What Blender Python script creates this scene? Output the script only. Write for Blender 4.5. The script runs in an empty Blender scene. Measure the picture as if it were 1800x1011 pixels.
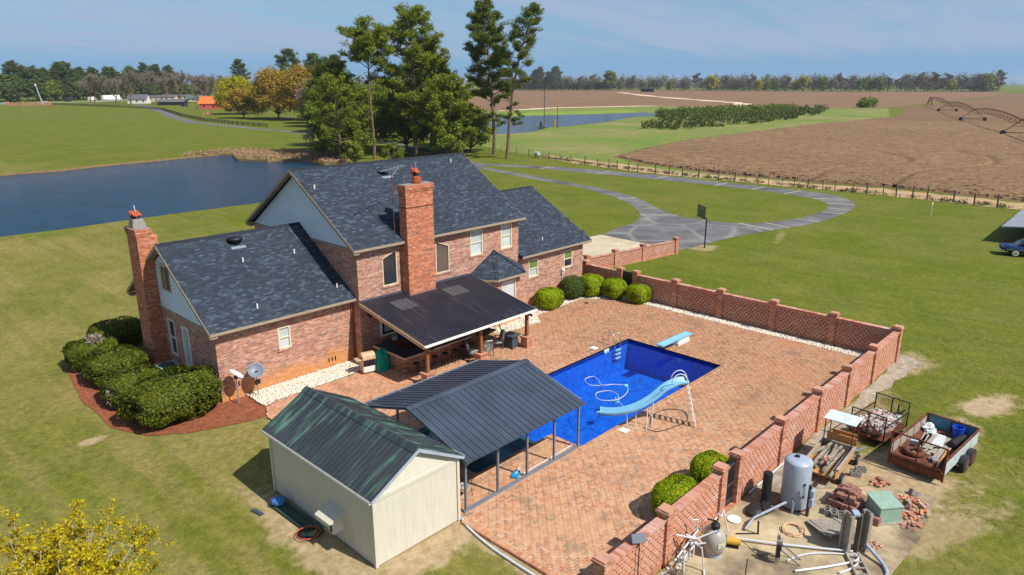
import bpy, math, random
import numpy as np
from mathutils import Vector, Matrix
from mathutils.geometry import delaunay_2d_cdt
rnd = random.Random(7)
rng = np.random.default_rng(11)
scene = bpy.context.scene
COL = scene.collection
R = math.radians

# ---------------------------------------------------------------- camera
cam_d = bpy.data.cameras.new("camera")
cam = bpy.data.objects.new("camera", cam_d)
COL.objects.link(cam)
cam.location = (0, 0, 15)
cam.rotation_euler = (R(90 - 16.2435), R(0.038), R(43.6618 - 90))
cam_d.sensor_width = 36.0
cam_d.lens = 24.709
cam_d.clip_start = 0.5
cam_d.clip_end = 20000
scene.camera = cam

# ---------------------------------------------------------------- light
SUN_EL = 49.5
sun_dir = Vector((0.185 * math.cos(R(SUN_EL)), -0.983 * math.cos(R(SUN_EL)), math.sin(R(SUN_EL))))
sd = bpy.data.lights.new("sun", 'SUN')
sd.energy = 4.7
sd.angle = R(0.5)
sd.color = (1.0, 0.95, 0.87)
sun = bpy.data.objects.new("sun", sd)
COL.objects.link(sun)
sun.rotation_euler = (-sun_dir).to_track_quat('-Z', 'Y').to_euler()
sun.location = (0, -40, 60)

scene.view_settings.view_transform = 'Standard'
scene.view_settings.look = 'None'
scene.view_settings.gamma = 1
scene.view_settings.use_curve_mapping = False
scene.view_settings.exposure = 0.30

# ---------------------------------------------------------------- node helpers
def nd(nt, typ, ins=None, **props):
    n = nt.nodes.new(typ)
    for k, v in props.items():
        setattr(n, k, v)
    if ins:
        for k, v in ins.items():
            s = n.inputs[k]
            if isinstance(v, bpy.types.NodeSocket):
                nt.links.new(v, s)
            else:
                s.default_value = v
    return n

def math_(nt, op, a, b=0.0, c=None, clamp=False):
    ins = {0: a, 1: b}
    if c is not None: ins[2] = c
    return nd(nt, 'ShaderNodeMath', ins, operation=op, use_clamp=clamp).outputs[0]

def mixc(nt, fac, a, b, blend='MIX'):
    n = nt.nodes.new('ShaderNodeMix')
    n.data_type = 'RGBA'; n.blend_type = blend
    for idx, v in ((0, fac), (6, a), (7, b)):
        s = n.inputs[idx]
        if isinstance(v, bpy.types.NodeSocket): nt.links.new(v, s)
        elif idx == 0: s.default_value = v
        else: s.default_value = (*v[:3], 1)
    return n.outputs[2]

def ramp(nt, fac, stops, interp='LINEAR'):
    n = nt.nodes.new('ShaderNodeValToRGB')
    n.color_ramp.interpolation = interp
    e = n.color_ramp.elements
    while len(e) < len(stops): e.new(0.5)
    for i, (p, c) in enumerate(stops):
        e[i].position = p
        e[i].color = (*c[:3], 1) if not isinstance(c, (int, float)) else (c, c, c, 1)
    nt.links.new(fac, n.inputs[0])
    return n.outputs[0]

def pos(nt):
    return nd(nt, 'ShaderNodeNewGeometry').outputs['Position']

def noise(nt, vec, scale, detail=4, rough=0.55, dist=0.0, out=0):
    return nd(nt, 'ShaderNodeTexNoise', {'Vector': vec, 'Scale': scale, 'Detail': detail, 'Roughness': rough, 'Distortion': dist}).outputs[out]

def scaled(nt, vec, s, rz=0.0):
    return nd(nt, 'ShaderNodeMapping', {'Vector': vec, 'Scale': s, 'Rotation': (0, 0, rz)}).outputs[0]

def smooth(nt, v, a, b):
    n = nd(nt, 'ShaderNodeMapRange', {'Value': v, 'From Min': a, 'From Max': b, 'To Min': 0.0, 'To Max': 1.0}, interpolation_type='SMOOTHSTEP')
    return n.outputs[0]

def S(r, g, b, k=0.85):
    """sRGB 0-255 of a sunlit surface -> base colour"""
    o = []
    for c in (r, g, b):
        c /= 255.0
        c = c / 12.92 if c <= 0.04045 else ((c + 0.055) / 1.055) ** 2.4
        o.append(min(0.85, c * k))
    return tuple(o)

def new_mat(name):
    m = bpy.data.materials.new(name)
    m.use_nodes = True
    nt = m.node_tree
    b = nt.nodes['Principled BSDF']
    return m, nt, b

def setb(nt, b, col=None, rough=None, metal=None, spec=None, bump=None, bstr=0.4, bdist=0.02):
    def put(k, v):
        if v is None: return
        s = b.inputs[k]
        if isinstance(v, bpy.types.NodeSocket): nt.links.new(v, s)
        elif k == 'Base Color': s.default_value = (*v[:3], 1)
        else: s.default_value = v
    put('Base Color', col); put('Roughness', rough); put('Metallic', metal); put('Specular IOR Level', spec)
    if bump is not None:
        bn = nd(nt, 'ShaderNodeBump', {'Height': bump, 'Strength': bstr, 'Distance': bdist})
        nt.links.new(bn.outputs[0], b.inputs['Normal'])

def M(name, col, rough=0.7, var=0.18, scale=4.0, metal=0.0, spec=0.4, bump=0.0, dirt=None, dirt_amt=0.5, stretch=(1, 1, 1)):
    """plain painted / worn surface with mottling, grain and optional dirt stains"""
    m, nt, b = new_mat(name)
    p = pos(nt)
    if stretch != (1, 1, 1): p = scaled(nt, p, stretch)
    n1 = noise(nt, p, scale, 6, 0.62)
    lo = tuple(c * (1 - var * 1.5) for c in col); hi = tuple(min(0.9, c * (1 + var * 1.2)) for c in col)
    c = ramp(nt, n1, [(0.3, lo), (0.7, hi)])
    if dirt is not None:
        f = smooth(nt, noise(nt, p, scale * 0.45, 5, 0.7), 0.62 - 0.25 * dirt_amt, 0.75)
        c = mixc(nt, math_(nt, 'MULTIPLY', f, min(1, dirt_amt * 1.6)), c, dirt)
    rr = math_(nt, 'ADD', math_(nt, 'MULTIPLY', n1, 0.25), rough - 0.12)
    setb(nt, b, c, rr, metal, spec, noise(nt, p, scale * 6, 4) if bump else None, bump)
    return m

# ---------------------------------------------------------------- world
w = bpy.data.worlds.new("World")
scene.world = w
w.use_nodes = True
nt = w.node_tree
nt.nodes.clear()
sky = nd(nt, 'ShaderNodeTexSky', sky_type='NISHITA')
sky.sun_disc = False
sky.sun_elevation = R(SUN_EL)
sky.sun_rotation = R(169.3)
sky.altitude = 0
sky.air_density = 1.0
sky.dust_density = 0.35
sky.ozone_density = 2.2
tc = nd(nt, 'ShaderNodeTexCoord').outputs['Generated']
sep = nd(nt, 'ShaderNodeSeparateXYZ', {0: tc})
z = sep.outputs[2]
zc = math_(nt, 'ADD', math_(nt, 'MAXIMUM', z, 0.0), 0.10)
plan = nd(nt, 'ShaderNodeCombineXYZ', {0: math_(nt, 'DIVIDE', sep.outputs[0], zc), 1: math_(nt, 'DIVIDE', sep.outputs[1], zc), 2: 0.0}).outputs[0]
# thin cirrus sheet in long streaks
p1 = scaled(nt, plan, (0.30, 0.75, 1), R(-38))
n1 = noise(nt, p1, 0.55, 6, 0.55, 0.6)
n2 = noise(nt, scaled(nt, plan, (0.5, 2.2, 1), R(-38)), 1.3, 5, 0.6, 0.4)
cl = math_(nt, 'ADD', math_(nt, 'MULTIPLY', n1, 0.75), math_(nt, 'MULTIPLY', n2, 0.3))
band = smooth(nt, math_(nt, 'ADD', z, math_(nt, 'MULTIPLY', math_(nt, 'SUBTRACT', n2, 0.5), 0.03)), 0.022, 0.05)
thr = smooth(nt, cl, 0.40, 0.58)
fac = math_(nt, 'MULTIPLY', math_(nt, 'MULTIPLY', thr, band), 0.85)
skyc = mixc(nt, 1.0, sky.outputs[0], (0.80, 0.95, 1.06), 'MULTIPLY')
hz = smooth(nt, z, 0.16, 0.0)
skyc = mixc(nt, math_(nt, 'MULTIPLY', hz, 0.9), skyc, (1.95, 4.25, 7.3))
cloud = mixc(nt, fac, skyc, (4.1, 5.1, 6.9))
bg = nd(nt, 'ShaderNodeBackground', {'Color': cloud, 'Strength': 0.076})
wo = nd(nt, 'ShaderNodeOutputWorld', {0: bg.outputs[0]})

# ---------------------------------------------------------------- mesh helpers
ROOT = {}

class MB:
    def __init__(s, local=False):
        s.v = []; s.f = []; s.local = local
    def add(s, V, F):
        o = len(s.v)
        s.v += [tuple(map(float, p)) for p in V]
        s.f += [tuple(o + i for i in q) for q in F]
        return s
    def box(s, x0, x1, y0, y1, z0, z1):
        V = [(x0, y0, z0), (x1, y0, z0), (x1, y1, z0), (x0, y1, z0), (x0, y0, z1), (x1, y0, z1), (x1, y1, z1), (x0, y1, z1)]
        return s.add(V, [(3, 2, 1, 0), (4, 5, 6, 7), (0, 1, 5, 4), (1, 2, 6, 5), (2, 3, 7, 6), (3, 0, 4, 7)])
    def cbox(s, c, d, rz=0.0, rx=0.0, ry=0.0):
        m = Matrix.Translation(c) @ Matrix.Rotation(rz, 4, 'Z') @ Matrix.Rotation(ry, 4, 'Y') @ Matrix.Rotation(rx, 4, 'X')
        V = [m @ Vector((sx * d[0] / 2, sy * d[1] / 2, sz * d[2] / 2)) for sz in (-1, 1) for sx, sy in ((-1, -1), (1, -1), (1, 1), (-1, 1))]
        return s.add(V, [(3, 2, 1, 0), (4, 5, 6, 7), (0, 1, 5, 4), (1, 2, 6, 5), (2, 3, 7, 6), (3, 0, 4, 7)])
    def beam(s, p, q, a, b=None, up=(0, 0, 1)):
        p = Vector(p); q = Vector(q); b = a if b is None else b
        d = (q - p).normalized(); u = Vector(up)
        if abs(d.dot(u)) > 0.97: u = Vector((1, 0, 0))
        x = d.cross(u).normalized(); y = x.cross(d).normalized()
        V = []
        for c in (p, q):
            for i, j in ((-1, -1), (1, -1), (1, 1), (-1, 1)):
                V.append(c + x * i * a / 2 + y * j * b / 2)
        return s.add(V, [(3, 2, 1, 0), (4, 5, 6, 7), (0, 1, 5, 4), (1, 2, 6, 5), (2, 3, 7, 6), (3, 0, 4, 7)])
    def tube(s, pts, r, n=6, closed=False, cap=True):
        P = [Vector(p) for p in pts]; m = len(P)
        rr = [r] * m if not hasattr(r, '__len__') else list(r)
        o = len(s.v); prev = None
        for i in range(m):
            if closed: d = (P[(i + 1) % m] - P[i - 1])
            else: d = P[min(i + 1, m - 1)] - P[max(i - 1, 0)]
            d.normalize()
            if prev is None:
                u = Vector((0, 0, 1)) if abs(d.z) < 0.95 else Vector((1, 0, 0))
                x = d.cross(u).normalized()
            else:
                x = (prev - d * prev.dot(d)).normalized()
            prev = x; y = d.cross(x)
            for k in range(n):
                a = 2 * math.pi * k / n
                s.v.append(tuple(P[i] + (x * math.cos(a) + y * math.sin(a)) * rr[i]))
        for i in range(m if closed else m - 1):
            a = o + i * n; b = o + ((i + 1) % m) * n
            for k in range(n):
                s.f.append((a + k, a + (k + 1) % n, b + (k + 1) % n, b + k))
        if cap and not closed:
            s.f.append(tuple(o + k for k in reversed(range(n))))
            s.f.append(tuple(o + (m - 1) * n + k for k in range(n)))
        return s
    def cyl(s, p, q, r, n=12, r2=None):
        return s.tube([p, q], [r, r if r2 is None else r2], n)
    def prism(s, poly, z0, z1):
        n = len(poly)
        V = [(x, y, z0) for x, y in poly] + [(x, y, z1) for x, y in poly]
        F = [tuple(range(n))[::-1], tuple(range(n, 2 * n))] + [(i, (i + 1) % n, n + (i + 1) % n, n + i) for i in range(n)]
        return s.add(V, F)
    def extr(s, poly3, d):
        """closed planar 3-D polygon extruded along vector d"""
        n = len(poly3); d = Vector(d)
        V = [Vector(p) for p in poly3] + [Vector(p) + d for p in poly3]
        F = [tuple(range(n))[::-1], tuple(range(n, 2 * n))] + [(i, (i + 1) % n, n + (i + 1) % n, n + i) for i in range(n)]
        return s.add(V, F)
    def lathe(s, prof, c=(0, 0, 0), n=16):
        o = len(s.v)
        for r, zz in prof:
            for k in range(n):
                a = 2 * math.pi * k / n
                s.v.append((c[0] + r * math.cos(a), c[1] + r * math.sin(a), c[2] + zz))
        for i in range(len(prof) - 1):
            for k in range(n):
                s.f.append((o + i * n + k, o + i * n + (k + 1) % n, o + (i + 1) * n + (k + 1) % n, o + (i + 1) * n + k))
        s.f.append(tuple(o + k for k in reversed(range(n))))
        s.f.append(tuple(o + (len(prof) - 1) * n + k for k in range(n)))
        return s
    def quad(s, a, b, c, d):
        return s.add([a, b, c, d], [(0, 1, 2, 3)])
    def ball(s, c, r, n=8, m=5, sq=(1, 1, 1)):
        prof = []
        o = len(s.v)
        for i in range(m + 1):
            t = math.pi * i / m
            for k in range(n):
                a = 2 * math.pi * k / n
                s.v.append((c[0] + r * sq[0] * math.sin(t) * math.cos(a), c[1] + r * sq[1] * math.sin(t) * math.sin(a), c[2] - r * sq[2] * math.cos(t)))
        for i in range(m):
            for k in range(n):
                s.f.append((o + i * n + k, o + i * n + (k + 1) % n, o + (i + 1) * n + (k + 1) % n, o + (i + 1) * n + k))
        return s
    def mesh(s, name, root=None):
        V = s.v
        if root is not None and not s.local:
            L, rz = ROOT[root]
            cs, sn = math.cos(-rz), math.sin(-rz)
            V = [((x - L[0]) * cs - (y - L[1]) * sn, (x - L[0]) * sn + (y - L[1]) * cs, zz - L[2]) for x, y, zz in V]
        me = bpy.data.meshes.new(name)
        me.from_pydata(V, [], s.f)
        me.validate()
        me.update()
        return me
    def build(s, name, mat, parent=None, smooth=False, kind=None):
        me = s.mesh(name, parent)
        me.materials.append(mat)
        if smooth:
            me.polygons.foreach_set('use_smooth', [True] * len(me.polygons))
        return link(name, me, parent, kind)

def link(name, me, parent=None, kind=None):
    o = bpy.data.objects.new(name, me)
    COL.objects.link(o)
    if parent is not None:
        o.parent = parent
        ROOT[o] = ROOT[parent]
    else:
        ROOT[o] = ((0, 0, 0), 0.0)
    if kind: o['kind'] = kind
    return o

def tag(o, label, cat, group=None):
    o['label'] = label; o['category'] = cat
    if group: o['group'] = group
    return o

def thing(name, label, cat, loc=(0, 0, 0), rz=0.0, group=None):
    o = bpy.data.objects.new(name, None)
    COL.objects.link(o)
    o.location = loc; o.rotation_euler = (0, 0, rz)
    o.empty_display_size = 0.3
    ROOT[o] = (tuple(loc), rz)
    return tag(o, label, cat, group)

def solo(mb, name, mat, label, cat, loc, rz=0.0, group=None, smooth=False):
    """a thing that is one mesh, its origin at its base"""
    e = bpy.data.objects.new('tmp', None)
    ROOT[e] = (tuple(loc), rz)
    me = mb.mesh(name, e)
    bpy.data.objects.remove(e)
    me.materials.append(mat)
    if smooth: me.polygons.foreach_set('use_smooth', [True] * len(me.polygons))
    o = bpy.data.objects.new(name, me)
    COL.objects.link(o)
    o.location = loc; o.rotation_euler = (0, 0, rz)
    ROOT[o] = (tuple(loc), rz)
    return tag(o, label, cat, group)

def copy_thing(src, loc, rz, label, group=None):
    c = src.copy(); COL.objects.link(c)
    c.location = loc; c.rotation_euler = (0, 0, rz)
    c['label'] = label
    if group: c['group'] = group
    for ch in src.children:
        k = ch.copy(); COL.objects.link(k); k.parent = c
        for g in ch.children:
            q = g.copy(); COL.objects.link(q); q.parent = k
    return c

def struct(mb, name, mat, smooth=False):
    return mb.build(name, mat, None, smooth, 'structure')

def quads_mesh(name, V, mat):
    """fast mesh of loose quads, V is (4N,3)"""
    V = np.asarray(V, dtype=np.float32).reshape(-1, 3)
    n = len(V); q = n // 4
    me = bpy.data.meshes.new(name)
    me.vertices.add(n); me.vertices.foreach_set('co', V.ravel())
    me.loops.add(n); me.loops.foreach_set('vertex_index', np.arange(n, dtype=np.int32))
    me.polygons.add(q)
    me.polygons.foreach_set('loop_start', np.arange(0, n, 4, dtype=np.int32))
    me.update(calc_edges=True)
    me.materials.append(mat)
    return me

def faces_mesh(name, V, F, mat):
    V = np.asarray(V, np.float32); F = np.asarray(F, np.int32)
    k = F.shape[1]
    me = bpy.data.meshes.new(name)
    me.vertices.add(len(V)); me.vertices.foreach_set('co', V.ravel())
    me.loops.add(F.size); me.loops.foreach_set('vertex_index', F.ravel())
    me.polygons.add(len(F))
    me.polygons.foreach_set('loop_start', np.arange(0, F.size, k, dtype=np.int32))
    me.update(calc_edges=True)
    me.materials.append(mat)
    return me

def unit(a):
    return a / np.maximum(1e-9, np.linalg.norm(a, axis=1, keepdims=True))

def leaf_quads(C, sx, sy, D=None, jit=1.0, N=None):
    n = len(C)
    u = rng.normal(size=(n, 3))
    if D is not None: u = unit(D) + u * jit
    u = unit(u)
    if N is None: v = unit(np.cross(u, rng.normal(size=(n, 3))))
    else:
        v = unit(np.cross(N, u)); u = unit(np.cross(v, N))
    sx = np.broadcast_to(sx, (n,))[:, None]; sy = np.broadcast_to(sy, (n,))[:, None]
    a = u * sx; b = v * sy
    return np.stack([C - a - b * 0.6, C + a * 0.2 - b, C + a + b * 0.4, C - a * 0.1 + b], 1).reshape(-1, 3)

def inpoly(P, poly):
    P = np.asarray(P); x, y = P[:, 0], P[:, 1]
    r = np.zeros(len(P), bool); n = len(poly); j = n - 1
    for i in range(n):
        xi, yi = poly[i]; xj, yj = poly[j]
        c = ((yi > y) != (yj > y)) & (x < (xj - xi) * (y - yi) / (yj - yi + 1e-12) + xi)
        r ^= c; j = i
    return r

def rough_edge(poly, step=1.5, amp=0.15, seed=3):
    """outline subdivided and made a little uneven"""
    g = random.Random(seed); out = []
    n = len(poly)
    for i in range(n):
        a = Vector(poly[i]); b = Vector(poly[(i + 1) % n])
        L = (b - a).length; k = max(1, min(60, int(L / step)))
        nn = Vector((-(b - a).y, (b - a).x)).normalized() if L > 0 else Vector((0, 0))
        for t in range(k):
            q = a + (b - a) * (t / k)
            out.append(tuple(q + nn * g.uniform(-amp, amp)))
    return out

def sheet(name, poly, z, mat, holes=(), kind='structure'):
    pts = [Vector(p) for p in poly]; edges = [(i, (i + 1) % len(poly)) for i in range(len(poly))]
    for h in holes:
        o = len(pts); pts += [Vector(p) for p in h]
        edges += [(o + i, o + (i + 1) % len(h)) for i in range(len(h))]
    vo, eo, fo, *_ = delaunay_2d_cdt(pts, edges, [], 0, 1e-4)
    F = []
    cen = [np.mean([[vo[i].x, vo[i].y] for i in f], axis=0) for f in fo]
    ok = inpoly(cen, poly)
    for h in holes: ok &= ~inpoly(cen, h)
    for f, k in zip(fo, ok):
        if k:
            a, b, c = (vo[f[0]], vo[f[1]], vo[f[2]])
            cr = (b.x - a.x) * (c.y - a.y) - (b.y - a.y) * (c.x - a.x)
            F.append(tuple(f) if cr > 0 else tuple(reversed(f)))
    mb = MB(); mb.add([(v.x, v.y, z) for v in vo], F)
    return mb.build(name, mat, None, False, kind)

def catmull(P, k=6, closed=False):
    P = [Vector(p) for p in P]; n = len(P); out = []
    for i in range(n if closed else n - 1):
        p0 = P[(i - 1) % n] if closed or i > 0 else P[0]
        p1 = P[i]; p2 = P[(i + 1) % n]
        p3 = P[(i + 2) % n] if closed or i + 2 < n else P[-1]
        for t in range(k):
            t /= k
            out.append(0.5 * ((2 * p1) + (p2 - p0) * t + (2 * p0 - 5 * p1 + 4 * p2 - p3) * t * t + (3 * p1 - p0 - 3 * p2 + p3) * t ** 3))
    if not closed: out.append(P[-1])
    return out
# ================================================================= materials
def brick_mat(name, cols, mortar, bw=0.21, rh=0.076, ms=0.009, stain=None, flat=False, dark=(0.09, 0.07, 0.07), dark_amt=0.5):
    m, nt, b = new_mat(name)
    p = pos(nt)
    sp = nd(nt, 'ShaderNodeSeparateXYZ', {0: p})
    u = math_(nt, 'ADD', sp.outputs[0], sp.outputs[1])
    vec = nd(nt, 'ShaderNodeCombineXYZ', {0: u, 1: sp.outputs[2], 2: 0.0}).outputs[0]
    bt = nd(nt, 'ShaderNodeTexBrick', {'Vector': vec, 'Color1': (0, 0, 0, 1), 'Color2': (1, 1, 1, 1), 'Mortar': (0.5, 0.5, 0.5, 1),
            'Scale': 1.0, 'Mortar Size': ms, 'Mortar Smooth': 0.2, 'Bias': 0.0, 'Brick Width': bw, 'Row Height': rh})
    # one random tone per brick
    v2 = nd(nt, 'ShaderNodeVectorMath', {0: vec, 1: (1 / bw, 1 / rh, 1)}, operation='MULTIPLY').outputs[0]
    c = ramp(nt, bt.outputs[0], [(0.0, cols[0]), (0.35, cols[1]), (0.7, cols[2]), (1.0, cols[3])])
    ph = scaled(nt, p, (1, 1, 3.2))
    cl = smooth(nt, math_(nt, 'ADD', noise(nt, ph, 1.5, 6, 0.72), math_(nt, 'MULTIPLY', bt.outputs[0], 0.10)), 0.56, 0.68)
    row = noise(nt, scaled(nt, p, (0.9, 0.9, 11)), 1.0, 3, 0.6)
    c = mixc(nt, math_(nt, 'MULTIPLY', cl, dark_amt), c, dark)
    c = mixc(nt, 0.55, c, ramp(nt, row, [(0.34, (0.62, 0.6, 0.6)), (0.62, (1.12, 1.1, 1.08))]), 'MULTIPLY')
    c = mixc(nt, 0.22, c, ramp(nt, noise(nt, p, 14, 4), [(0.3, (0.3, 0.25, 0.22)), (0.7, (0.85, 0.8, 0.75))]), 'MULTIPLY')
    c = mixc(nt, math_(nt, 'MULTIPLY', bt.outputs[1], 0.45), c, mortar)
    if stain is not None:
        zz = math_(nt, 'ADD', sp.outputs[2], math_(nt, 'MULTIPLY', noise(nt, p, 0.5, 5, 0.65), 2.2))
        f = smooth(nt, zz, stain[1] + 0.9, stain[1])
        c = mixc(nt, math_(nt, 'MULTIPLY', f, 0.6), c, stain[0])
    h = math_(nt, 'SUBTRACT', math_(nt, 'MULTIPLY', noise(nt, p, 30, 3), 0.3), bt.outputs[1])
    setb(nt, b, c, 0.88, 0, 0.25, h, 0.25, 0.006)
    return m

MAT = {}
MAT['brick'] = brick_mat('house_brick', [S(160, 104, 88), S(198, 140, 118), S(212, 162, 140), S(226, 190, 168)], S(214, 190, 170),
                         stain=(S(222, 150, 70), 1.35), dark=S(105, 92, 95), dark_amt=0.75)
MAT['brick_red'] = brick_mat('chimney_brick', [S(176, 92, 62), S(208, 118, 82), S(220, 142, 104), S(232, 174, 140)], S(206, 170, 145),
                             dark=S(96, 78, 76), dark_amt=0.7)
MAT['brick_wall'] = brick_mat('garden_wall_brick', [S(182, 108, 80), S(214, 138, 106), S(224, 160, 130), S(234, 190, 168)], S(206, 168, 145),
                              dark=S(118, 96, 88), dark_amt=0.6)
MAT['bar_brick'] = brick_mat('bar_brick', [S(120, 62, 45), S(165, 100, 75), S(190, 140, 110), S(205, 170, 140)], S(180, 160, 140), dark=S(80, 60, 55))

def shingle_mat():
    m, nt, b = new_mat('asphalt_shingle')
    p = pos(nt)
    sp = nd(nt, 'ShaderNodeSeparateXYZ', {0: p})
    vec = nd(nt, 'ShaderNodeCombineXYZ', {0: sp.outputs[0], 1: math_(nt, 'MULTIPLY', sp.outputs[2], 1.4), 2: 0.0}).outputs[0]
    bt = nd(nt, 'ShaderNodeTexBrick', {'Vector': vec, 'Color1': (0, 0, 0, 1), 'Color2': (1, 1, 1, 1), 'Mortar': (0.0, 0.0, 0.0, 1),
            'Scale': 1.0, 'Mortar Size': 0.007, 'Mortar Smooth': 0.3, 'Brick Width': 0.26, 'Row Height': 0.09}, offset=0.37, offset_frequency=3)
    c = ramp(nt, bt.outputs[0], [(0.0, S(54, 62, 74)), (0.6, S(66, 75, 88)), (0.85, S(78, 88, 102)), (1.0, S(96, 107, 122))])
    c = mixc(nt, math_(nt, 'MULTIPLY', bt.outputs[1], 0.75), c, S(30, 36, 45))
    c = mixc(nt, 0.5, c, ramp(nt, noise(nt, p, 0.5, 5, 0.6), [(0.3, (0.62, 0.65, 0.7)), (0.72, (1.0, 1.0, 1.0))]), 'MULTIPLY')
    c = mixc(nt, 0.6, c, ramp(nt, noise(nt, p, 45, 2), [(0.25, (0.55, 0.55, 0.55)), (0.75, (1, 1, 1))]), 'MULTIPLY')
    h = math_(nt, 'SUBTRACT', math_(nt, 'MULTIPLY', bt.outputs[0], 0.5), bt.outputs[1])
    setb(nt, b, c, 0.9, 0, 0.25, h, 0.4, 0.01)
    return m
MAT['shingle'] = shingle_mat()

def streak_metal(name, col, streak=None, axis=0, rough=0.42, amt=0.6, chalk=()):
    m, nt, b = new_mat(name)
    p = pos(nt)
    st = (0.35, 3.2, 0.3) if axis == 0 else (3.2, 0.35, 0.3)
    n1 = noise(nt, scaled(nt, p, st), 1.6, 6, 0.65)
    n2 = noise(nt, p, 0.7, 5, 0.6)
    c = ramp(nt, n2, [(0.3, tuple(k * 0.8 for k in col)), (0.7, tuple(k * 1.2 for k in col))])
    if streak:
        f = math_(nt, 'MULTIPLY', smooth(nt, n1, 0.47, 0.66), smooth(nt, noise(nt, p, 0.55, 3), 0.36, 0.58))
        c = mixc(nt, math_(nt, 'MULTIPLY', f, amt), c, streak)
    c = mixc(nt, math_(nt, 'MULTIPLY', smooth(nt, noise(nt, p, 9, 5, 0.7), 0.66, 0.8), 0.35), c, S(190, 190, 185))
    for (x, y, a, bb) in chalk:
        mp = nd(nt, 'ShaderNodeMapping', {'Vector': p, 'Location': (x, y, 0), 'Scale': (a, bb, 1000)}, vector_type='TEXTURE').outputs[0]
        ab = nd(nt, 'ShaderNodeSeparateXYZ', {0: nd(nt, 'ShaderNodeVectorMath', {0: mp}, operation='ABSOLUTE').outputs[0]})
        f = smooth(nt, math_(nt, 'MAXIMUM', ab.outputs[0], ab.outputs[1]), 1.05, 0.85)
        c = mixc(nt, math_(nt, 'MULTIPLY', f, math_(nt, 'ADD', math_(nt, 'MULTIPLY', noise(nt, scaled(nt, p, (6, .6, 1)), 2.0, 5, .75), .42), -.02)), c, S(170, 168, 168))
    r = math_(nt, 'ADD', math_(nt, 'MULTIPLY', n2, 0.2), rough - 0.1)
    setb(nt, b, c, r, 0.0, 0.45, noise(nt, p, 2.0, 2), 0.12, 0.02)
    return m
MAT['porch_metal'] = streak_metal('porch_roof_metal', S(44, 44, 54), S(92, 92, 98), 1, 0.42, 0.35, ((22.75, 30.0, .62, .6), (26.55, 29.95, .7, .55)))
MAT['canopy_metal'] = streak_metal('canopy_roof_metal', S(66, 76, 90), S(88, 98, 112), 1, 0.45, 0.3)
MAT['shed_metal'] = streak_metal('shed_roof_metal', S(56, 63, 68), S(112, 160, 136), 0, 0.42, 0.7)
MAT['steel'] = M('grey_painted_steel', S(122, 130, 142), 0.45, 0.1, 3)
MAT['galv'] = M('galvanized_steel', S(165, 175, 190), 0.4, 0.15, 6, metal=0.4, spec=0.5)
MAT['chrome'] = M('polished_rail', S(225, 225, 225), 0.2, 0.05, 3, metal=0.9)
MAT['white'] = M('white_paint', S(238, 236, 230), 0.5, 0.05, 5, dirt=S(190, 180, 160), dirt_amt=0.2)
MAT['pvc'] = M('white_pvc', S(216, 220, 224), 0.35, 0.03, 5)
MAT['cream'] = M('cream_siding', S(216, 211, 194), 0.6, 0.05, 3, bump=0.04, dirt=S(205, 190, 160), dirt_amt=0.25, stretch=(3, 3, 0.4))
MAT['trim'] = M('tan_trim', S(170, 152, 130), 0.6, 0.08, 4)
MAT['sash'] = M('ivory_window_frame', S(226, 216, 186), 0.55, 0.05, 4)
MAT['siding'] = M('pale_lap_siding', S(222, 236, 240), 0.6, 0.05, 2, stretch=(1, 0.3, 1))
MAT['wood_post'] = M('brown_post_wood', S(150, 92, 52), 0.7, 0.22, 8, stretch=(4, 4, 0.5), bump=0.2)
MAT['dark'] = M('black_metal', S(34, 34, 38), 0.5, 0.2, 5)
MAT['charcoal'] = M('charcoal_resin', S(72, 78, 90), 0.6, 0.12, 6)
MAT['rust'] = M('rusty_steel', S(118, 66, 46), 0.85, 0.35, 5, dirt=S(70, 40, 32), dirt_amt=0.6, bump=0.3)
MAT['rust_flue'] = M('rusted_flue', S(176, 88, 50), 0.75, 0.25, 6, dirt=S(90, 46, 34), dirt_amt=0.5, bump=0.2)
MAT['bluepaint'] = M('weathered_blue_paint', S(70, 128, 152), 0.6, 0.2, 4, dirt=S(150, 170, 175), dirt_amt=0.4)
MAT['palepaint'] = M('faded_pale_blue_paint', S(188, 202, 204), 0.6, 0.14, 5, dirt=S(140, 96, 70), dirt_amt=0.4)
MAT['rubber'] = M('tyre_rubber', S(52, 52, 56), 0.85, 0.2, 8)
MAT['greywood'] = M('weathered_grey_wood', S(172, 162, 148), 0.85, 0.3, 7, stretch=(0.5, 4, 4), bump=0.3, dirt=S(110, 98, 86), dirt_amt=0.4)
MAT['ply'] = M('orange_plywood', S(205, 150, 92), 0.75, 0.22, 6, dirt=S(140, 95, 60), dirt_amt=0.4)
MAT['log'] = M('old_round_posts', S(158, 148, 132), 0.9, 0.3, 6, stretch=(0.5, 4, 4), bump=0.4, dirt=S(104, 96, 84), dirt_amt=0.5)
MAT['cmu'] = M('grey_concrete_block', S(150, 146, 140), 0.95, 0.18, 9, bump=0.3)
MAT['tank'] = M('grey_blue_tank_paint', S(170, 184, 198), 0.4, 0.10, 2.5, dirt=S(196, 180, 140), dirt_amt=0.22)
MAT['filter'] = M('warm_grey_filter_shell', S(172, 164, 154), 0.45, 0.06, 4)
MAT['green_box'] = M('pale_green_enamel', S(152, 180, 162), 0.45, 0.08, 4, dirt=S(200, 200, 160), dirt_amt=0.25)
MAT['teal'] = M('teal_fabric_cover', S(0, 168, 138), 0.6, 0.25, 7, bump=0.3)
MAT['tan_metal'] = M('tan_grill_hood', S(204, 170, 134), 0.45, 0.12, 5)
MAT['slide'] = M('light_blue_fibreglass', S(136, 200, 236), 0.35, 0.07, 3)
MAT['slide_in'] = M('inner_blue_fibreglass', S(150, 214, 232), 0.3, 0.07, 3)
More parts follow.
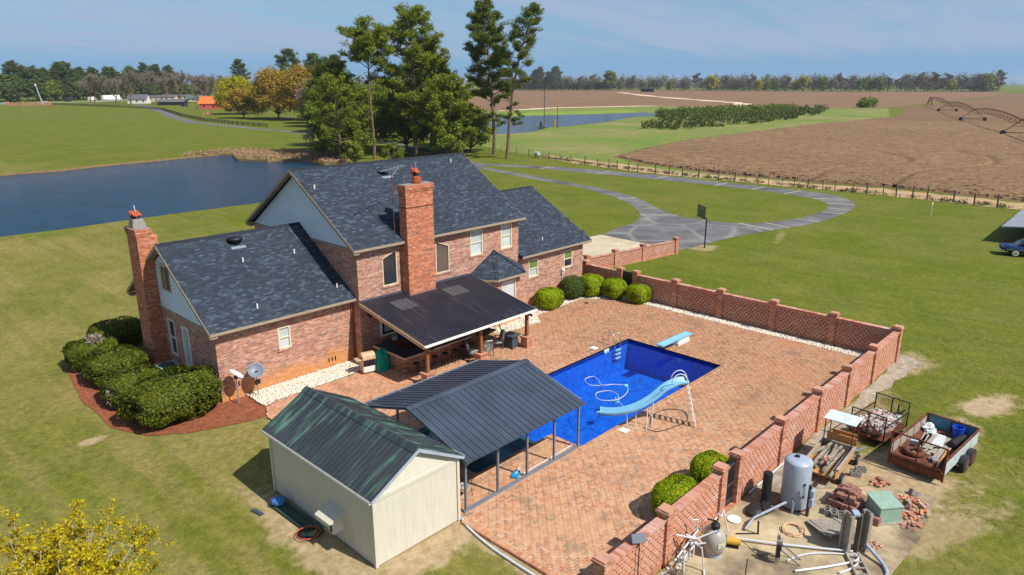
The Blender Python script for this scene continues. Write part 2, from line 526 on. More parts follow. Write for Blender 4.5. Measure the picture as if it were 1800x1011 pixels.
MAT['blue_pl'] = M('blue_plastic', S(30, 80, 215), 0.4, 0.1, 5)
MAT['cushion'] = M('light_grey_cushion', S(196, 194, 190), 0.9, 0.08, 9)
MAT['bar_top'] = M('dark_bar_top', S(48, 54, 74), 0.35, 0.25, 3, stretch=(0.6, 3, 1))
MAT['deckwood'] = M('warm_counter_wood', S(120, 80, 56), 0.6, 0.3, 5, stretch=(0.6, 5, 1))
MAT['yellow'] = M('yellow_enamel', S(222, 170, 60), 0.5, 0.12, 5)
MAT['hose_green'] = M('green_garden_hose', S(24, 120, 100), 0.5, 0.1, 5)
MAT['hose_orange'] = M('pale_orange_hose', S(222, 180, 140), 0.5, 0.12, 5)
MAT['hose_black'] = M('black_hose', S(44, 42, 42), 0.5, 0.15, 5)
MAT['wrap'] = M('clear_plastic_sheet', S(225, 228, 228), 0.3, 0.15, 14)
MAT['pump_dark'] = M('dark_pump_body', S(58, 62, 76), 0.5, 0.15, 6)
MAT['label'] = M('pale_sticker', S(214, 208, 178), 0.5, 0.05, 5)
MAT['paver'] = M('reddish_retaining_block', S(158, 112, 100), 0.95, 0.25, 6, bump=0.3)
MAT['rubble'] = M('salvaged_red_brick', S(198, 128, 96), 0.95, 0.3, 3, bump=0.3, dirt=S(225, 205, 190), dirt_amt=0.6)
MAT['rubble_pale'] = M('mortar_crusted_brick', S(205, 186, 176), 0.95, 0.2, 3, bump=0.3, dirt=S(180, 100, 76), dirt_amt=0.5)
MAT['post'] = M('grey_fence_post', S(96, 84, 74), 0.9, 0.3, 6, bump=0.3)
MAT['wire'] = M('fence_wire', S(120, 112, 104), 0.6, 0.1, 5)
MAT['darkfence'] = M('dark_board_fence', S(66, 62, 56), 0.8, 0.2, 5)
MAT['car_blue'] = M('dark_blue_car_paint', S(26, 52, 98), 0.2, 0.1, 2, spec=0.6)
MAT['car_white'] = M('white_vehicle_paint', S(236, 238, 240), 0.3, 0.04, 2)
MAT['car_dark'] = M('dark_vehicle_paint', S(40, 46, 60), 0.3, 0.1, 2)
MAT['car_red'] = M('dull_red_vehicle_paint', S(120, 50, 44), 0.4, 0.1, 2)
MAT['barn_red'] = M('faded_red_boards', S(214, 96, 88), 0.8, 0.16, 2, stretch=(1, 1, 0.3))
MAT['barn_roof'] = M('rusty_orange_roof_metal', S(226, 122, 60), 0.6, 0.2, 1)
MAT['roof_grey'] = M('grey_far_roof', S(104, 104, 108), 0.7, 0.15, 1)
MAT['roof_green'] = M('green_grey_far_roof', S(92, 112, 104), 0.7, 0.15, 1)
MAT['beige'] = M('beige_far_wall', S(212, 196, 170), 0.7, 0.08, 1)
MAT['concrete'] = M('concrete', S(206, 190, 160), 0.9, 0.12, 0.8, bump=0.1, dirt=S(160, 140, 112), dirt_amt=0.4)
MAT['slab'] = M('stained_slab', S(198, 178, 142), 0.9, 0.2, 0.8, bump=0.12, dirt=S(104, 90, 72), dirt_amt=1.0)
MAT['shell'] = M('gravelly_grey_dirt', S(172, 160, 142), 0.95, 0.25, 3, bump=0.4, dirt=S(120, 108, 92), dirt_amt=0.5)
MAT['mulch'] = M('red_pine_straw', S(150, 86, 56), 0.95, 0.35, 7, bump=0.8, dirt=S(96, 52, 36), dirt_amt=0.5)
MAT['mortar'] = M('sandy_mortar', S(216, 188, 154), 0.95, 0.15, 2)
MAT['stone'] = None

def island_mat(name, stops, rough=0.8, obj=True, bump=0.0, extra=None):
    """every loose piece (or every object) of it gets its own tone"""
    m, nt, b = new_mat(name)
    r = nd(nt, 'ShaderNodeNewGeometry').outputs['Random Per Island']
    if obj:
        r = math_(nt, 'FRACT', math_(nt, 'ADD', r, nd(nt, 'ShaderNodeObjectInfo').outputs['Random']))
    c = ramp(nt, r, stops)
    p = pos(nt)
    if extra: c = extra(nt, p, c, r)
    setb(nt, b, c, rough, 0, 0.3, noise(nt, p, 25, 4) if bump else None, bump)
    return m

def paver_extra(nt, p, c, r):
    n1 = noise(nt, p, 0.28, 6, 0.62, 0.4)
    c = mixc(nt, math_(nt, 'MULTIPLY', smooth(nt, n1, 0.46, 0.64), 0.65), c, S(212, 164, 122))
    n2 = math_(nt, 'ADD', noise(nt, scaled(nt, p, (1, 1, 1)), 0.85, 6, 0.7), math_(nt, 'MULTIPLY', r, 0.12))
    c = mixc(nt, math_(nt, 'MULTIPLY', smooth(nt, n2, 0.585, 0.70), 0.55), c, S(132, 112, 96))
    sx_ = nd(nt, 'ShaderNodeSeparateXYZ', {0: p})
    worn = smooth(nt, math_(nt, 'ADD', sx_.outputs[0], math_(nt, 'MULTIPLY', noise(nt, p, .22, 5, .65), 16)), 30, 42)
    c = mixc(nt, math_(nt, 'MULTIPLY', worn, .8), c, (.74, .70, .68), 'MULTIPLY')
    n3 = noise(nt, p, 0.16, 4, 0.6)
    c = mixc(nt, math_(nt, 'MULTIPLY', smooth(nt, n3, 0.5, 0.7), 0.35), c, S(214, 134, 96))
    return mixc(nt, 0.35, c, ramp(nt, noise(nt, p, 22, 3), [(0.25, (0.6, 0.6, 0.6)), (0.75, (1, 1, 1))]), 'MULTIPLY')
MAT['paving'] = island_mat('paving_brick', [(0, S(188, 128, 96)), (0.2, S(204, 146, 110)), (0.5, S(212, 162, 126)), (0.75, S(220, 176, 142)), (0.9, S(202, 162, 132)), (1, S(162, 136, 114))], 0.9, True, 0.25, paver_extra)
MAT['wall_course'] = M('wall_bed_brick', S(206, 148, 120), .9, .14, 4, dirt=S(226, 204, 194), dirt_amt=.5)
MAT['wall_unit'] = island_mat('garden_wall_unit', [(0, S(186, 116, 90)), (0.4, S(204, 142, 118)), (0.8, S(212, 164, 144)), (1, S(190, 144, 128))], 0.9, True, 0.2, lambda nt, p, c, r: mixc(nt, math_(nt, 'MULTIPLY', smooth(nt, noise(nt, p, .7, 5, .7), .52, .68), .65), c, S(226, 204, 196)))
MAT['rubble_pale_mix'] = island_mat('pale_broken_brick_mix', [(0, S(196, 130, 100)), (0.2, S(206, 190, 182)), (0.5, S(222, 214, 208)), (0.8, S(188, 180, 176)), (1, S(160, 150, 146))], 0.95, True, 0.3)
MAT['stone'] = island_mat('white_river_gravel', [(0, S(208, 196, 178)), (0.4, S(236, 226, 210)), (0.7, S(246, 240, 228)), (0.88, S(214, 186, 140)), (1, S(170, 155, 140))], 0.85, False)
MAT['rubble_mix'] = island_mat('broken_brick_mix', [(0, S(186, 116, 86)), (0.4, S(208, 146, 114)), (0.65, S(200, 176, 160)), (0.82, S(172, 150, 138)), (1, S(140, 84, 62))], 0.95, True, 0.3)

def leaf_mat(name, stops, trans=0.3, rough=0.55, obj=0.0):
    m, nt, b = new_mat(name)
    r = nd(nt, 'ShaderNodeNewGeometry').outputs['Random Per Island']
    if obj:
        o = nd(nt, 'ShaderNodeObjectInfo').outputs['Random']
        r = math_(nt, 'ADD', math_(nt, 'MULTIPLY', r, 1 - obj), math_(nt, 'MULTIPLY', o, obj))
    c = ramp(nt, r, stops)
    setb(nt, b, c, rough, 0, 0.15)
    tr = nd(nt, 'ShaderNodeBsdfTranslucent', {'Color': c})
    mx = nd(nt, 'ShaderNodeMixShader', {0: trans, 1: b.outputs[0], 2: tr.outputs[0]})
    nt.links.new(mx.outputs[0], nt.nodes['Material Output'].inputs[0])
    return m
MAT['hedge'] = leaf_mat('hedge_leaves', [(0, (0.035, 0.055, 0.004)), (0.5, (0.075, 0.098, 0.006)), (0.85, (0.14, 0.16, 0.012)), (1, (0.24, 0.23, 0.04))])
MAT['hedge_dark'] = leaf_mat('dark_hedge_leaves', [(0, (0.03, 0.055, 0.012)), (0.6, (0.075, 0.12, 0.02)), (1, (0.16, 0.20, 0.04))])
MAT['topiary'] = leaf_mat('bright_topiary_leaves', [(0, (0.12, 0.19, 0.002)), (0.5, (0.245, 0.345, 0.004)), (0.85, (0.36, 0.44, 0.006)), (1, (0.46, 0.46, 0.015))])
MAT['twig'] = leaf_mat('bare_grey_twigs', [(0, S(120, 104, 92)), (0.6, S(168, 152, 138)), (1, S(205, 190, 176))], 0.05, 0.9)
MAT['pine'] = leaf_mat('pine_needles', [(0, (0.05, 0.085, 0.016)), (0.45, (0.12, 0.17, 0.024)), (0.8, (0.20, 0.235, 0.03)), (1, (0.30, 0.29, 0.05))], 0.35)
MAT['pine_b'] = leaf_mat('fresh_pine_needles', [(0, (0.08, 0.12, 0.014)), (0.5, (0.19, 0.24, 0.02)), (0.85, (0.28, 0.31, 0.03)), (1, (0.38, 0.36, 0.05))], 0.25)
MAT['pine_far'] = leaf_mat('far_pine_needles', [(0, (0.05, 0.08, 0.024)), (0.6, (0.10, 0.14, 0.03)), (1, (0.17, 0.20, 0.04))], 0.2, obj=0.4)
MAT['yellowgreen'] = leaf_mat('yellow_green_leaves', [(0, (0.24, 0.25, 0.01)), (0.5, (0.40, 0.37, 0.012)), (1, (0.46, 0.38, 0.02))], 0.35)
MAT['orange'] = leaf_mat('orange_spring_leaves', [(0, (0.26, 0.165, 0.02)), (0.5, (0.42, 0.25, 0.03)), (0.8, (0.42, 0.31, 0.04)), (1, (0.30, 0.30, 0.04))], 0.3)
MAT['redbud'] = leaf_mat('reddish_spring_leaves', [(0, (0.30, 0.19, 0.13)), (1, (0.42, 0.28, 0.21))], 0.3)
MAT['midgreen'] = leaf_mat('mid_green_leaves', [(0, (0.08, 0.12, 0.015)), (0.6, (0.17, 0.225, 0.025)), (1, (0.27, 0.29, 0.04))], 0.3, obj=0.3)
MAT['evergreen'] = leaf_mat('dark_evergreen_leaves', [(0, (0.035, 0.06, 0.016)), (0.6, (0.08, 0.115, 0.024)), (1, (0.15, 0.18, 0.04))], 0.2)
MAT['bare'] = leaf_mat('bare_branches', [(0, S(112, 104, 94)), (0.6, S(142, 132, 118)), (1, S(170, 158, 142))], 0.05, 0.9)
MAT['bare_far'] = leaf_mat('far_bare_branches', [(0, S(112, 106, 98)), (0.5, S(138, 130, 120)), (1, S(164, 154, 140))], 0.05, 0.9, obj=0.35)
MAT['forsythia'] = leaf_mat('yellow_spring_leaves', [(0, S(150, 140, 16)), (0.5, S(205, 186, 26)), (0.85, S(226, 204, 46)), (1, S(150, 110, 40))], 0.3)
MAT['reed'] = leaf_mat('dry_marsh_reeds', [(0, S(150, 120, 90)), (0.5, S(190, 158, 120)), (1, S(210, 184, 150))], 0.2, 0.9)
MAT['scrub'] = leaf_mat('scrub_leaves', [(0, (0.04, 0.07, 0.012)), (0.5, (0.09, 0.13, 0.02)), (0.8, (0.15, 0.16, 0.05)), (1, (0.24, 0.19, 0.11))], 0.25)
MAT['bark'] = M('grey_brown_bark', S(128, 108, 92), 0.95, 0.35, 3, bump=0.5, stretch=(3, 3, 0.6), dirt=S(74, 62, 54), dirt_amt=0.6)
MAT['bark_dark'] = M('dark_bark', S(92, 80, 70), 0.95, 0.3, 3, bump=0.5, stretch=(3, 3, 0.6))

def glass_mat(name, tint, rough=0.08):
    m, nt, b = new_mat(name)
    p = pos(nt)
    n = noise(nt, p, 1.5, 3)
    setb(nt, b, ramp(nt, n, [(0.3, tuple(c * 0.8 for c in tint)), (0.7, tint)]), rough, 0, 0.8)
    return m
MAT['glass'] = glass_mat('dark_window_glass', (0.03, 0.035, 0.04))
MAT['glass_blind'] = glass_mat('window_glass_over_blinds', S(196, 208, 204))
MAT['glass_pale'] = glass_mat('window_glass_over_white_shade', S(216, 226, 226))
MAT['glass_brown'] = glass_mat('brown_window_glass', S(112, 100, 88), 0.3)
MAT['glass_green'] = glass_mat('window_glass_over_green_room', S(120, 140, 84))

# ---------------------------------------------------------------- ground materials
PATCH = [  # worn sandy spots on the lawn: x, y, half sizes, turn
    (10.35, 18.6, 0.85, 4.6, 0.0, 0.85), (12.7, 15.95, 2.3, 0.75, 0.0, 0.95), (14.3, 12.8, 0.3, 4.0, 0.0, 0.8), (38.6, 4.75, 1.9, 0.75, -0.35, 1.0), (7.3, 32.5, 0.5, 0.35, 0.0, 0.9),
    (59.9, 31.9, 1.3, 1.0, 0.0, 0.7), (27.3, 6.4, 3.4, 2.2, -0.35, 0.95), (25.5, 3.9, 3.2, 0.7, -0.35, 0.6), (32.6, 8.9, 3.4, 0.9, 0, 0.6), (41.9, 9.2, 1.6, 1.0, 0, 0.7), (34.6, 5.2, 1.5, 0.8, 0.2, 0.7),
    (14.2, 25.5, 0.7, 4.5, 0.0, 0.6), (70.0, 28.8, 3.0, 0.4, 0.3, 0.3)]
def grass_mat():
    m, nt, b = new_mat('lawn_grass')
    p = pos(nt)
    big = noise(nt, p, 0.05, 5, 0.6)
    mid = noise(nt, p, 0.32, 6, 0.65, 0.5)
    fine = noise(nt, p, 3.5, 6, 0.75)
    blade = noise(nt, p, 26, 3, 0.7)
    green = ramp(nt, mid, [(0.28, (0.125, 0.138, 0.026)), (0.5, (0.172, 0.168, 0.036)), (0.72, (0.225, 0.20, 0.058))])
    lush = ramp(nt, mid, [(0.28, (0.078, 0.118, 0.006)), (0.7, (0.124, 0.150, 0.008))])
    sp = nd(nt, 'ShaderNodeSeparateXYZ', {0: p})
    east = smooth(nt, sp.outputs[0], 14, 42)
    g = mixc(nt, math_(nt, 'MULTIPLY', east, 0.85), green, lush)
    g = mixc(nt, math_(nt, 'MULTIPLY', smooth(nt, big, 0.42, 0.62), 0.6), g, lush)
    # dormant straw-coloured areas, strongest on the west lawn, in faint mower lines
    lines = noise(nt, scaled(nt, p, (1.2, 0.07, 1), R(9)), 0.9, 4, 0.6)
    straw_f = math_(nt, 'ADD', math_(nt, 'MULTIPLY', lines, 0.45), math_(nt, 'MULTIPLY', noise(nt, p, 0.11, 5, 0.65), 0.6))
    west = math_(nt, 'SUBTRACT', 1.0, math_(nt, 'MULTIPLY', east, 0.68))
    sf = math_(nt, 'MULTIPLY', smooth(nt, straw_f, 0.42, 0.66), west)
    g = mixc(nt, math_(nt, 'MULTIPLY', sf, 0.72), g, (0.265, 0.212, 0.085))
    dk = smooth(nt, noise(nt, p, 0.5, 5, 0.7, 0.3), 0.60, 0.76)
    g = mixc(nt, math_(nt, 'MULTIPLY', dk, 0.4), g, (0.16, 0.125, 0.045))
    g = mixc(nt, 0.75, g, ramp(nt, fine, [(0.28, (0.45, 0.48, 0.42)), (0.5, (0.95, 0.95, 0.9)), (0.72, (1.5, 1.44, 1.3))]), 'MULTIPLY')
    g = mixc(nt, 0.7, g, ramp(nt, blade, [(0.28, (0.42, 0.45, 0.38)), (0.72, (1.6, 1.55, 1.4))]), 'MULTIPLY')
    # sandy spots
    edge = math_(nt, 'MULTIPLY', math_(nt, 'SUBTRACT', noise(nt, p, 1.1, 6, 0.7), 0.5), 2.6)
    tot = None
    for (x, y, a, bb, rz, s) in PATCH:
        mp = nd(nt, 'ShaderNodeMapping', {'Vector': p, 'Location': (x, y, 0), 'Rotation': (0, 0, rz), 'Scale': (a, bb, 1000)}, vector_type='TEXTURE').outputs[0]
        ln = nd(nt, 'ShaderNodeVectorMath', {0: mp}, operation='LENGTH').outputs['Value']
        f = math_(nt, 'MULTIPLY', smooth(nt, math_(nt, 'ADD', ln, edge), 1.45, 0.7), s)
        tot = f if tot is None else math_(nt, 'MAXIMUM', tot, f)
    sand = ramp(nt, fine, [(0.3, S(158, 132, 96)), (0.7, S(206, 184, 148))])
    g = mixc(nt, tot, g, sand)
    h = math_(nt, 'ADD', blade, math_(nt, 'MULTIPLY', fine, 0.8))
    setb(nt, b, g, 0.95, 0, 0.15, h, 0.55, 0.06)
    return m
MAT['grass'] = grass_mat()

def meadow_mat():
    m, nt, b = new_mat('rough_meadow')
    p = pos(nt)
    n1 = noise(nt, p, 0.035, 6, 0.65, 0.6); n2 = noise(nt, p, 0.35, 5, 0.7)
    c = ramp(nt, n1, [(0.3, (0.13, 0.21, 0.03)), (0.5, (0.19, 0.22, 0.055)), (0.62, (0.27, 0.23, 0.10)), (0.75, (0.16, 0.22, 0.035))])
    c = mixc(nt, 0.6, c, ramp(nt, n2, [(0.25, (0.55, 0.55, 0.5)), (0.75, (1.2, 1.2, 1.1))]), 'MULTIPLY')
    setb(nt, b, c, 0.95, 0, 0.15, n2, 0.5, 0.1)
    return m
MAT['meadow'] = meadow_mat()

def crop_mat(name, c0, c1, c2, soil=0.0):
    m, nt, b = new_mat(name)
    p = pos(nt)
    n1 = noise(nt, p, 0.02, 5, 0.6, 0.5); n2 = noise(nt, scaled(nt, p, (1, 0.45, 1), R(20)), 0.55, 6, 0.75); n3 = noise(nt, p, 2.2, 4, 0.7)
    c = ramp(nt, n2, [(0.28, c0), (0.52, c1), (0.75, c2)])
    c = mixc(nt, 0.55, c, ramp(nt, n1, [(0.3, (0.78, 0.76, 0.74)), (0.7, (1.12, 1.1, 1.06))]), 'MULTIPLY')
    c = mixc(nt, 0.6, c, ramp(nt, n3, [(0.25, (0.5, 0.48, 0.45)), (0.75, (1.25, 1.22, 1.18))]), 'MULTIPLY')
    sp = nd(nt, 'ShaderNodeSeparateXYZ', {0: p})
    c = mixc(nt, math_(nt, 'MULTIPLY', smooth(nt, sp.outputs[2], 0.14, 0.0), soil), c, S(112, 84, 60))
    setb(nt, b, c, 0.95, 0, 0.1, math_(nt, 'ADD', n2, n3), 0.5, 0.15)
    return m
MAT['crop'] = crop_mat('dry_crop', S(112, 88, 66), S(138, 112, 86), S(158, 133, 106))
MAT['stand'] = crop_mat('dry_crop_stand', S(112, 88, 66), S(146, 119, 92), S(166, 140, 112), 0.6)
MAT['far_crop'] = crop_mat('far_dry_crop', S(128, 99, 78), S(146, 116, 92), S(160, 132, 108))
MAT['sandroad'] = M('pale_sand', S(232, 208, 174), 0.95, 0.12, 0.2)

def asphalt_mat():
    m, nt, b = new_mat('old_asphalt')
    p = pos(nt)
    n1 = noise(nt, p, 0.22, 6, 0.65, 0.6); n2 = noise(nt, p, 8, 4, 0.7)
    c = ramp(nt, n1, [(0.3, S(92, 92, 92)), (0.5, S(116, 115, 115)), (0.72, S(142, 141, 140))])
    vor = nd(nt, 'ShaderNodeTexVoronoi', {'Vector': nd(nt, 'ShaderNodeVectorMath', {0: p, 1: nd(nt, 'ShaderNodeTexNoise', {'Vector': p, 'Scale': 0.3}).outputs[1]}, operation='ADD').outputs[0], 'Scale': 0.16}, feature='DISTANCE_TO_EDGE').outputs[0]
    sp = nd(nt, 'ShaderNodeSeparateXYZ', {0: p})
    near = math_(nt, 'MULTIPLY', smooth(nt, sp.outputs[0], 80, 72), 0.5)
    c = mixc(nt, math_(nt, 'MULTIPLY', smooth(nt, vor, 0.06, 0.01), near), c, S(160, 158, 155))
    c = mixc(nt, math_(nt, 'MULTIPLY', smooth(nt, noise(nt, p, 0.35, 4), 0.58, 0.72), 0.5), c, S(78, 76, 80))
    c = mixc(nt, 0.5, c, ramp(nt, n2, [(0.25, (0.7, 0.7, 0.7)), (0.75, (1.1, 1.1, 1.1))]), 'MULTIPLY')
    setb(nt, b, c, 0.9, 0, 0.2, n2, 0.3, 0.01)
    return m
MAT['asphalt'] = asphalt_mat()

def pond_mat(name, deep, wave=1.2):
    m, nt, b = new_mat(name)
    p = pos(nt)
    h = math_(nt, 'ADD', noise(nt, scaled(nt, p, (1.0, 0.55, 1), R(25)), wave, 5, 0.7), math_(nt, 'MULTIPLY', noise(nt, p, wave * 0.25, 3), 0.8))
    c = ramp(nt, noise(nt, scaled(nt, p, (1, .35, 1), R(40)), .5, 7, .8), [(0.32, tuple(k * 0.6 for k in deep)), (0.68, tuple(k * 1.15 for k in deep))])
    setb(nt, b, c, 0.10, 0, 0.15, h, 1.0, 0.35)
    return m
MAT['pond'] = pond_mat('pond_water', (0.003, 0.052, 0.115), 2.0)
MAT['pond2'] = pond_mat('reservoir_water', (0.06, 0.075, 0.115), 0.5)

def pool_water_mat():
    m, nt, b = new_mat('clear_pool_water')
    nt.nodes.remove(b)
    p = pos(nt)
    h = math_(nt, 'ADD', noise(nt, p, 2.6, 4, 0.6, 0.5), math_(nt, 'MULTIPLY', noise(nt, p, 9, 3), 0.3))
    bn = nd(nt, 'ShaderNodeBump', {'Height': h, 'Strength': 0.25, 'Distance': 0.05})
    tr = nd(nt, 'ShaderNodeBsdfTransparent', {'Color': (0.62, 0.86, 0.97, 1)})
    gl = nd(nt, 'ShaderNodeBsdfGlossy', {'Color': (1, 1, 1, 1), 'Roughness': 0.03, 'Normal': bn.outputs[0]})
    fr = nd(nt, 'ShaderNodeFresnel', {'IOR': 1.33, 'Normal': bn.outputs[0]})
    mx = nd(nt, 'ShaderNodeMixShader', {0: fr.outputs[0], 1: tr.outputs[0], 2: gl.outputs[0]})
    nt.links.new(mx.outputs[0], nt.nodes['Material Output'].inputs[0])
    return m
MAT['pool_water'] = pool_water_mat()
def liner_mat():
    m, nt, b = new_mat('blue_pool_liner')
    p = pos(nt)
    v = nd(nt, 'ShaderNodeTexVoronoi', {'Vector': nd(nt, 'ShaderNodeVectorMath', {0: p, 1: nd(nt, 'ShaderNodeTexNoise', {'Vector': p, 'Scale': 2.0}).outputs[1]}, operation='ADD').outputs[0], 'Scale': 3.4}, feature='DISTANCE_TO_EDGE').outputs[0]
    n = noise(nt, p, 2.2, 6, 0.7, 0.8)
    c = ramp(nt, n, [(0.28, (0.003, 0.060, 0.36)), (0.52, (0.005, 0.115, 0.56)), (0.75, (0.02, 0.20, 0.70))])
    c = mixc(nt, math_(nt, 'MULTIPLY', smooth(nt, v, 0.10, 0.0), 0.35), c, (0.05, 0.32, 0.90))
    setb(nt, b, c, 0.6, 0, 0.2)
    return m
MAT['liner'] = liner_mat()
MAT['liner_dark'] = M('dark_blue_pool_wall', (0.003, 0.035, 0.27), 0.6, 0.2, 4)
MAT['step_teal'] = M('teal_step_shell', S(120, 236, 232), 0.5, 0.08, 2)
MAT['step_rim'] = M('pale_aqua_rim', S(120, 214, 224), 0.5, 0.05, 2)

# ================================================================= ground
G0 = -0.10   # level of the lawn; the brick patio's top is 0
POOL = [(21.58, 16.55), (34.05, 16.55), (34.05, 22.70), (17.0, 22.70), (17.0, 18.22), (21.58, 18.22)]
POND = [(-90, 78), (-20, 84), (14.8, 86.6), (19.9, 86.4), (26.9, 87.1), (34.1, 87.2), (42.2, 87.2), (50, 88.5), (57, 94), (64, 104), (70, 113), (73.5, 120), (75, 126), (76.5, 131),
        (75.5, 134.6), (70.3, 136), (67.1, 142.4), (69, 148), (71.5, 153.6), (69.5, 156.4), (66.6, 156.9), (58.4, 154.7), (46.8, 152.7), (36, 148.8), (27.4, 149.2), (-10, 146), (-90, 140)]
POND = rough_edge(POND, 2.5, 0.25, 5)
far = [(math.cos(t) * 9000, math.sin(t) * 9000) for t in np.linspace(0, 2 * math.pi, 49)[:-1]]
sheet('ground', far, G0, MAT['grass'], holes=[POND, POOL])
# pond: water a little below the lawn, an earth bank round it
mb = MB()
n = len(POND)
for i in range(n):
    a = POND[i]; b2 = POND[(i + 1) % n]
    mb.quad((a[0], a[1], G0), (a[0], a[1], -0.75), (b2[0], b2[1], -0.75), (b2[0], b2[1], G0))
struct(mb, 'pond_bank', M('earth_bank', S(150, 124, 84), 0.95, 0.2, 2))
sheet('pond_water', [(-110, 70), (60, 78), (90, 112), (90, 150), (75, 172), (-110, 165)], -0.5, MAT['pond'])
bank = [(p[0], p[1]) for p in POND]
# brown marshy strip along the far shore and the spit
marsh = [(62, 156.2), (66.6, 157.1), (70.5, 156.9), (72, 153.8), (69.4, 148), (67.6, 142.6), (70.6, 136.4), (75.7, 134.9), (77, 131), (75.6, 126), (74, 120),
         (78, 119), (83, 126), (85, 134), (84, 144), (80, 153), (74, 160), (66, 160)]
MAT['marsh'] = M('marsh_ground', S(168, 138, 100), 0.95, 0.25, 0.4, dirt=S(120, 128, 60), dirt_amt=0.5)
sheet('marsh_ground', rough_edge(marsh, 2, 0.3, 9), G0 + 0.012, MAT['marsh'])
# meadow beyond the farm fence
sheet('meadow', rough_edge([(106.5, 15), (107, 38), (106.6, 60), (109.5, 84), (114, 101), (121, 122), (130, 150), (150, 200), (260, 280), (345, 292), (425, 270), (440, 210), (480, 140), (350, 101), (235, 103), (176, 100), (148, 95), (124, 88), (116, 76), (112, 58), (112, 15)], 4, 0.8, 4), G0 + 0.01, MAT['meadow'])
sheet('fence_track', rough_edge([(104.6, 8), (105.6, 20), (106.2, 36), (105.3, 52), (105, 64), (107.3, 80), (110, 92), (113, 101), (117, 100), (113.5, 78), (110.6, 60), (111, 44), (113, 32), (112.3, 21), (110, 8)], 1.5, 0.5, 8), G0 + 0.02, M('bare_track', S(196, 160, 120), 0.95, 0.25, 0.25, dirt=S(130, 136, 60), dirt_amt=0.7))
sheet('crop_field', rough_edge([(112, -60), (112.4, 14), (114, 21), (114.6, 32), (112.8, 44), (112.4, 58.6), (116.5, 76), (123.3, 88.6), (148.1, 96), (175.3, 101), (234.5, 103.6), (290.9, 106), (354.2, 102), (440, 118), (478, 134), (1230, 190), (1500, 60), (900, -500), (300, -300)], 3, 0.7, 6), G0 + 0.022, MAT['crop'])
sheet('far_field', [(283, 280), (351, 288), (417, 268.5), (428, 211), (429, 182), (483, 141.5), (1240, 196), (1500, 280), (1330, 440), (1290, 640), (1230, 960), (1160, 1260), (600, 900)], G0 + 0.03, MAT['far_crop'])
road = [(961, 679), (711, 455), (569, 307), (521, 257), (436, 215)]
L = catmull([(a, b3, 0) for a, b3 in road], 6); poly = []
for s in (1, -1):
    side = []
    for i, q in enumerate(L):
        d = (L[min(i + 1, len(L) - 1)] - L[max(i - 1, 0)]).normalized()
        wd = 5 + 3 * math.sin(i * 1.7)
        side.append((q.x - d.y * wd * s, q.y + d.x * wd * s))
    poly += side if s == 1 else side[::-1]
sheet('sand_road', poly, G0 + 0.06, MAT['sandroad'])
sheet('sand_apron', rough_edge([(286, 285), (330, 297), (352, 297), (420, 276), (436, 222), (440, 214), (431, 208), (424, 265), (351, 290), (283, 281)], 6, 1.2, 3), G0 + 0.05, MAT['sandroad'])
sheet('reservoir_water', [(150, 157), (160.5, 153.2), (170.6, 154.1), (182, 160), (192.5, 165.8), (202.7, 165), (229.6, 169.8), (272.8, 185.9), (295.5, 187), (313.7, 195.3), (324.5, 214.2), (290.7, 218.6), (263.2, 228.5), (233.5, 233.7), (190, 220), (160, 190)], G0 + 0.04, MAT['pond2'])
sheet('reservoir_margin', [(190, 226), (233.5, 234.5), (263.2, 229.5), (290.7, 219.6), (325, 215), (345, 240), (290, 250), (240, 262)], G0 + 0.035, M('bright_margin_grass', (0.20, 0.27, 0.02), 0.95, 0.2, 0.1))
# driveway: two arms that meet at the apron, round an oval of lawn
loop_in = [(93.2, 97.0), (97.1, 85.5), (98.3, 73.5), (99.0, 62.7), (99.0, 51.8), (98.9, 45.8), (98.3, 40.6), (96.7, 35.9), (94.2, 33.2), (90.7, 31.8), (87.3, 31.2), (80.7, 31.6), (75.9, 33.2), (73.6, 35.1), (72.5, 38.7), (73.1, 42.7), (75.8, 47.2), (81.0, 53.7), (83.9, 60.6), (86.5, 70.2), (89.4, 82.6)]
loop_in = [(v.x, v.y) for v in catmull([(a, c, 0) for a, c in loop_in], 4, True)]
outer = [(116.0, 156), (108.5, 132), (101, 112), (95.8, 100.5), (100.5, 88.5), (103.0, 77.5), (103.9, 66.0), (103.5, 54.6), (103.1, 46.8), (102.9, 40.8), (102.4, 36.7), (101.0, 33.6), (97.5, 31.0), (94.0, 29.6), (88.7, 28.7), (82.5, 28.7), (76.9, 29.4), (71.5, 31.0), (67.6, 31.9), (62.0, 32.6), (57.5, 33.0), (57.6, 36.0), (58.1, 42.4), (61.3, 43.3), (65.7, 43.8), (69.8, 45.6), (72.8, 48.0), (76.3, 51.8), (79.8, 57.1), (83.3, 65.4), (85.7, 77.9), (89.3, 92.3), (97, 112), (105, 134), (113, 158)]
drive = sheet('driveway', outer, G0 + 0.012, MAT['asphalt'], holes=[loop_in])
mb = MB()
ou = np.array(outer); li = np.array(loop_in); tgt = (drive_pts := np.concatenate([np.linspace(ou[i], ou[i + 1], 12) for i in range(len(ou) - 1)]))
for k in range(0, len(li), 4):
    a = li[k]; c = tgt[np.argmin(((tgt - a) ** 2).sum(1))]
    if not 2.5 < np.linalg.norm(c - a) < 6.5: continue
    A = Vector((*a, 0)); B = Vector((*c, 0)); d = (B - A).normalized(); e = Vector((-d.y, d.x, 0)) * .11; zz = Vector((0, 0, G0 + .017))
    mb.quad(A + e + zz, A - e + zz, B - e + zz, B + e + zz)
mb.build('expansion_joint', M('pale_joint_filler', S(196, 186, 160), 0.9, 0.1, 2), drive)
sheet('concrete_pad', [(40.9, 36.8), (47.0, 36.3), (57.4, 35.3), (57.9, 42.6), (54.6, 42.9), (40.9, 43.0)], G0 + 0.018, MAT['concrete'])
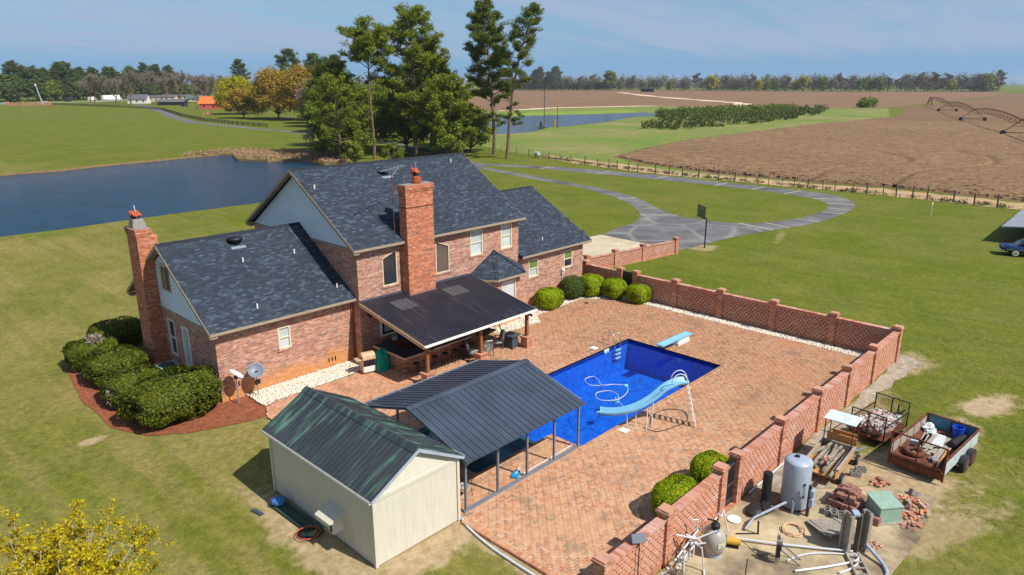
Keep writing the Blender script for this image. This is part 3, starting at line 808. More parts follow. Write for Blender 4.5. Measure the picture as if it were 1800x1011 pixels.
sheet('far_drive', [(113, 158), (116, 156), (118.8, 170.4), (119, 193.7), (119.6, 215.7), (119.4, 233.4), (121.8, 259.9), (121.8, 288.4), (135.8, 343.6), (160, 417), (196, 560), (190, 562), (154, 418), (131, 344), (117.2, 289), (117.6, 260), (115.8, 233.6), (116.6, 215.7), (116, 194)], G0 + 0.014, MAT['asphalt'])
sheet('far_road', [(60, 640), (113, 646), (154, 670), (194, 681), (265, 768), (367, 894), (440, 944), (600, 1050), (604, 1040), (446, 930), (374, 880), (272, 755), (200, 669), (156, 658), (115, 634), (60, 628)], G0 + 0.05, M('grey_far_road', S(176, 176, 172), 0.9, 0.08, 0.1))
mulch = [(9.4, 43.4), (8.8, 41.3), (8.3, 37.2), (8.35, 33.3), (9.2, 31.2), (10.6, 30.1), (12.3, 29.55), (13.2, 29.2), (13.9, 29.2), (14.8, 30.4), (14.7, 31.4), (14.3, 32.0), (13.0, 32.1), (13.0, 46.5), (11.2, 46.5)]
sheet('mulch_bed', rough_edge(mulch, 0.5, 0.06, 2), G0 + 0.03, MAT['mulch'])
# pool-equipment slab and the gravelly strip beside the wall
sheet('equipment_slab', [(15.8, 8.9), (21.84, 4.35), (24.6, 4.2), (28.1, 4.5), (26.9, 6.6), (26.0, 7.3), (23.6, 9.74), (15.8, 9.74)], G0 + 0.05, MAT['slab'])
sheet('gravel_strip', rough_edge([(23.6, 9.74), (26.0, 7.6), (27.2, 8.8), (31.0, 9.0), (36.5, 9.1), (42.3, 8.6), (43.0, 9.9), (42.0, 10.3), (42.0, 9.74)], 0.6, 0.12, 12), G0 + 0.02, MAT['shell'])
# ================================================================= house
house = thing('brick_house', 'large red brick house with steep dark shingle roofs and two brick chimneys', 'house', (27.0, 37.0, G0))
def on(face, at):
    return (lambda u, d, z: (u, at + d, z)) if face == 'y' else (lambda u, d, z: (at + d, u, z))

def wall(face, at, u0, u1, z0, z1, holes, mat, parent=house, name='wall'):
    f = on(face, at); mb = MB()
    us = sorted({u0, u1, *[h[i] for h in holes for i in (0, 1)]}); zs = sorted({z0, z1, *[h[i] for h in holes for i in (2, 3)]})
    def face4(a, b, c, d):
        mb.quad(a, b, c, d) if face == 'y' else mb.quad(d, c, b, a)
    for i in range(len(us) - 1):
        for j in range(len(zs) - 1):
            cu, cz = (us[i] + us[i + 1]) / 2, (zs[j] + zs[j + 1]) / 2
            if any(h[0] < cu < h[1] and h[2] < cz < h[3] for h in holes): continue
            face4(f(us[i], 0, zs[j]), f(us[i + 1], 0, zs[j]), f(us[i + 1], 0, zs[j + 1]), f(us[i], 0, zs[j + 1]))
    for a, b, c, d in holes:
        for p, q in (((a, c), (b, c)), ((b, c), (b, d)), ((b, d), (a, d)), ((a, d), (a, c))):
            face4(f(p[0], 0, p[1]), f(p[0], 0.16, p[1]), f(q[0], 0.16, q[1]), f(q[0], 0, q[1]))
    return mb.build(name, mat, parent)

def window(face, at, u0, u1, z0, z1, glass, parent=house, mat=None, fw=0.07, sill=True, mid=True, top=None, brick='brick'):
    """frame ring set in the opening, one or two panes, meeting rail, brick sill"""
    f = on(face, at); mat = mat or MAT['sash']
    tl, tr = top if top else (z1, z1)
    def bx(mb, a, b, c, d, d0, d1):
        V = [f(a, d0, c), f(b, d0, c), f(b, d1, c), f(a, d1, c), f(a, d0, d), f(b, d0, d), f(b, d1, d), f(a, d1, d)]
        mb.add(V, [(3, 2, 1, 0), (4, 5, 6, 7), (0, 1, 5, 4), (1, 2, 6, 5), (2, 3, 7, 6), (3, 0, 4, 7)])
    e = 0.012
    mb = MB()
    bx(mb, u0 - e, u0 + fw, z0, tl - (fw if top else 0), -0.02, 0.11); bx(mb, u1 - fw, u1 + e, z0, tr - (fw if top else 0), -0.021, 0.11)
    bx(mb, u0 + fw, u1 - fw, z0, z0 + fw, -0.022, 0.109)
    if top: mb.beam(f(u0, 0.045, tl - fw / 2), f(u1, 0.045, tr - fw / 2), 0.13, fw, up=(0, 0, 1))
    else: bx(mb, u0 + fw, u1 - fw, z1 - fw, z1, -0.022, 0.109)
    w_ = mb.build('window', mat, parent)
    zm = (z0 + z1) / 2
    if mid:
        mb = MB(); bx(mb, u0 + fw, u1 - fw, zm - 0.03, zm + 0.03, 0.0, 0.07); mb.build('meeting_rail', mat, w_)
        g = glass if isinstance(glass, tuple) else (glass, glass)
        mb = MB(); bx(mb, u0 + fw, u1 - fw, zm + 0.03, z1 - fw, 0.04, 0.06); mb.build('pane', MAT[g[0]], w_)
        mb = MB(); bx(mb, u0 + fw, u1 - fw, z0 + fw, zm - 0.03, 0.06, 0.08); mb.build('pane', MAT[g[1]], w_)
    elif top:
        mb = MB(); A = [f(u0 + fw, 0.05, z0 + fw), f(u1 - fw, 0.05, z0 + fw), f(u1 - fw, 0.05, tr - fw), f(u0 + fw, 0.05, tl - fw)]
        mb.extr(A, (0, 0.02, 0)); mb.build('pane', MAT[glass], w_)
    else:
        mb = MB(); bx(mb, u0 + fw, u1 - fw, z0 + fw, z1 - fw, 0.05, 0.07); mb.build('pane', MAT[glass], w_)
    if sill:
        mb = MB(); bx(mb, u0 - 0.1, u1 + 0.1, z0 - 0.11, z0 - 0.003, -0.055, 0.10); mb.build('sill', MAT[brick], w_)
    return w_

BR = MAT['brick']
# left wing
LW = (16.22, 16.90, 1.80, 2.98)
wall('y', 32.05, 13.0, 20.745, G0, 3.62, [LW], BR)
window('y', 32.05, *LW, ('glass_blind', 'glass_pale'))
W2 = (36.95, 37.80, 1.0, 3.0); DR = (35.15, 36.0, 0.75, 3.0); W1 = (36.58, 37.9, 4.55, 5.98)
wall('x', 13.0, 32.05, 41.95, G0, 3.42, [W2, DR], BR)
window('x', 13.0, *W2, ('glass', 'glass'), mat=MAT['white'])
window('x', 13.0, *DR, 'glass_blind', mat=MAT['white'], mid=False, sill=False, fw=0.13)
mb = MB(); mb.quad((20.74, 41.95, G0), (13.0, 41.95, G0), (13.0, 41.95, 3.62), (20.74, 41.95, 3.62)); mb.build('wall', BR, house)
# main block
B1 = (22.40, 23.38, 4.03, 5.99); B2 = (26.27, 27.30, 4.0, 5.99); B3 = (29.08, 30.13, 4.58, 6.2); B4 = (31.78, 32.80, 4.58, 6.24)
DD = (22.0, 24.4, 1.15, 2.95)
BAYH = (29.4, 33.0, G0 + 0.4, 3.0)
wall('y', 31.35, 20.75, 33.45, G0, 6.42, [B1, B2, B3, B4, DD], BR)
window('y', 31.35, *B1, 'glass', mid=False, top=(5.64, 5.99), fw=.045)
window('y', 31.35, *B2, 'glass_brown', mid=False, top=(5.99, 5.60), fw=.045)  # reflection of brown fields and roof is put into the pane colour
for a, hh, up in ((B1, (5.64, 5.99), 0), (B2, (5.99, 5.60), 1)):   # brick that closes the slanted heads
    x0, x1 = a[0], a[1]
    tri = [(x0, 31.348, hh[0]), (x1, 31.348, hh[1]), (x0 if up == 0 else x1, 31.348, 5.992)]
    if up == 0: tri = [(x0 - 0.001, 31.346, hh[0]), (x1, 31.346, 5.992), (x0 - 0.001, 31.346, 5.992)]
    else: tri = [(x0, 31.346, 5.992), (x1 + 0.001, 31.346, hh[1]), (x1 + 0.001, 31.346, 5.992)]
    mb = MB(); mb.extr(tri, (0, 0.15, 0)); mb.build('window_head', BR, house)
window('y', 31.35, *B3, ('glass_blind', 'glass_pale')); window('y', 31.35, *B4, ('glass_blind', 'glass_pale'))
# glazed double doors and serving opening under the porch
f = MB(); f.box(22.0, 22.12, 31.27, 31.5, 1.15, 2.95); f.box(24.28, 24.4, 31.272, 31.5, 1.15, 2.95); f.box(22.12, 24.28, 31.268, 31.5, 2.83, 2.95); f.box(22.12, 24.28, 31.266, 31.5, 1.15, 1.24); f.box(23.14, 23.26, 31.274, 31.5, 1.24, 2.83)
dw = f.build('window', MAT['white'], house)
for a, b in ((22.12, 23.14), (23.26, 24.28)):
    m2 = MB(); m2.box(a, b, 31.33, 31.36, 1.24, 2.83); m2.build('pane', MAT['glass'], dw)
    m2 = MB(); m2.box(a + 0.18, b - 0.18, 31.318, 31.328, 1.36, 2.72); m2.build('screen', MAT['glass_blind'], dw)
mb = MB(); mb.quad((20.75, 42.65, G0), (20.75, 31.35, G0), (20.75, 31.35, 6.42), (20.75, 42.65, 6.42)); mb.build('wall', BR, house)
mb = MB(); mb.quad((33.45, 31.35, G0), (33.45, 42.65, G0), (33.45, 42.65, 6.42), (33.45, 31.35, 6.42)); mb.quad((33.45, 42.65, G0), (20.75, 42.65, G0), (20.75, 42.65, 6.42), (33.45, 42.65, 6.42)); mb.build('wall', BR, house)
# garage wing
G1 = (34.48, 35.45, 2.1, 3.32); G2 = (38.25, 39.2, 2.1, 3.34)
wall('y', 31.352, 33.46, 40.45, G0, 3.72, [G1, G2], BR)
window('y', 31.352, *G1, ('glass_green', 'glass_blind')); window('y', 31.352, *G2, ('glass_green', 'glass'))
mb = MB(); mb.quad((40.45, 31.352, G0), (40.45, 42.65, G0), (40.45, 42.65, 3.72), (40.45, 31.352, 3.72)); mb.quad((40.45, 42.65, G0), (33.46, 42.65, G0), (33.46, 42.65, 3.72), (40.45, 42.65, 3.72)); mb.build('wall', BR, house)
mb = MB(); mb.extr([(40.45, 31.36, 3.72), (40.45, 42.64, 3.72), (40.45, 37.0, 6.95)], (-0.2, 0, 0)); mb.build('gable', MAT['siding'], house)
# right gable of the main block
mb = MB(); mb.extr([(33.45, 31.36, 6.42), (33.45, 42.64, 6.42), (33.45, 37.0, 9.98)], (-0.2, 0, 0)); mb.build('gable', MAT['siding'], house)

def lap_gable(X, ya, yb, zb, ym, zt, step, hole=None):
    """weatherboards across a gable that faces -X"""
    mb = MB(); mb.extr([(X + 0.06, ya, zb), (X + 0.06, ym, zt), (X + 0.06, yb, zb)], (0.16, 0, 0)); mb.build('gable', MAT['steel'], house)  # grey backing showing in the gaps stands in for shadow lines under boards
    zz = zb
    while zz < zt - 0.12:
        z1 = min(zz + step, zt - 0.02)
        def half(q): return (zt - q) / (zt - zb)
        a0 = ym - (ym - ya) * half(zz); b0 = ym + (yb - ym) * half(zz); a1 = ym - (ym - ya) * half(z1); b1 = ym + (yb - ym) * half(z1)
        spans = [((a0, a1), (b0, b1))]
        if hole and zz < hole[3] and z1 > hole[2]:
            spans = [((a0, a1), (hole[0], hole[0])), ((hole[1], hole[1]), (b0, b1))]
        for (p0, p1), (q0, q1) in spans:
            if q0 - p0 < 0.05: continue
            p1 = min(max(p1, p0), q0); q1 = max(q1, p1)
            m2 = MB()
            V = [(X - 0.04, p0, zz + 0.024), (X - 0.04, q0, zz + 0.024), (X + 0.03, q1, z1), (X + 0.03, p1, z1), (X + 0.058, p0, zz + 0.024), (X + 0.058, q0, zz + 0.024), (X + 0.058, q1, z1), (X + 0.058, p1, z1)]
            m2.add(V, [(0, 3, 2, 1), (4, 5, 6, 7), (0, 1, 5, 4), (2, 3, 7, 6), (0, 4, 7, 3), (1, 2, 6, 5)])
            m2.build('siding_board', MAT['siding'], house)
        zz += step
lap_gable(13.0, 32.1, 41.9, 3.56, 37.0, 6.92, 0.19, hole=W1)
lap_gable(20.75, 31.4, 42.6, 6.42, 37.0, 10.0, 0.20)
window('x', 12.985, *W1, 'glass_brown', mid=False, sill=False)
m2 = MB(); m2.box(12.955, 12.965, 37.25, 37.29, 4.62, 5.91); m2.build('mullion', MAT['sash'], house)
for X, a, b, zz in ((12.93, 32.0, 42.0, 3.42), (20.68, 31.3, 42.7, 6.28)):
    m2 = MB(); m2.box(X, X + 0.07, a, b, zz, zz + 0.14); m2.build('band_board', MAT['trim'], house)

# ---- roofs
def gable_roof(x0, x1, ye, ze, yr, zr, yb, th=0.14, rake0=True, rake1=True):
    s = (zr - ze) / (yr - ye)
    for (a, za, sgn) in ((ye, ze, 1), (yb, ze, -1)):
        P = [(x0, a, za), (x1, a, za), (x1, yr, zr), (x0, yr, zr)]
        mb = MB(); V = [(p[0], p[1], p[2]) for p in P] + [(p[0], p[1], p[2] - th) for p in P]
        F = [(0, 1, 2, 3), (7, 6, 5, 4), (0, 4, 5, 1), (1, 5, 6, 2), (2, 6, 7, 3), (3, 7, 4, 0)]
        if sgn < 0: F = [tuple(reversed(q)) for q in F]
        mb.add(V, F); rf = mb.build('roof', MAT['shingle'], house)
        mb = MB(); mb.box(x0, x1, *((a - 0.03, a - 0.004) if sgn > 0 else (a + 0.004, a + 0.03)), za - th - 0.01, za - 0.012); mb.build('fascia', MAT['trim'], rf)
        wy = (a + 0.02, a + 0.42) if sgn > 0 else (a - 0.42, a - 0.02)
        mb = MB(); mb.box(x0 + 0.05, x1 - 0.05, wy[0], wy[1], za - th - 0.055, za - th - 0.035); mb.build('soffit', MAT['trim'], rf)
        for xx, on_ in ((x0, rake0), (x1, rake1)):
            if not on_: continue
            dx = -0.03 if xx == x0 else 0.03
            lo, hi = sorted((xx + dx * 0.1, xx + dx))
            mb = MB(); mb.extr([(lo, a, za - 0.015), (lo, yr, zr - 0.015), (lo, yr, zr - 0.21), (lo, a, za - 0.21)], (hi - lo, 0, 0)); mb.build('rake_board', MAT['trim'], rf)
            ins = 0.33 if xx == x0 else -0.33
            mb = MB(); mb.extr([(xx, a, za - th - 0.004), (xx, yr, zr - th - 0.004), (xx, yr, zr - th - 0.024), (xx, a, za - th - 0.024)], (ins, 0, 0)); mb.build('rake_soffit', MAT['trim'], rf)
    mb = MB()
    k = max(2, int((x1 - x0) / 0.3))
    for i in range(k):
        a = x0 + (x1 - x0) * i / k; b = x0 + (x1 - x0) * (i + 1) / k + 0.02; up = 0.006 * (i % 2)
        mb.add([(a, yr - 0.16, zr - 0.16 * s + 0.02 + up), (b, yr - 0.16, zr - 0.16 * s + 0.012 + up), (b, yr, zr + 0.028 + up), (a, yr, zr + 0.036 + up), (a, yr + 0.16, zr - 0.16 * s + 0.02 + up), (b, yr + 0.16, zr - 0.16 * s + 0.012 + up)], [(0, 1, 2, 3), (3, 2, 5, 4)])
    mb.build('ridge_cap', M('ridge_cap_shingle', S(40, 46, 56), 0.9, 0.2, 4), house)
gable_roof(12.62, 20.748, 31.60, 3.68, 37.0, 7.16, 42.4, rake1=False)
gable_roof(20.36, 33.72, 30.95, 6.50, 37.0, 10.28, 43.05)
gable_roof(33.46, 41.0, 30.95, 3.84, 37.0, 7.22, 43.05, rake0=False)
# boxed eave returns
for x0, x1, y0, y1, z0, z1 in ((12.64, 12.99, 31.62, 32.05, 3.40, 3.50), (12.64, 12.99, 41.9, 42.38, 3.40, 3.50), (20.38, 20.74, 30.98, 31.35, 6.22, 6.33), (20.38, 20.74, 42.6, 43.0, 6.22, 6.33)):
    mb = MB(); mb.box(x0, x1, y0, y1, z0, z1); mb.build('eave_return', MAT['trim'], house)
# bay with a hipped little roof
bay = [(28.95, 31.348), (30.05, 30.08), (32.25, 30.08), (33.35, 31.348)]
for i, hole in ((0, None), (1, (30.55, 31.85, 0.9, 2.85)), (2, None)):
    a = Vector((*bay[i], 0)); b = Vector((*bay[i + 1], 0))
    if hole:
        wall('y', 30.08, 30.05, 32.25, G0, 3.08, [hole], BR)
        window('y', 30.08, *hole, 'glass_pale', mid=False)
    else:
        mb = MB(); mb.quad((a.x, a.y, G0), (b.x, b.y, G0), (b.x, b.y, 3.08), (a.x, a.y, 3.08)); mb.build('wall', BR, house)
        d = (b - a).normalized(); nrm = Vector((d.y, -d.x, 0))
        c0 = a + d * 0.45; c1 = b - d * 0.35
        m2 = MB(); m2.beam(c0 + nrm * 0.02 + Vector((0, 0, 1.75)), c1 + nrm * 0.02 + Vector((0, 0, 1.75)), 0.06, 1.9); ww = m2.build('window', MAT['sash'], house)
        m2 = MB(); m2.beam(c0 + d * 0.08 + nrm * 0.03 + Vector((0, 0, 1.75)), c1 - d * 0.08 + nrm * 0.03 + Vector((0, 0, 1.75)), 0.06, 1.74); m2.build('pane', MAT['glass_blind'], ww)
ev = [(28.55, 31.347), (29.85, 29.72), (32.45, 29.72), (33.78, 31.347)]
ap = (31.1, 31.347, 4.64)
mb = MB()
mb.add([(x, y, 3.22) for x, y in ev] + [ap] + [(x, y, 3.12) for x, y in ev], [(0, 1, 4), (1, 2, 4), (2, 3, 4), (0, 5, 6, 1), (1, 6, 7, 2), (2, 7, 8, 3), (8, 7, 6, 5)])
bay_roof = mb.build('bay_roof', MAT['shingle'], house)
mb = MB()
for i in range(3):
    mb.beam((*ev[i], 3.13), (*ev[i + 1], 3.13), 0.05, 0.14)
mb.build('fascia', MAT['trim'], bay_roof)
mb = MB()
for i in (1, 2): mb.beam((ev[i][0], ev[i][1], 3.235), (ap[0], ap[1], ap[2] + 0.01), 0.22, 0.03)
mb.build('hip_cap', MAT['shingle'], bay_roof)
# ---- chimneys
def chimney(x0, x1, y0, y1, z0, z1, mat, flue):
    mb = MB(); mb.box(x0, x1, y0, y1, z0, z1 - 0.42); c = mb.build('chimney', mat, house)
    for i, (e, za, zb) in enumerate(((0.02, z1 - 0.42, z1 - 0.345), (0.04, z1 - 0.345, z1 - 0.27), (0.06, z1 - 0.27, z1 - 0.03))):
        m2 = MB(); m2.box(x0 - e, x1 + e, y0 - e, y1 + e, za, zb); m2.build('corbel', mat, c)
    m2 = MB(); m2.box(x0 + 0.02, x1 - 0.02, y0 + 0.02, y1 - 0.02, z1 - 0.04, z1); m2.build('crown', MAT['cmu'], c)
    fx, fy, kind = flue
    m2 = MB()
    if kind == 'rust':
        m2.lathe([(0.27, 0), (0.28, 0.1), (0.24, 0.35), (0.21, 0.42)], (fx, fy, z1), 10)
    else:
        m2.add([(fx - .34, fy - .34, z1), (fx + .34, fy - .34, z1), (fx + .34, fy + .34, z1), (fx - .34, fy + .34, z1), (fx - .25, fy - .25, z1 + .45), (fx + .25, fy - .25, z1 + .45), (fx + .25, fy + .25, z1 + .45), (fx - .25, fy + .25, z1 + .45)],
               [(3, 2, 1, 0), (4, 5, 6, 7), (0, 1, 5, 4), (1, 2, 6, 5), (2, 3, 7, 6), (3, 0, 4, 7)])
    fl = m2.build('flue', MAT['rust_flue'] if kind == 'rust' else MAT['cmu'], c)
    m2 = MB(); m2.lathe([(0.20, 0), (0.20, 0.06), (0.15, 0.12)], (fx, fy, z1 + 0.43), 10); m2.build('collar', MAT['dark'], c)
    m2 = MB()   # wind-turning half hood
    for k in range(7):
        a0 = math.pi * (k / 7.0) + 0.5; a1 = math.pi * ((k + 1) / 7.0) + 0.5
        for zz0, zz1, r0, r1 in ((0.50, 0.66, 0.27, 0.33), (0.66, 0.84, 0.33, 0.2)):
            m2.add([(fx + r0 * math.cos(a0), fy + r0 * math.sin(a0), z1 + zz0), (fx + r0 * math.cos(a1), fy + r0 * math.sin(a1), z1 + zz0), (fx + r1 * math.cos(a1), fy + r1 * math.sin(a1) + (zz1 - 0.5) * 0.3, z1 + zz1), (fx + r1 * math.cos(a0), fy + r1 * math.sin(a0) + (zz1 - 0.5) * 0.3, z1 + zz1)], [(0, 1, 2, 3)])
    m2.cbox((fx, fy + 0.02, z1 + 0.72), (0.5, 0.46, 0.03), rz=0.4, rx=0.6)
    m2.build('hood', MAT['rust_flue'], c)
    m2 = MB(); m2.extr([(fx - 0.02, fy - 0.05, z1 + 0.82), (fx + 0.02, fy + 0.24, z1 + 0.86), (fx, fy + 0.1, z1 + 1.14)], (0.02, 0, 0)); m2.build('vane', MAT['galv'], c)
    return c
ch = chimney(23.72, 25.66, 30.70, 31.33, 2.0, 9.62, MAT['brick_red'], (24.75, 31.0, 'rust'))
mb = MB(); mb.box(23.70, 25.68, 30.68, 31.35, 8.34, 8.385); mb.build('band', MAT['rust'], ch)
mb = MB(); mb.extr([(23.66, 30.62, 3.36), (25.72, 30.62, 3.36), (25.72, 30.56, 3.27), (23.66, 30.56, 3.27)], (0, 0.1, 0)); mb.build('flashing', MAT['charcoal'], ch)
chimney(12.27, 12.995, 38.4, 39.8, G0, 7.78, MAT['brick_red'], (12.63, 39.1, 'stone'))
mb = MB(); mb.box(12.996, 13.3, 38.4, 39.8, 3.5, 7.36)
mb.build('chimney_shoulder', MAT['brick_red'], house)
# ---- roof furniture
def roofz(y, ye, ze, zr): return ze + (zr - ze) / (37 - ye) * (y - ye)
for x, y, kind, (ye, ze, zr) in ((16.23, 35.12, 'p', (31.6, 3.68, 7.16)), (19.18, 35.06, 'p', (31.6, 3.68, 7.16)), (20.13, 32.49, 'p', (31.6, 3.68, 7.16)), (15.43, 32.37, 'p', (31.6, 3.68, 7.16)), (16.5, 36.4, 'd', (31.6, 3.68, 7.16)),
                                (26.2, 36.0, 'd', (30.95, 6.5, 10.28)), (20.95, 35.39, 'p', (30.95, 6.5, 10.28)), (31.98, 36.29, 'p', (30.95, 6.5, 10.28)), (36.5, 31.9, 'p', (30.95, 3.84, 7.22))):
    zz = roofz(y, ye, ze, zr)
    if kind == 'p':
        m2 = MB(); m2.cyl((x, y, zz - 0.05), (x, y, zz + 0.22), 0.045, 8); m2.build('vent_pipe', MAT['white'], house)
    else:
        m2 = MB(); m2.lathe([(0.30, 0.0), (0.30, 0.12), (0.42, 0.14), (0.40, 0.24), (0.25, 0.31), (0.05, 0.33)], (x, y, zz - 0.02), 14); v = m2.build('attic_vent', MAT['dark'], house, True)
        m2 = MB(); m2.add([(x - .4, y - .46, roofz(y - .46, ye, ze, zr) + .012), (x + .4, y - .46, roofz(y - .46, ye, ze, zr) + .012), (x + .4, y - .3, roofz(y - .3, ye, ze, zr) + .012), (x - .4, y - .3, roofz(y - .3, ye, ze, zr) + .012)], [(0, 1, 2, 3)]); m2.build('flange', MAT['galv'], v)
# fallen cable lying on the left roof
pts = [(19.7, 36.8, 0), (19.9, 35.5, 0), (19.9, 34.2, 0), (20.05, 33.0, 0), (20.3, 31.9, 0)]
m2 = MB(); m2.tube([(a, b, roofz(b, 31.6, 3.68, 7.16) + 0.02) for a, b, _ in pts], 0.012, 4); m2.build('cable', MAT['dark'], house)
# crawl-space vents, meter, downspout, wall lantern
for x in (19.0, 19.2, 19.4):
    m2 = MB(); m2.box(x, x + 0.07, 32.03, 32.06, 0.30, 0.52); m2.build('wall_vent', MAT['dark'], house)
m2 = MB(); m2.box(37.95, 38.2, 31.22, 31.345, 1.75, 2.15); m2.cyl((38.07, 31.22, 2.0), (38.07, 31.12, 2.0), 0.09, 10); m2.tube([(38.07, 31.3, 1.75), (38.07, 31.3, 0)], 0.03, 6); m2.build('electric_meter', MAT['white'], house)
m2 = MB(); m2.box(20.60, 20.70, 31.93, 32.04, G0, 3.5); m2.build('downspout', MAT['wood_post'], house)
m2 = MB(); m2.box(21.25, 21.42, 31.15, 31.345, 2.55, 2.9); m2.build('wall_lantern', MAT['dark'], house)
# television aerial on a pole clamped to the chimney's west side
an = thing('roof_antenna', 'rusty television aerial on a thin pole beside the tall chimney', 'antenna', (23.45, 31.5, 6.9))
m2 = MB(); m2.tube([(23.45, 31.5, 6.85), (23.45, 31.5, 10.55)], 0.026, 6); m2.build('mast', MAT['rust'], an)
m2 = MB(); m2.beam((22.4, 31.1, 10.45), (24.6, 31.9, 10.55), 0.03)
m2.build('boom', MAT['galv'], an)
m2 = MB()
for t, L_ in ((0.05, 0.55), (0.2, 0.5), (0.35, 0.45), (0.5, 0.42), (0.65, 0.4), (0.8, 0.35), (0.95, 0.3)):
    c = Vector((22.4 + 2.2 * t, 31.1 + 0.8 * t, 10.46 + 0.1 * t)); d = Vector((-0.34, 0.94, 0)) * L_
    m2.tube([c - d, c + d], 0.012, 4)
m2.tube([(23.45, 31.5, 10.1), (22.75, 31.2, 10.48)], 0.012, 4); m2.tube([(23.45, 31.5, 10.1), (24.1, 31.75, 10.5)], 0.012, 4)
m2.build('element', MAT['galv'], an)

# ================================================================= porch
porch = thing('porch', 'black metal shed roof porch on brown posts over the brick bar', 'porch', (24.9, 28.6, 0))
PY0, PZ0, PY1, PZ1 = 25.83, 2.42, 31.345, 3.47
def pz(y): return PZ0 + (PZ1 - PZ0) * (y - PY0) / (PY1 - PY0)
nP = 36; pw = (29.05 - 20.74) / nP
def rib_panel(x0, w_, ya, za, yb, zb, rib=0.028, th=0.03):
    mb = MB()
    prof = [(0, 0), (0.0, rib), (0.035, rib), (0.05, 0.002), (w_ * 0.5, 0.0), (w_ * 0.5 + 0.012, 0.010), (w_ * 0.5 + 0.03, 0.0), (w_ - 0.004, 0.0)]
    V = [(x0 + a, ya, za + b) for a, b in prof] + [(x0 + a, yb, zb + b) for a, b in prof] + [(x0, ya, za - th), (x0 + w_ - 0.004, ya, za - th), (x0, yb, zb - th), (x0 + w_ - 0.004, yb, zb - th)]
    n = len(prof); F = [(i, i + 1, n + i + 1, n + i) for i in range(n - 1)]
    F += [(2 * n, 2 * n + 2, 2 * n + 3, 2 * n + 1), (2 * n, 2 * n + 1, n - 1, 0), (2 * n + 3, 2 * n + 2, n, 2 * n - 1), (2 * n + 2, 2 * n, 0, n), (2 * n + 1, 2 * n + 3, 2 * n - 1, n - 1)]
    if yb < ya: F = [tuple(reversed(q)) for q in F]
    return mb.add(V, F)
pan = rib_panel(20.74, pw, PY0, PZ0, PY1, PZ1).build('roof_panel', MAT['porch_metal'], porch)
for i in range(1, nP):
    c = pan.copy(); COL.objects.link(c); c.location.x = i * pw
for a, b in ((20.74, 23.7), (25.68, 28.8)):
    mb = MB(); mb.box(a, b, 31.24, 31.34, 3.44, 3.56); mb.build('wall_flashing', MAT['charcoal'], porch)
mb = MB(); mb.extr([(20.69, PY0, PZ0 - 0.02), (20.69, PY1, PZ1 - 0.02), (20.69, PY1, PZ1 - 0.22), (20.69, PY0, PZ0 - 0.22)], (0.045, 0, 0)); mb.build('rake_board', MAT['tan_metal'], porch)
mb = MB(); mb.extr([(29.055, PY0, PZ0 - 0.02), (29.055, 30.6, pz(30.6) - 0.02), (29.055, 30.6, pz(30.6) - 0.2), (29.055, PY0, PZ0 - 0.2)], (0.04, 0, 0)); mb.build('rake_board', MAT['tan_metal'], porch)
mb = MB(); mb.box(20.72, 29.08, PY0 - 0.13, PY0 - 0.115, PZ0 - 0.13, PZ0 - 0.01); mb.box(20.72, 29.08, PY0 - 0.115, PY0 - 0.02, PZ0 - 0.13, PZ0 - 0.115); mb.box(20.72, 29.08, PY0 - 0.02, PY0 - 0.005, PZ0 - 0.13, PZ0 - 0.035)
mb.build('gutter', MAT['white'], porch)
mb = MB(); mb.box(20.8, 29.0, 26.18, 26.42, 2.18, 2.36); mb.build('beam', MAT['wood_post'], porch)
mb = MB()
for i in range(8):
    x = 21.2 + i * 1.08
    mb.beam((x, PY0 + 0.1, PZ0 - 0.09), (x, 30.5, pz(30.5) - 0.09), 0.06, 0.1)
mb.build('rafter', MAT['wood_post'], porch)
for i, x in enumerate((21.25, 25.05, 28.8)):
    mb = MB(); mb.box(x - 0.24, x + 0.24, 26.06, 26.54, 0.0, 0.60); pd = mb.build('pedestal', MAT['brick_wall'], porch)
    mb = MB(); mb.box(x - 0.29, x + 0.29, 26.01, 26.59, 0.60, 0.68); mb.build('cap', MAT['brick_red'], pd)
    mb = MB(); mb.box(x - 0.085, x + 0.085, 26.215, 26.385, 0.68, 2.19); mb.build('post', MAT['wood_post'], porch)
    mb = MB(); mb.box(x + 0.087, x + 0.2, 26.2, 26.4, 1.92, 2.12); mb.cyl((x + 0.15, 26.2, 2.0), (x + 0.2, 26.05, 1.92), 0.07, 8); mb.build('spotlight', MAT['dark'], porch)
mb = MB()
for x0, y0 in ((23.15, 30.05), (26.2, 30.1)):
    pass
# ---- bar counter
bar = thing('bar_counter', 'L shaped brick bar with dark plank top under the porch roof', 'bar', (23.4, 28.9, 0))
mb = MB(); mb.box(21.25, 25.6, 28.22, 28.72, 0, 1.0); mb.box(21.25, 21.8, 28.72, 30.6, 0, 1.0); mb.build('base', MAT['bar_brick'], bar)
mb = MB()
for i in range(5):
    y0 = 27.92 + i * 0.18; mb.box(21.08, 25.78, y0, y0 + 0.172, 1.0, 1.065 + 0.003 * (i % 2))
mb.box(21.08, 21.95, 28.83, 30.7, 1.0, 1.064)
mb.build('counter_top', MAT['bar_top'], bar)
mb = MB(); mb.box(21.04, 25.82, 27.87, 27.915, 0.96, 1.062); mb.box(21.03, 21.075, 27.915, 30.7, 0.96, 1.061); mb.build('counter_edge', MAT['tan_metal'], bar)
mb = MB(); mb.box(22.0, 24.6, 30.55, 31.2, 0.0, 0.95); mb.build('back_counter', MAT['deckwood'], bar)
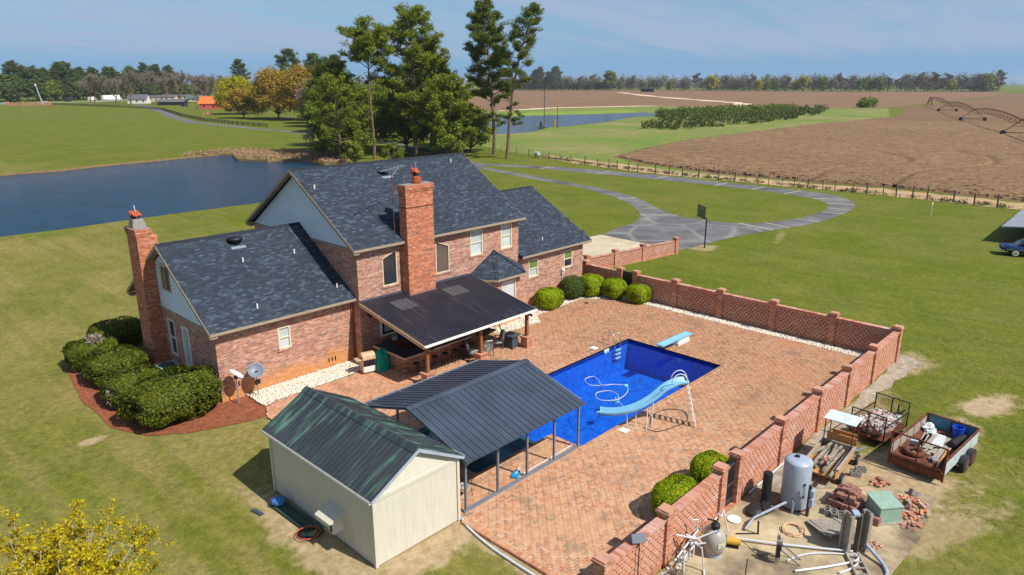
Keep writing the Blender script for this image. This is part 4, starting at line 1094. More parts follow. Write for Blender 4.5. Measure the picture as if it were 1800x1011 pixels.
def stool(loc, lab, grp='bar stools along the porch bar'):
    t = thing('bar_stool', lab, 'stool', loc, 0, grp)
    mb = MB(True); mb.lathe([(0.16, 0.70), (0.19, 0.72), (0.19, 0.75), (0.1, 0.765)], n=12); mb.build('seat', MAT['dark'], t)
    for a in range(4):
        c, s = math.cos(a * 1.571 + 0.785), math.sin(a * 1.571 + 0.785)
        mb = MB(True); mb.beam((0.2 * c, 0.2 * s, 0), (0.13 * c, 0.13 * s, 0.71), 0.028); mb.build('leg', MAT['dark'], t)
    mb = MB(True); mb.tube([(0.175 * math.cos(k * 0.785), 0.175 * math.sin(k * 0.785), 0.24) for k in range(8)], 0.012, 5, True); mb.build('foot_ring', MAT['dark'], t)
    return t
ordn = ['first', 'second', 'third', 'fourth', 'fifth', 'sixth', 'seventh', 'eighth']
st = stool((21.55, 27.6, 0), 'first black bar stool from the left end of the brick bar')
for i in range(1, 7):
    copy_thing(st, (21.55 + i * 0.68 + rnd.uniform(-.05, .05), 27.6 + rnd.uniform(-.08, .08), 0), rnd.uniform(0, 1), ordn[i] + ' black bar stool from the left end of the brick bar')
# things on and behind the bar
for k, (x, y, col, lab, nm) in enumerate(((22.6, 30.8, 'tank', 'grey steel pot standing on the back counter of the bar', 'cooking_pot'), (23.3, 30.85, 'blue_pl', 'small blue tub standing on the back counter of the bar', 'plastic_tub'), (24.1, 30.8, 'ply', 'wooden tray lying at the right end of the back counter', 'wooden_tray'))):
    mb = MB()
    if nm == 'cooking_pot': mb.lathe([(0.15, 0), (0.17, 0.02), (0.17, 0.24), (0.13, 0.26), (0.03, 0.29)], (x, y, 0.95), 12)
    elif nm == 'plastic_tub': mb.prism([(x - .2, y - .14), (x + .2, y - .14), (x + .22, y + .15), (x - .22, y + .15)], 0.95, 1.1); mb.prism([(x - .23, y - .17), (x + .23, y - .17), (x + .25, y + .18), (x - .25, y + .18)], 1.1, 1.13)
    else: mb.box(x - .25, x + .25, y - .18, y + .18, 0.95, 0.98); mb.box(x - .25, x + .25, y - .18, y - .15, 0.98, 1.03); mb.box(x - .25, x + .25, y + .15, y + .18, 0.98, 1.03)
    solo(mb, nm, MAT[col], lab, nm.split('_')[1], (x, y, 0.95))
# ---- grills
g = thing('gas_grill', 'tan lidded gas grill with side shelves beside the brick wall', 'grill', (20.1, 29.95, 0), R(-14))
mb = MB(True); mb.box(-0.36, 0.36, -0.27, 0.27, 0.08, 0.80); mb.build('cart', MAT['tan_metal'], g)
mb = MB(True); mb.box(-0.33, 0.33, -0.285, -0.272, 0.12, 0.42); mb.build('cart_door', MAT['white'], g)
mb = MB(True); mb.box(-0.33, 0.33, -0.285, -0.272, 0.44, 0.78); mb.build('control_panel', MAT['dark'], g)
mb = MB(True)
for k in range(6):
    a0 = math.pi * k / 6; a1 = math.pi * (k + 1) / 6
    mb.add([(-0.36, 0.30 * math.cos(a0), 0.86 + 0.3 * math.sin(a0)), (0.36, 0.30 * math.cos(a0), 0.86 + 0.3 * math.sin(a0)), (0.36, 0.30 * math.cos(a1), 0.86 + 0.3 * math.sin(a1)), (-0.36, 0.30 * math.cos(a1), 0.86 + 0.3 * math.sin(a1))], [(0, 1, 2, 3)])
for x in (-0.36, 0.36): mb.add([(x, 0.30 * math.cos(math.pi * k / 6), 0.86 + 0.3 * math.sin(math.pi * k / 6)) for k in range(7)], [tuple(range(7))])
mb.box(-0.36, 0.36, -0.3, 0.3, 0.80, 0.86); mb.build('lid', MAT['tan_metal'], g)
for s in (-1, 1):
    mb = MB(True); mb.box(*sorted((s * 0.365, s * 0.68)), -0.25, 0.25, 0.80, 0.84); mb.build('side_shelf', MAT['tan_metal'], g)
for s in (-1, 1):
    mb = MB(True); mb.cyl((s * 0.3 - 0.03, -0.2, 0.075), (s * 0.3 + 0.03, -0.2, 0.075), 0.075, 10); mb.build('wheel', MAT['rubber'], g)
# covered grill: draped fabric with folds
g2 = thing('covered_grill', 'grill draped in a bright teal fabric cover at the left end of the bar', 'grill', (20.85, 29.75, 0))
mb = MB(True); o = []
NA = 28
for j, (zz, rx, ry) in enumerate(((0.0, 0.46, 0.40), (0.3, 0.44, 0.37), (0.62, 0.42, 0.34), (0.9, 0.42, 0.32), (1.05, 0.34, 0.25), (1.12, 0.14, 0.1))):
    for k in range(NA):
        a = 2 * math.pi * k / NA
        sq = 1 / max(abs(math.cos(a)) ** 1.0, abs(math.sin(a)) ** 1.0) ** 0.6
        fr = 1 + 0.07 * math.sin(a * 7 + j * 0.4) * (1 - zz / 1.2) + rnd.uniform(-.02, .02)
        mb.v.append((rx * math.cos(a) * sq * fr, ry * math.sin(a) * sq * fr, zz + (rnd.uniform(-.02, .05) if j == 0 else 0) + (0.05 * math.sin(a * 2 + 1) if j >= 3 else 0)))
for j in range(5):
    for k in range(NA): mb.f.append((j * NA + k, j * NA + (k + 1) % NA, (j + 1) * NA + (k + 1) % NA, (j + 1) * NA + k))
mb.f.append(tuple(5 * NA + k for k in range(NA)))
mb.build('fabric_cover', MAT['teal'], g2, True)
mb = MB(True); mb.box(0.42, 0.62, -0.2, 0.2, 0.15, 0.5); mb.build('gas_bottle_shelf', MAT['dark'], g2)
# ---- patio furniture
def armchair(loc, rz, lab):
    t = thing('patio_chair', lab, 'chair', loc, rz, 'grey cushioned patio chairs')
    mb = MB(True); mb.box(-0.28, 0.28, -0.28, 0.26, 0.32, 0.44); mb.build('seat_cushion', MAT['cushion'], t)
    mb = MB(True); mb.cbox((0, 0.32, 0.70), (0.56, 0.12, 0.58), rx=-0.28); mb.build('back_cushion', MAT['cushion'], t)
    for s in (-1, 1):
        mb = MB(True); x = s * 0.33
        mb.beam((x, -0.30, 0.0), (x, -0.26, 0.6), 0.04); mb.beam((x, 0.32, 0.0), (x, 0.3, 0.62), 0.04); mb.beam((x, -0.32, 0.6), (x, 0.34, 0.6), 0.06, 0.03)
        mb.beam((x, -0.28, 0.08), (x, 0.3, 0.55), 0.025); mb.beam((x, -0.26, 0.55), (x, 0.32, 0.08), 0.025)
        mb.build('arm_frame', MAT['charcoal'], t)
    mb = MB(True); mb.beam((-0.3, 0.42, 0.35), (-0.3, 0.5, 0.98), 0.035); mb.beam((0.3, 0.42, 0.35), (0.3, 0.5, 0.98), 0.035); mb.beam((-0.3, 0.43, 0.42), (0.3, 0.5, 0.95), 0.025); mb.beam((0.3, 0.43, 0.42), (-0.3, 0.5, 0.95), 0.025); mb.beam((-0.3, 0.5, 0.97), (0.3, 0.5, 0.97), 0.035)
    mb.build('back_frame', MAT['charcoal'], t)
    return t
armchair((26.25, 27.1, 0), R(150), 'grey cushioned patio chair with its crossed back towards the middle porch post')
armchair((27.5, 27.5, 0), R(-120), 'grey cushioned patio chair beside the dark fire table')
armchair((25.4, 27.3, 0), R(60), 'grey cushioned patio chair half hidden behind the middle porch post')
t = thing('fire_table', 'square dark grey fire table with tapered body beside the right pedestal', 'table', (28.15, 26.95, 0), R(8))
mb = MB(True); mb.add([(-.34, -.34, 0.05), (.34, -.34, 0.05), (.34, .34, 0.05), (-.34, .34, 0.05), (-.28, -.28, 0.72), (.28, -.28, 0.72), (.28, .28, 0.72), (-.28, .28, 0.72)], [(3, 2, 1, 0), (4, 5, 6, 7), (0, 1, 5, 4), (1, 2, 6, 5), (2, 3, 7, 6), (3, 0, 4, 7)]); mb.build('body', MAT['charcoal'], t)
mb = MB(True); mb.box(-.42, .42, -.42, .42, 0.72, 0.79); mb.build('table_top', MAT['charcoal'], t)
mb = MB(True); mb.box(-.16, .16, -.16, .16, 0.79, 0.81); mb.build('burner_cover', MAT['dark'], t)
mb = MB(True)
for a, b in ((-.3, -.3), (.3, -.3), (.3, .3), (-.3, .3)): mb.box(a - .04, a + .04, b - .04, b + .04, 0, 0.05)
mb.build('foot', MAT['dark'], t)
t = thing('porch_swing', 'black metal swing seat on an A frame under the porch', 'swing', (28.0, 28.9, 0), R(10))
for s in (-1, 1):
    mb = MB(True); mb.beam((s * 0.95, -0.6, 0), (s * 0.85, 0, 1.75), 0.05); mb.beam((s * 0.95, 0.6, 0), (s * 0.85, 0, 1.75), 0.05); mb.build('a_frame', MAT['rust'], t)
mb = MB(True); mb.beam((-0.9, 0, 1.75), (0.9, 0, 1.75), 0.05); mb.build('top_bar', MAT['rust'], t)
mb = MB(True); mb.cbox((0, 0.0, 0.45), (1.4, 0.5, 0.08)); mb.build('seat', MAT['dark'], t)
mb = MB(True)
for k in range(8): mb.cbox((-0.63 + k * 0.18, 0.3, 0.78), (0.14, 0.04, 0.6), rx=-0.25)
mb.build('back_slat', MAT['dark'], t)
mb = MB(True)
for s in (-1, 1): mb.beam((s * 0.68, -0.2, 0.45), (s * 0.68, 0, 1.73), 0.015); mb.beam((s * 0.68, 0.25, 0.5), (s * 0.68, 0, 1.73), 0.015)
mb.build('chain', MAT['dark'], t)
# ================================================================= patio paving
patio_poly = [(14.66, 10.18), (40.6, 10.18), (40.6, 27.4), (38.6, 29.9), (33.6, 29.7), (32.6, 28.6), (29.3, 28.9), (29.2, 31.33), (20.76, 31.33), (20.3, 30.4), (19.6, 30.25), (15.0, 30.2), (14.2, 29.9), (13.75, 29.0), (13.7, 27.5), (14.1, 25.5), (14.62, 23.2)]
patio = sheet('patio', patio_poly, -0.0075, MAT['mortar'], holes=[POOL])
bw = 0.105; bl = 0.21; gap = 0.007; zb = -0.03
x0, y0 = 13.6, 10.1
A, B = np.meshgrid(np.arange(0, 262), np.arange(0, 206), indexing='ij')
A = A.ravel(); B = B.ravel()
k = (A - B) % 4
horiz = k == 0; vert = k == 3
cx = np.where(horiz, A + 1.0, A + 0.5) * bw + x0
cy = np.where(horiz, B + 0.5, B + 1.0) * bw + y0
sel = horiz | vert
cx, cy, hz = cx[sel], cy[sel], horiz[sel]
ok = inpoly(np.stack([cx, cy], 1), patio_poly)
mar = 0.24
big = [(21.58 - mar, 16.55 - mar), (34.05 + mar, 16.55 - mar), (34.05 + mar, 22.70 + mar), (17.0 - mar, 22.7 + mar), (17.0 - mar, 18.22 - mar), (21.58 - mar, 18.22 - mar)]
ok &= ~inpoly(np.stack([cx, cy], 1), big)
cx, cy, hz = cx[ok], cy[ok], hz[ok]
# drop those under the shed (it stands off the patio) - none; keep pedestals and walls simply standing on top
d2 = np.sqrt(cx ** 2 + cy ** 2 + 15 ** 2) + np.where(cy < 10.6, 3, 0)
vis = ~((cx < 17) & (cy > 16.6) & (cy < 24))
order = np.argsort(np.where(vis & ((cx * 0.69 - cy * 0.724) > -2.5), d2, 99))
near = np.zeros(len(cx), bool); near[order[:300]] = True
def brick_verts(cx, cy, hz, n):
    hx = np.where(hz, bl, bw) / 2 - gap / 2; hy = np.where(hz, bw, bl) / 2 - gap / 2
    zt = rng.normal(0, 0.0016, n); tx = rng.normal(0, 0.0016, n); ty = rng.normal(0, 0.0016, n)
    b = 0.006
    V = np.zeros((n, 12, 3))
    for i, (sx, sy) in enumerate(((-1, -1), (1, -1), (1, 1), (-1, 1))):
        V[:, i] = np.stack([cx + sx * hx, cy + sy * hy, np.full(n, zb)], 1)
        V[:, 4 + i] = np.stack([cx + sx * hx, cy + sy * hy, zt - b + sx * tx + sy * ty], 1)
        V[:, 8 + i] = np.stack([cx + sx * (hx - b), cy + sy * (hy - b), zt + sx * tx + sy * ty], 1)
    return V
BF = np.array([(0, 1, 5, 4), (1, 2, 6, 5), (2, 3, 7, 6), (3, 0, 4, 7), (4, 5, 9, 8), (5, 6, 10, 9), (6, 7, 11, 10), (7, 4, 8, 11), (8, 9, 10, 11)])
f = ~near
n = int(f.sum())
V = brick_verts(cx[f], cy[f], hz[f], n)
F = (BF[None] + (np.arange(n) * 12)[:, None, None]).reshape(-1, 4)
link('paving_brick', faces_mesh('paving_bricks', V.reshape(-1, 3), F, MAT['paving']), patio, 'stuff')
mh = faces_mesh('brick', brick_verts(np.zeros(1), np.zeros(1), np.array([True]), 1)[0], BF, MAT['paving'])
mv = faces_mesh('brick', brick_verts(np.zeros(1), np.zeros(1), np.array([False]), 1)[0], BF, MAT['paving'])
for i in np.nonzero(near)[0]:
    o = link('brick', mh if hz[i] else mv, patio)
    o.location = (float(cx[i]), float(cy[i]), float(rng.normal(0, 0.002)))
# coping of headers round the pool, soldier edge along the open west side
mb = MB()
def run(p, q, w_, out, n_=None):
    p = Vector((*p, 0)); q = Vector((*q, 0)); L_ = (q - p).length; k = int(L_ / 0.108); d = (q - p) / k
    o = Vector((*out, 0)) * w_
    for i in range(k):
        a = p + d * (i + 0.035); b = p + d * (i + 0.965); z1 = 0.012 + rnd.uniform(-.003, .003)
        quad = [a, b, b + o, a + o]
        if (b - a).cross(o).z < 0: quad.reverse()
        mb.prism([(v.x, v.y) for v in quad], -0.09, z1)
run((21.58, 16.55), (34.05, 16.55), 0.21, (0, -1)); run((34.05, 16.55 - .21), (34.05, 22.91), 0.21, (1, 0)); run((17.0, 22.70), (34.05, 22.70), 0.21, (0, 1)); run((21.58, 16.34), (21.58, 18.22), 0.21, (-1, 0)); run((17.0, 18.22), (21.37, 18.22), 0.21, (0, -1)); run((17.0, 18.0), (17.0, 22.9), 0.21, (-1, 0))
mb.build('coping_brick', MAT['paving'], patio, kind='stuff')
mb = MB()
run((14.66, 10.18), (14.66, 16.3), 0.2, (-1, 0))
mb.f and mb.build('edge_brick', MAT['paving'], patio, kind='stuff')
mb = MB()
for k in range(61):
    yy = 10.18 + k * 0.1; mb.box(14.43, 14.47, yy, yy + 0.096, -0.16, 0.0 + rnd.uniform(-.004, .004))
mb.build('edge_course', MAT['rubble'], patio, kind='stuff')
solo(MB().lathe([(0.16, -0.02), (0.16, 0.012), (0.12, 0.014), (0.03, 0.005)], (38.03, 29.0, 0.004), 12), 'patio_drain', MAT['dark'], 'small round dark drain cover set in the brick paving', 'drain', (38.03, 29.0, 0))

# ================================================================= pool
pool = thing('swimming_pool', 'long rectangular swimming pool with deep blue liner and brick coping', 'pool', (27.8, 19.6, -1.9))
ZP = -1.9
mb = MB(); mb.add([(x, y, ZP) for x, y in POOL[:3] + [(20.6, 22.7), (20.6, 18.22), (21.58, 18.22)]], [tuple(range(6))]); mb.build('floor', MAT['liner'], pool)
mb = MB()
PW = [(20.6, 18.22), (21.58, 18.22), (21.58, 16.55), (34.05, 16.55), (34.05, 22.7), (20.6, 22.7)]
for i in range(len(PW) - 1):
    a, b = PW[i], PW[i + 1]; mb.quad((*b, ZP), (*a, ZP), (*a, -0.3), (*b, -0.3))
mb.quad((20.6, 18.22, ZP), (20.6, 22.7, ZP), (20.6, 22.7, -0.55), (20.6, 18.22, -0.55))
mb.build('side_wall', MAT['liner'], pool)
mb = MB()
for i in range(len(PW) - 1):
    a, b = PW[i], PW[i + 1]; mb.quad((*b, -0.3), (*a, -0.3), (*a, 0.005), (*b, 0.005))
mb.build('water_line_band', MAT['liner_dark'], pool)
mb = MB()
for i, (xa, xb, zz) in enumerate(((19.7, 20.6, -0.75), (18.8, 19.7, -0.5), (17.0, 18.8, -0.28))):
    mb.quad((xa, 18.22, zz), (xb, 18.22, zz), (xb, 22.7, zz), (xa, 22.7, zz)); 
    mb.quad((xa, 22.7, zz), (xa, 18.22, zz), (xa, 18.22, zz + 0.25), (xa, 22.7, zz + 0.25))
for a, b in (((20.6, 18.22), (17.0, 18.22)), ((17.0, 18.22), (17.0, 22.7)), ((17.0, 22.7), (20.6, 22.7))):
    mb.quad((*a, -1.0), (*b, -1.0), (*b, 0.004), (*a, 0.004))
mb.build('entry_step', MAT['step_teal'], pool)
mb = MB(); mb.box(20.5, 20.72, 18.23, 22.69, -0.6, -0.10); mb.build('step_rim', MAT['step_rim'], pool)
sh = sheet('water', POOL, -0.13, MAT['pool_water'], kind=None)
ROOT[sh] = ROOT[pool]; sh.parent = pool; sh.location = (-27.8, -19.6, 1.9)
mb = MB(); mb.box(31.55, 32.0, 22.64, 22.69, -0.28, -0.05); mb.build('skimmer_mouth', MAT['white'], pool)
mb = MB(); mb.box(34.03, 34.045, 19.0, 19.2, -0.5, -0.3); mb.build('return_fitting', MAT['white'], pool)
for x, y, lab in ((31.35, 23.25, 'white square skimmer lid on the paving beside the pool ladder'), (24.1, 16.05, 'white square skimmer lid on the paving by the slide outlet')):
    mb = MB(); mb.box(x - .2, x + .2, y - .2, y + .2, 0.005, 0.025); mb.box(x - .14, x + .14, y - .14, y + .14, 0.025, 0.03); solo(mb, 'skimmer_lid', MAT['white'], lab, 'lid', (x, y, 0))
# ladder
t = thing('pool_ladder', 'chrome pool ladder with white steps at the far side of the pool', 'ladder', (32.75, 22.75, 0))
for x in (32.45, 33.0):
    P = [(x, 23.45, 0), (x, 23.42, 0.45)] + [(x, 23.0 + 0.42 * math.cos(a), 0.45 + 0.30 * math.sin(a)) for a in np.linspace(0.2, math.pi * 0.75, 7)] + [(x, 22.58, 0.25), (x, 22.5, -0.2), (x, 22.5, -1.1)]
    mb = MB(); mb.tube(P, 0.024, 8); mb.build('hand_rail', MAT['chrome'], t, True)
for zz in (-0.32, -0.58, -0.84):
    mb = MB(); mb.box(32.47, 32.98, 22.44, 22.56, zz, zz + 0.05); mb.build('step', MAT['white'], t)
# diving board
t = thing('diving_board', 'pale blue diving board at the deep end of the pool', 'diving board', (36.0, 20.0, 0))
mb = MB(); mb.cbox((34.85, 20.0, 0.46), (3.3, 0.50, 0.055), ry=0.02); mb.build('board', MAT['slide'], t)
mb = MB(); mb.cbox((34.85, 20.0, 0.491), (3.0, 0.40, 0.006), ry=0.02); mb.build('grip_surface', MAT['slide_in'], t)
mb = MB()
mb.prism([(35.0, 19.8), (36.3, 19.8), (36.3, 20.2), (35.0, 20.2)], 0.0, 0.18); mb.add([(35.05, 19.82, .18), (36.25, 19.82, .18), (36.25, 20.18, .18), (35.05, 20.18, .18), (35.2, 19.85, .43), (36.2, 19.85, .40), (36.2, 20.15, .40), (35.2, 20.15, .43)], [(0, 1, 5, 4), (1, 2, 6, 5), (2, 3, 7, 6), (3, 0, 4, 7), (4, 5, 6, 7)])
mb.build('stand', MAT['white'], t)
# slide
t = thing('pool_slide', 'light blue curved water slide with white ladder beside the pool', 'slide', (25.6, 15.2, 0))
path = catmull([(26.55, 14.45, 2.02), (26.2, 14.72, 2.02), (25.7, 15.05, 1.78), (25.2, 15.40, 1.32), (24.75, 15.78, 0.98), (24.35, 16.25, 0.74), (24.02, 16.85, 0.58), (23.85, 17.3, 0.55)], 6)
prof = [(-0.30, 0.24), (-0.27, 0.06), (-0.18, 0.0), (0, -0.015), (0.18, 0.0), (0.27, 0.06), (0.30, 0.24), (0.34, 0.24), (0.31, 0.03), (0.2, -0.05), (0, -0.065), (-0.2, -0.05), (-0.31, 0.03), (-0.34, 0.24)]
mb = MB(); n = len(prof)
for i, q in enumerate(path):
    d = (path[min(i + 1, len(path) - 1)] - path[max(i - 1, 0)]); d.z = 0; d.normalize()
    sd_ = Vector((d.y, -d.x, 0))
    for a, b in prof: mb.v.append(tuple(q + sd_ * a * .78 + Vector((0, 0, b * .8))))
for i in range(len(path) - 1):
    for j in range(n): mb.f.append((i * n + j, i * n + (j + 1) % n, (i + 1) * n + (j + 1) % n, (i + 1) * n + j))
mb.f.append(tuple(range(n))); mb.f.append(tuple(len(path) * n - n + j for j in reversed(range(n))))
mb.build('flume', MAT['slide'], t, True)
ld = Vector((0.5, -0.87, 0)); ls = Vector((0.80, 0.60, 0)) * 0.22
foot = Vector((26.74, 14.0, 0)); topp = Vector((26.52, 14.42, 2.05))
for s in (-1, 1):
    P = [foot + ls * s, topp + ls * s + Vector((0, 0, 0.02))]
    mb = MB(); mb.tube(P, 0.026, 7); mb.build('ladder_rail', MAT['white'], t)
    h = topp + ls * s
    arc = [h] + [h + Vector((-0.30 * (1 - math.cos(a)), 0.24 * (1 - math.cos(a)), 0.05 + 0.48 * math.sin(a))) for a in np.linspace(0.15, math.pi * 0.95, 9)]
    mb = MB(); mb.tube(arc, 0.02, 7); mb.build('hand_hoop', MAT['white'], t, True)
for k in range(7):
    c = foot.lerp(topp, (k + 1) / 8)
    mb = MB(); mb.beam(c - ls, c + ls, 0.09, 0.03); mb.build('rung', MAT['white'], t)
for (x, y), zz in (((24.43, 16.14), 0.70), ((24.84, 15.95), 0.78), ((24.70, 15.28), 0.98), ((25.25, 15.35), 1.20)):
    mb = MB(); mb.tube([(x, y, 0), (x, y, zz + 0.1)], 0.024, 7); mb.build('leg', MAT['white'], t)
mb = MB(); mb.tube([(24.43, 16.14, 0.02), (24.7, 15.28, 0.02)], 0.02, 6); mb.build('brace', MAT['white'], t)
# hoses
hp = catmull([(25.35, 15.5, 0.03), (26.2, 15.9, 0.03), (27.2, 15.8, 0.03), (27.6, 15.1, 0.03), (26.9, 14.5, 0.03), (25.9, 14.6, 0.03), (25.0, 14.9, 0.03), (24.9, 15.6, 0.03)], 6)
solo(MB().tube(hp, 0.016, 5), 'supply_hose', MAT['hose_black'], 'dark thin hose looping on the bricks under the slide', 'hose', (26.0, 15.2, 0.01))
hp = catmull([(26.6, 16.9, -0.12), (26.3, 17.5, -0.11), (26.6, 18.1, -0.11), (27.2, 18.6, -0.11), (27.3, 19.2, -0.11), (26.6, 19.5, -0.11), (26.1, 18.9, -0.11), (26.7, 18.3, -0.11), (27.7, 18.4, -0.11), (28.4, 18.9, -0.11), (28.1, 19.5, -0.11), (27.6, 19.9, -0.11), (28.0, 20.4, -0.11), (28.2, 20.9, -0.11), (27.6, 21.0, -0.11), (27.2, 20.4, -0.11), (27.5, 19.9, -0.11)], 6)
solo(MB().tube(hp, 0.017, 6), 'cleaner_hose', MAT['pvc'], 'white floating cleaner hose curled on the blue pool water', 'hose', (27.2, 19.2, -0.12))
mb = MB(); mb.lathe([(0.05, 0), (0.17, 0.03), (0.15, 0.10), (0.05, 0.15)], (26.9, 18.5, -0.4), 12); mb.tube([(26.9, 18.5, -0.27), (26.8, 18.45, -0.1)], 0.04, 6); mb.cbox((27.05, 18.5, -0.36), (0.22, 0.05, 0.08)); mb.cbox((26.9, 18.68, -0.36), (0.05, 0.2, 0.08))
solo(mb, 'pool_cleaner', MAT['step_rim'], 'small aqua pool cleaner head floating inside the hose loops', 'cleaner', (26.9, 18.5, -0.4))
mb = MB(); mb.lathe([(0.04, 0), (0.12, 0.02), (0.12, 0.09), (0.03, 0.13)], (28.4, 18.95, -0.16), 10); solo(mb, 'hose_float', MAT['step_rim'], 'aqua float on the right loop of the white pool hose', 'float', (28.4, 18.95, -0.16))

# ================================================================= canopy over the shallow end
can = thing('pool_canopy', 'open grey steel canopy with ribbed dark gable roof by the pool', 'canopy', (18.0, 19.5, 0))
CX0, CX1, CYA, CYR, CYB, CZ, CZR = 14.72, 21.42, 16.22, 19.55, 22.9, 2.22, 3.22
nC = 22; cw = (CX1 - CX0) / nC
for a in (CYA, CYB):
    p0 = rib_panel(CX0, cw, a, CZ, CYR, CZR, 0.03).build('roof_panel', MAT['canopy_metal'], can)
    for i in range(1, nC):
        c = p0.copy(); COL.objects.link(c); c.location.x = i * cw
mb = MB(); s = (CZR - CZ) / (CYR - CYA)
for i in range(1):
    mb.add([(CX0 - .02, CYR - .2, CZR - .2 * s + .036), (CX1 + .02, CYR - .2, CZR - .2 * s + .036), (CX1 + .02, CYR, CZR + .05), (CX0 - .02, CYR, CZR + .05), (CX0 - .02, CYR + .2, CZR - .2 * s + .036), (CX1 + .02, CYR + .2, CZR - .2 * s + .036)], [(0, 1, 2, 3), (3, 2, 5, 4)])
mb.build('ridge_cap', MAT['canopy_metal'], can)
posts_x = [14.98, 16.62, 18.26, 19.90, 21.5 - 0.02]
for yy in (16.62, 22.98 - 0.25):
    for i, x in enumerate(posts_x):
        mb = MB(); mb.box(x - 0.04, x + 0.04, yy - 0.04, yy + 0.04, 0, CZ + 0.02); mb.build('post', MAT['steel'], can)
mb = MB(); mb.box(14.86, 21.62, 16.56, 16.68, 0.002, 0.09); mb.build('base_rail', MAT['steel'], can)
mb = MB(); mb.box(14.86, 21.5, 22.68, 22.78, 0.002, 0.07); mb.build('base_rail', MAT['steel'], can)
for yy in (16.62, 22.73):
    mb = MB(); mb.box(14.8, 21.54, yy - 0.035, yy + 0.035, CZ + 0.03, CZ + 0.1); mb.build('eave_beam', MAT['steel'], can)
for x in posts_x:
    mb = MB(); mb.beam((x, 16.62, CZ + 0.06), (x, CYR, CZR - 0.09), 0.05); mb.beam((x, 22.73, CZ + 0.06), (x, CYR, CZR - 0.09), 0.05); mb.beam((x, 16.62, 1.75), (x, 17.1, CZ + 0.14), 0.04); mb.beam((x, 22.73, 1.75), (x, 22.3, CZ + 0.14), 0.04)
    mb.build('rafter', MAT['steel'], can)
mb = MB(); mb.beam((CX0 + .02, CYA, CZ - .045), (CX0 + .02, CYR, CZR - .045), .03, .06); mb.beam((CX0 + .02, CYB, CZ - .045), (CX0 + .02, CYR, CZR - .045), .03, .06); mb.beam((CX1 - .02, CYA, CZ - .045), (CX1 - .02, CYR, CZR - .045), .03, .06); mb.beam((CX1 - .02, CYB, CZ - .045), (CX1 - .02, CYR, CZR - .045), .03, .06)
mb.build('rake_trim', MAT['steel'], can)
def iron_chair(loc, rz, lab):
    t = thing('iron_chair', lab, 'chair', loc, rz, 'black wrought iron chairs')
    mb = MB(True); mb.cbox((0, 0, 0.44), (0.44, 0.42, 0.05)); mb.build('seat', MAT['cushion'], t)
    for a, b in ((-1, -1), (1, -1), (1, 1), (-1, 1)):
        mb = MB(True); mb.tube([(a * .24, b * .23, 0), (a * .2, b * .19, .42)], 0.012, 5); mb.build('leg', MAT['dark'], t)
    mb = MB(True); mb.tube([(-.2, .2, .42), (-.22, .26, .75), (-.1, .29, .92), (.1, .29, .92), (.22, .26, .75), (.2, .2, .42)], 0.013, 5)
    for k in (-.1, 0, .1): mb.tube([(k, .2, .43), (k * 1.2, .28, .9)], 0.008, 4)
    mb.build('backrest', MAT['dark'], t)
    for s in (-1, 1):
        mb = MB(True); mb.tube([(s * .22, .24, .62), (s * .25, 0, .66), (s * .23, -.18, .6), (s * .21, -.19, .44)], 0.011, 5); mb.build('armrest', MAT['dark'], t)
    return t
iron_chair((15.55, 17.35, 0), R(200), 'black wrought iron chair under the canopy beside the shed corner')
iron_chair((16.1, 18.6, 0), R(120), 'black wrought iron chair deeper under the canopy by the table')
tb = thing('patio_table', 'round dark iron table in the shade of the canopy', 'table', (15.6, 20.4, 0))
mb = MB(); mb.lathe([(0.5, 0.70), (0.52, 0.72), (0.5, 0.735)], (15.6, 20.4, 0), 18); mb.build('table_top', MAT['dark'], tb)
for a in range(4):
    mb = MB(); c, s_ = math.cos(a * 1.571 + .4), math.sin(a * 1.571 + .4); mb.tube([(15.6 + .4 * c, 20.4 + .4 * s_, 0), (15.6 + .2 * c, 20.4 + .2 * s_, .7)], 0.015, 5); mb.build('leg', MAT['dark'], tb)
iron_chair((15.5, 21.9, 0), R(20), 'black wrought iron chair at the back of the canopy near the shed')
solo(MB().tube([(18.2, 16.82, 0.05), (21.4, 16.86, 0.05)], 0.024, 7), 'brush_pole', MAT['pvc'], 'long white pole lying inside the canopy base rail', 'pole', (19.8, 16.84, 0.02))
t = thing('pool_brush', 'bright blue pool brush head lying on bricks under the canopy', 'brush', (18.05, 17.0, 0), R(25))
mb = MB(True); mb.prism([(-.3, -.12), (.1, -.14), (.28, -.05), (.28, .06), (.1, .14), (-.3, .13)], 0.0, 0.09); mb.build('head', M('cyan_plastic', S(20, 160, 225), 0.4, 0.1, 8), t)
mb = MB(True); mb.tube([(-.1, 0, .11), (.4, .02, .08)], 0.03, 7); mb.build('handle', MAT['pvc'], t)

# ================================================================= shed
shed = thing('garden_shed', 'cream garden shed with streaked dark metal gable roof', 'shed', (12.73, 19.75, G0))
SX0, SX1, SY0, SY1, SZ = 10.95, 14.52, 16.52, 23.05, 2.42
CR = MAT['cream']
mb = MB()
wp = 5
for i in range(wp):
    a = SY0 + (SY1 - SY0) * i / wp; b = SY0 + (SY1 - SY0) * (i + 1) / wp - 0.006
    m2 = MB(); m2.box(SX0, SX0 + 0.05, a, b, G0 + 0.04, SZ); m2.build('wall_panel', CR, shed)
m2 = MB(); m2.box(SX1 - 0.05, SX1, SY0, SY1, G0 + 0.04, SZ); m2.build('wall_panel', CR, shed)
for k in range(3):
    a = SX0 + 0.051 + (SX1 - SX0 - 0.102) * k / 3; b = SX0 + 0.051 + (SX1 - SX0 - 0.102) * (k + 1) / 3 - 0.004
    m2 = MB(); m2.box(a, b, SY0, SY0 + 0.05, G0 + 0.04, 2.30); m2.build('wall_panel', CR, shed)
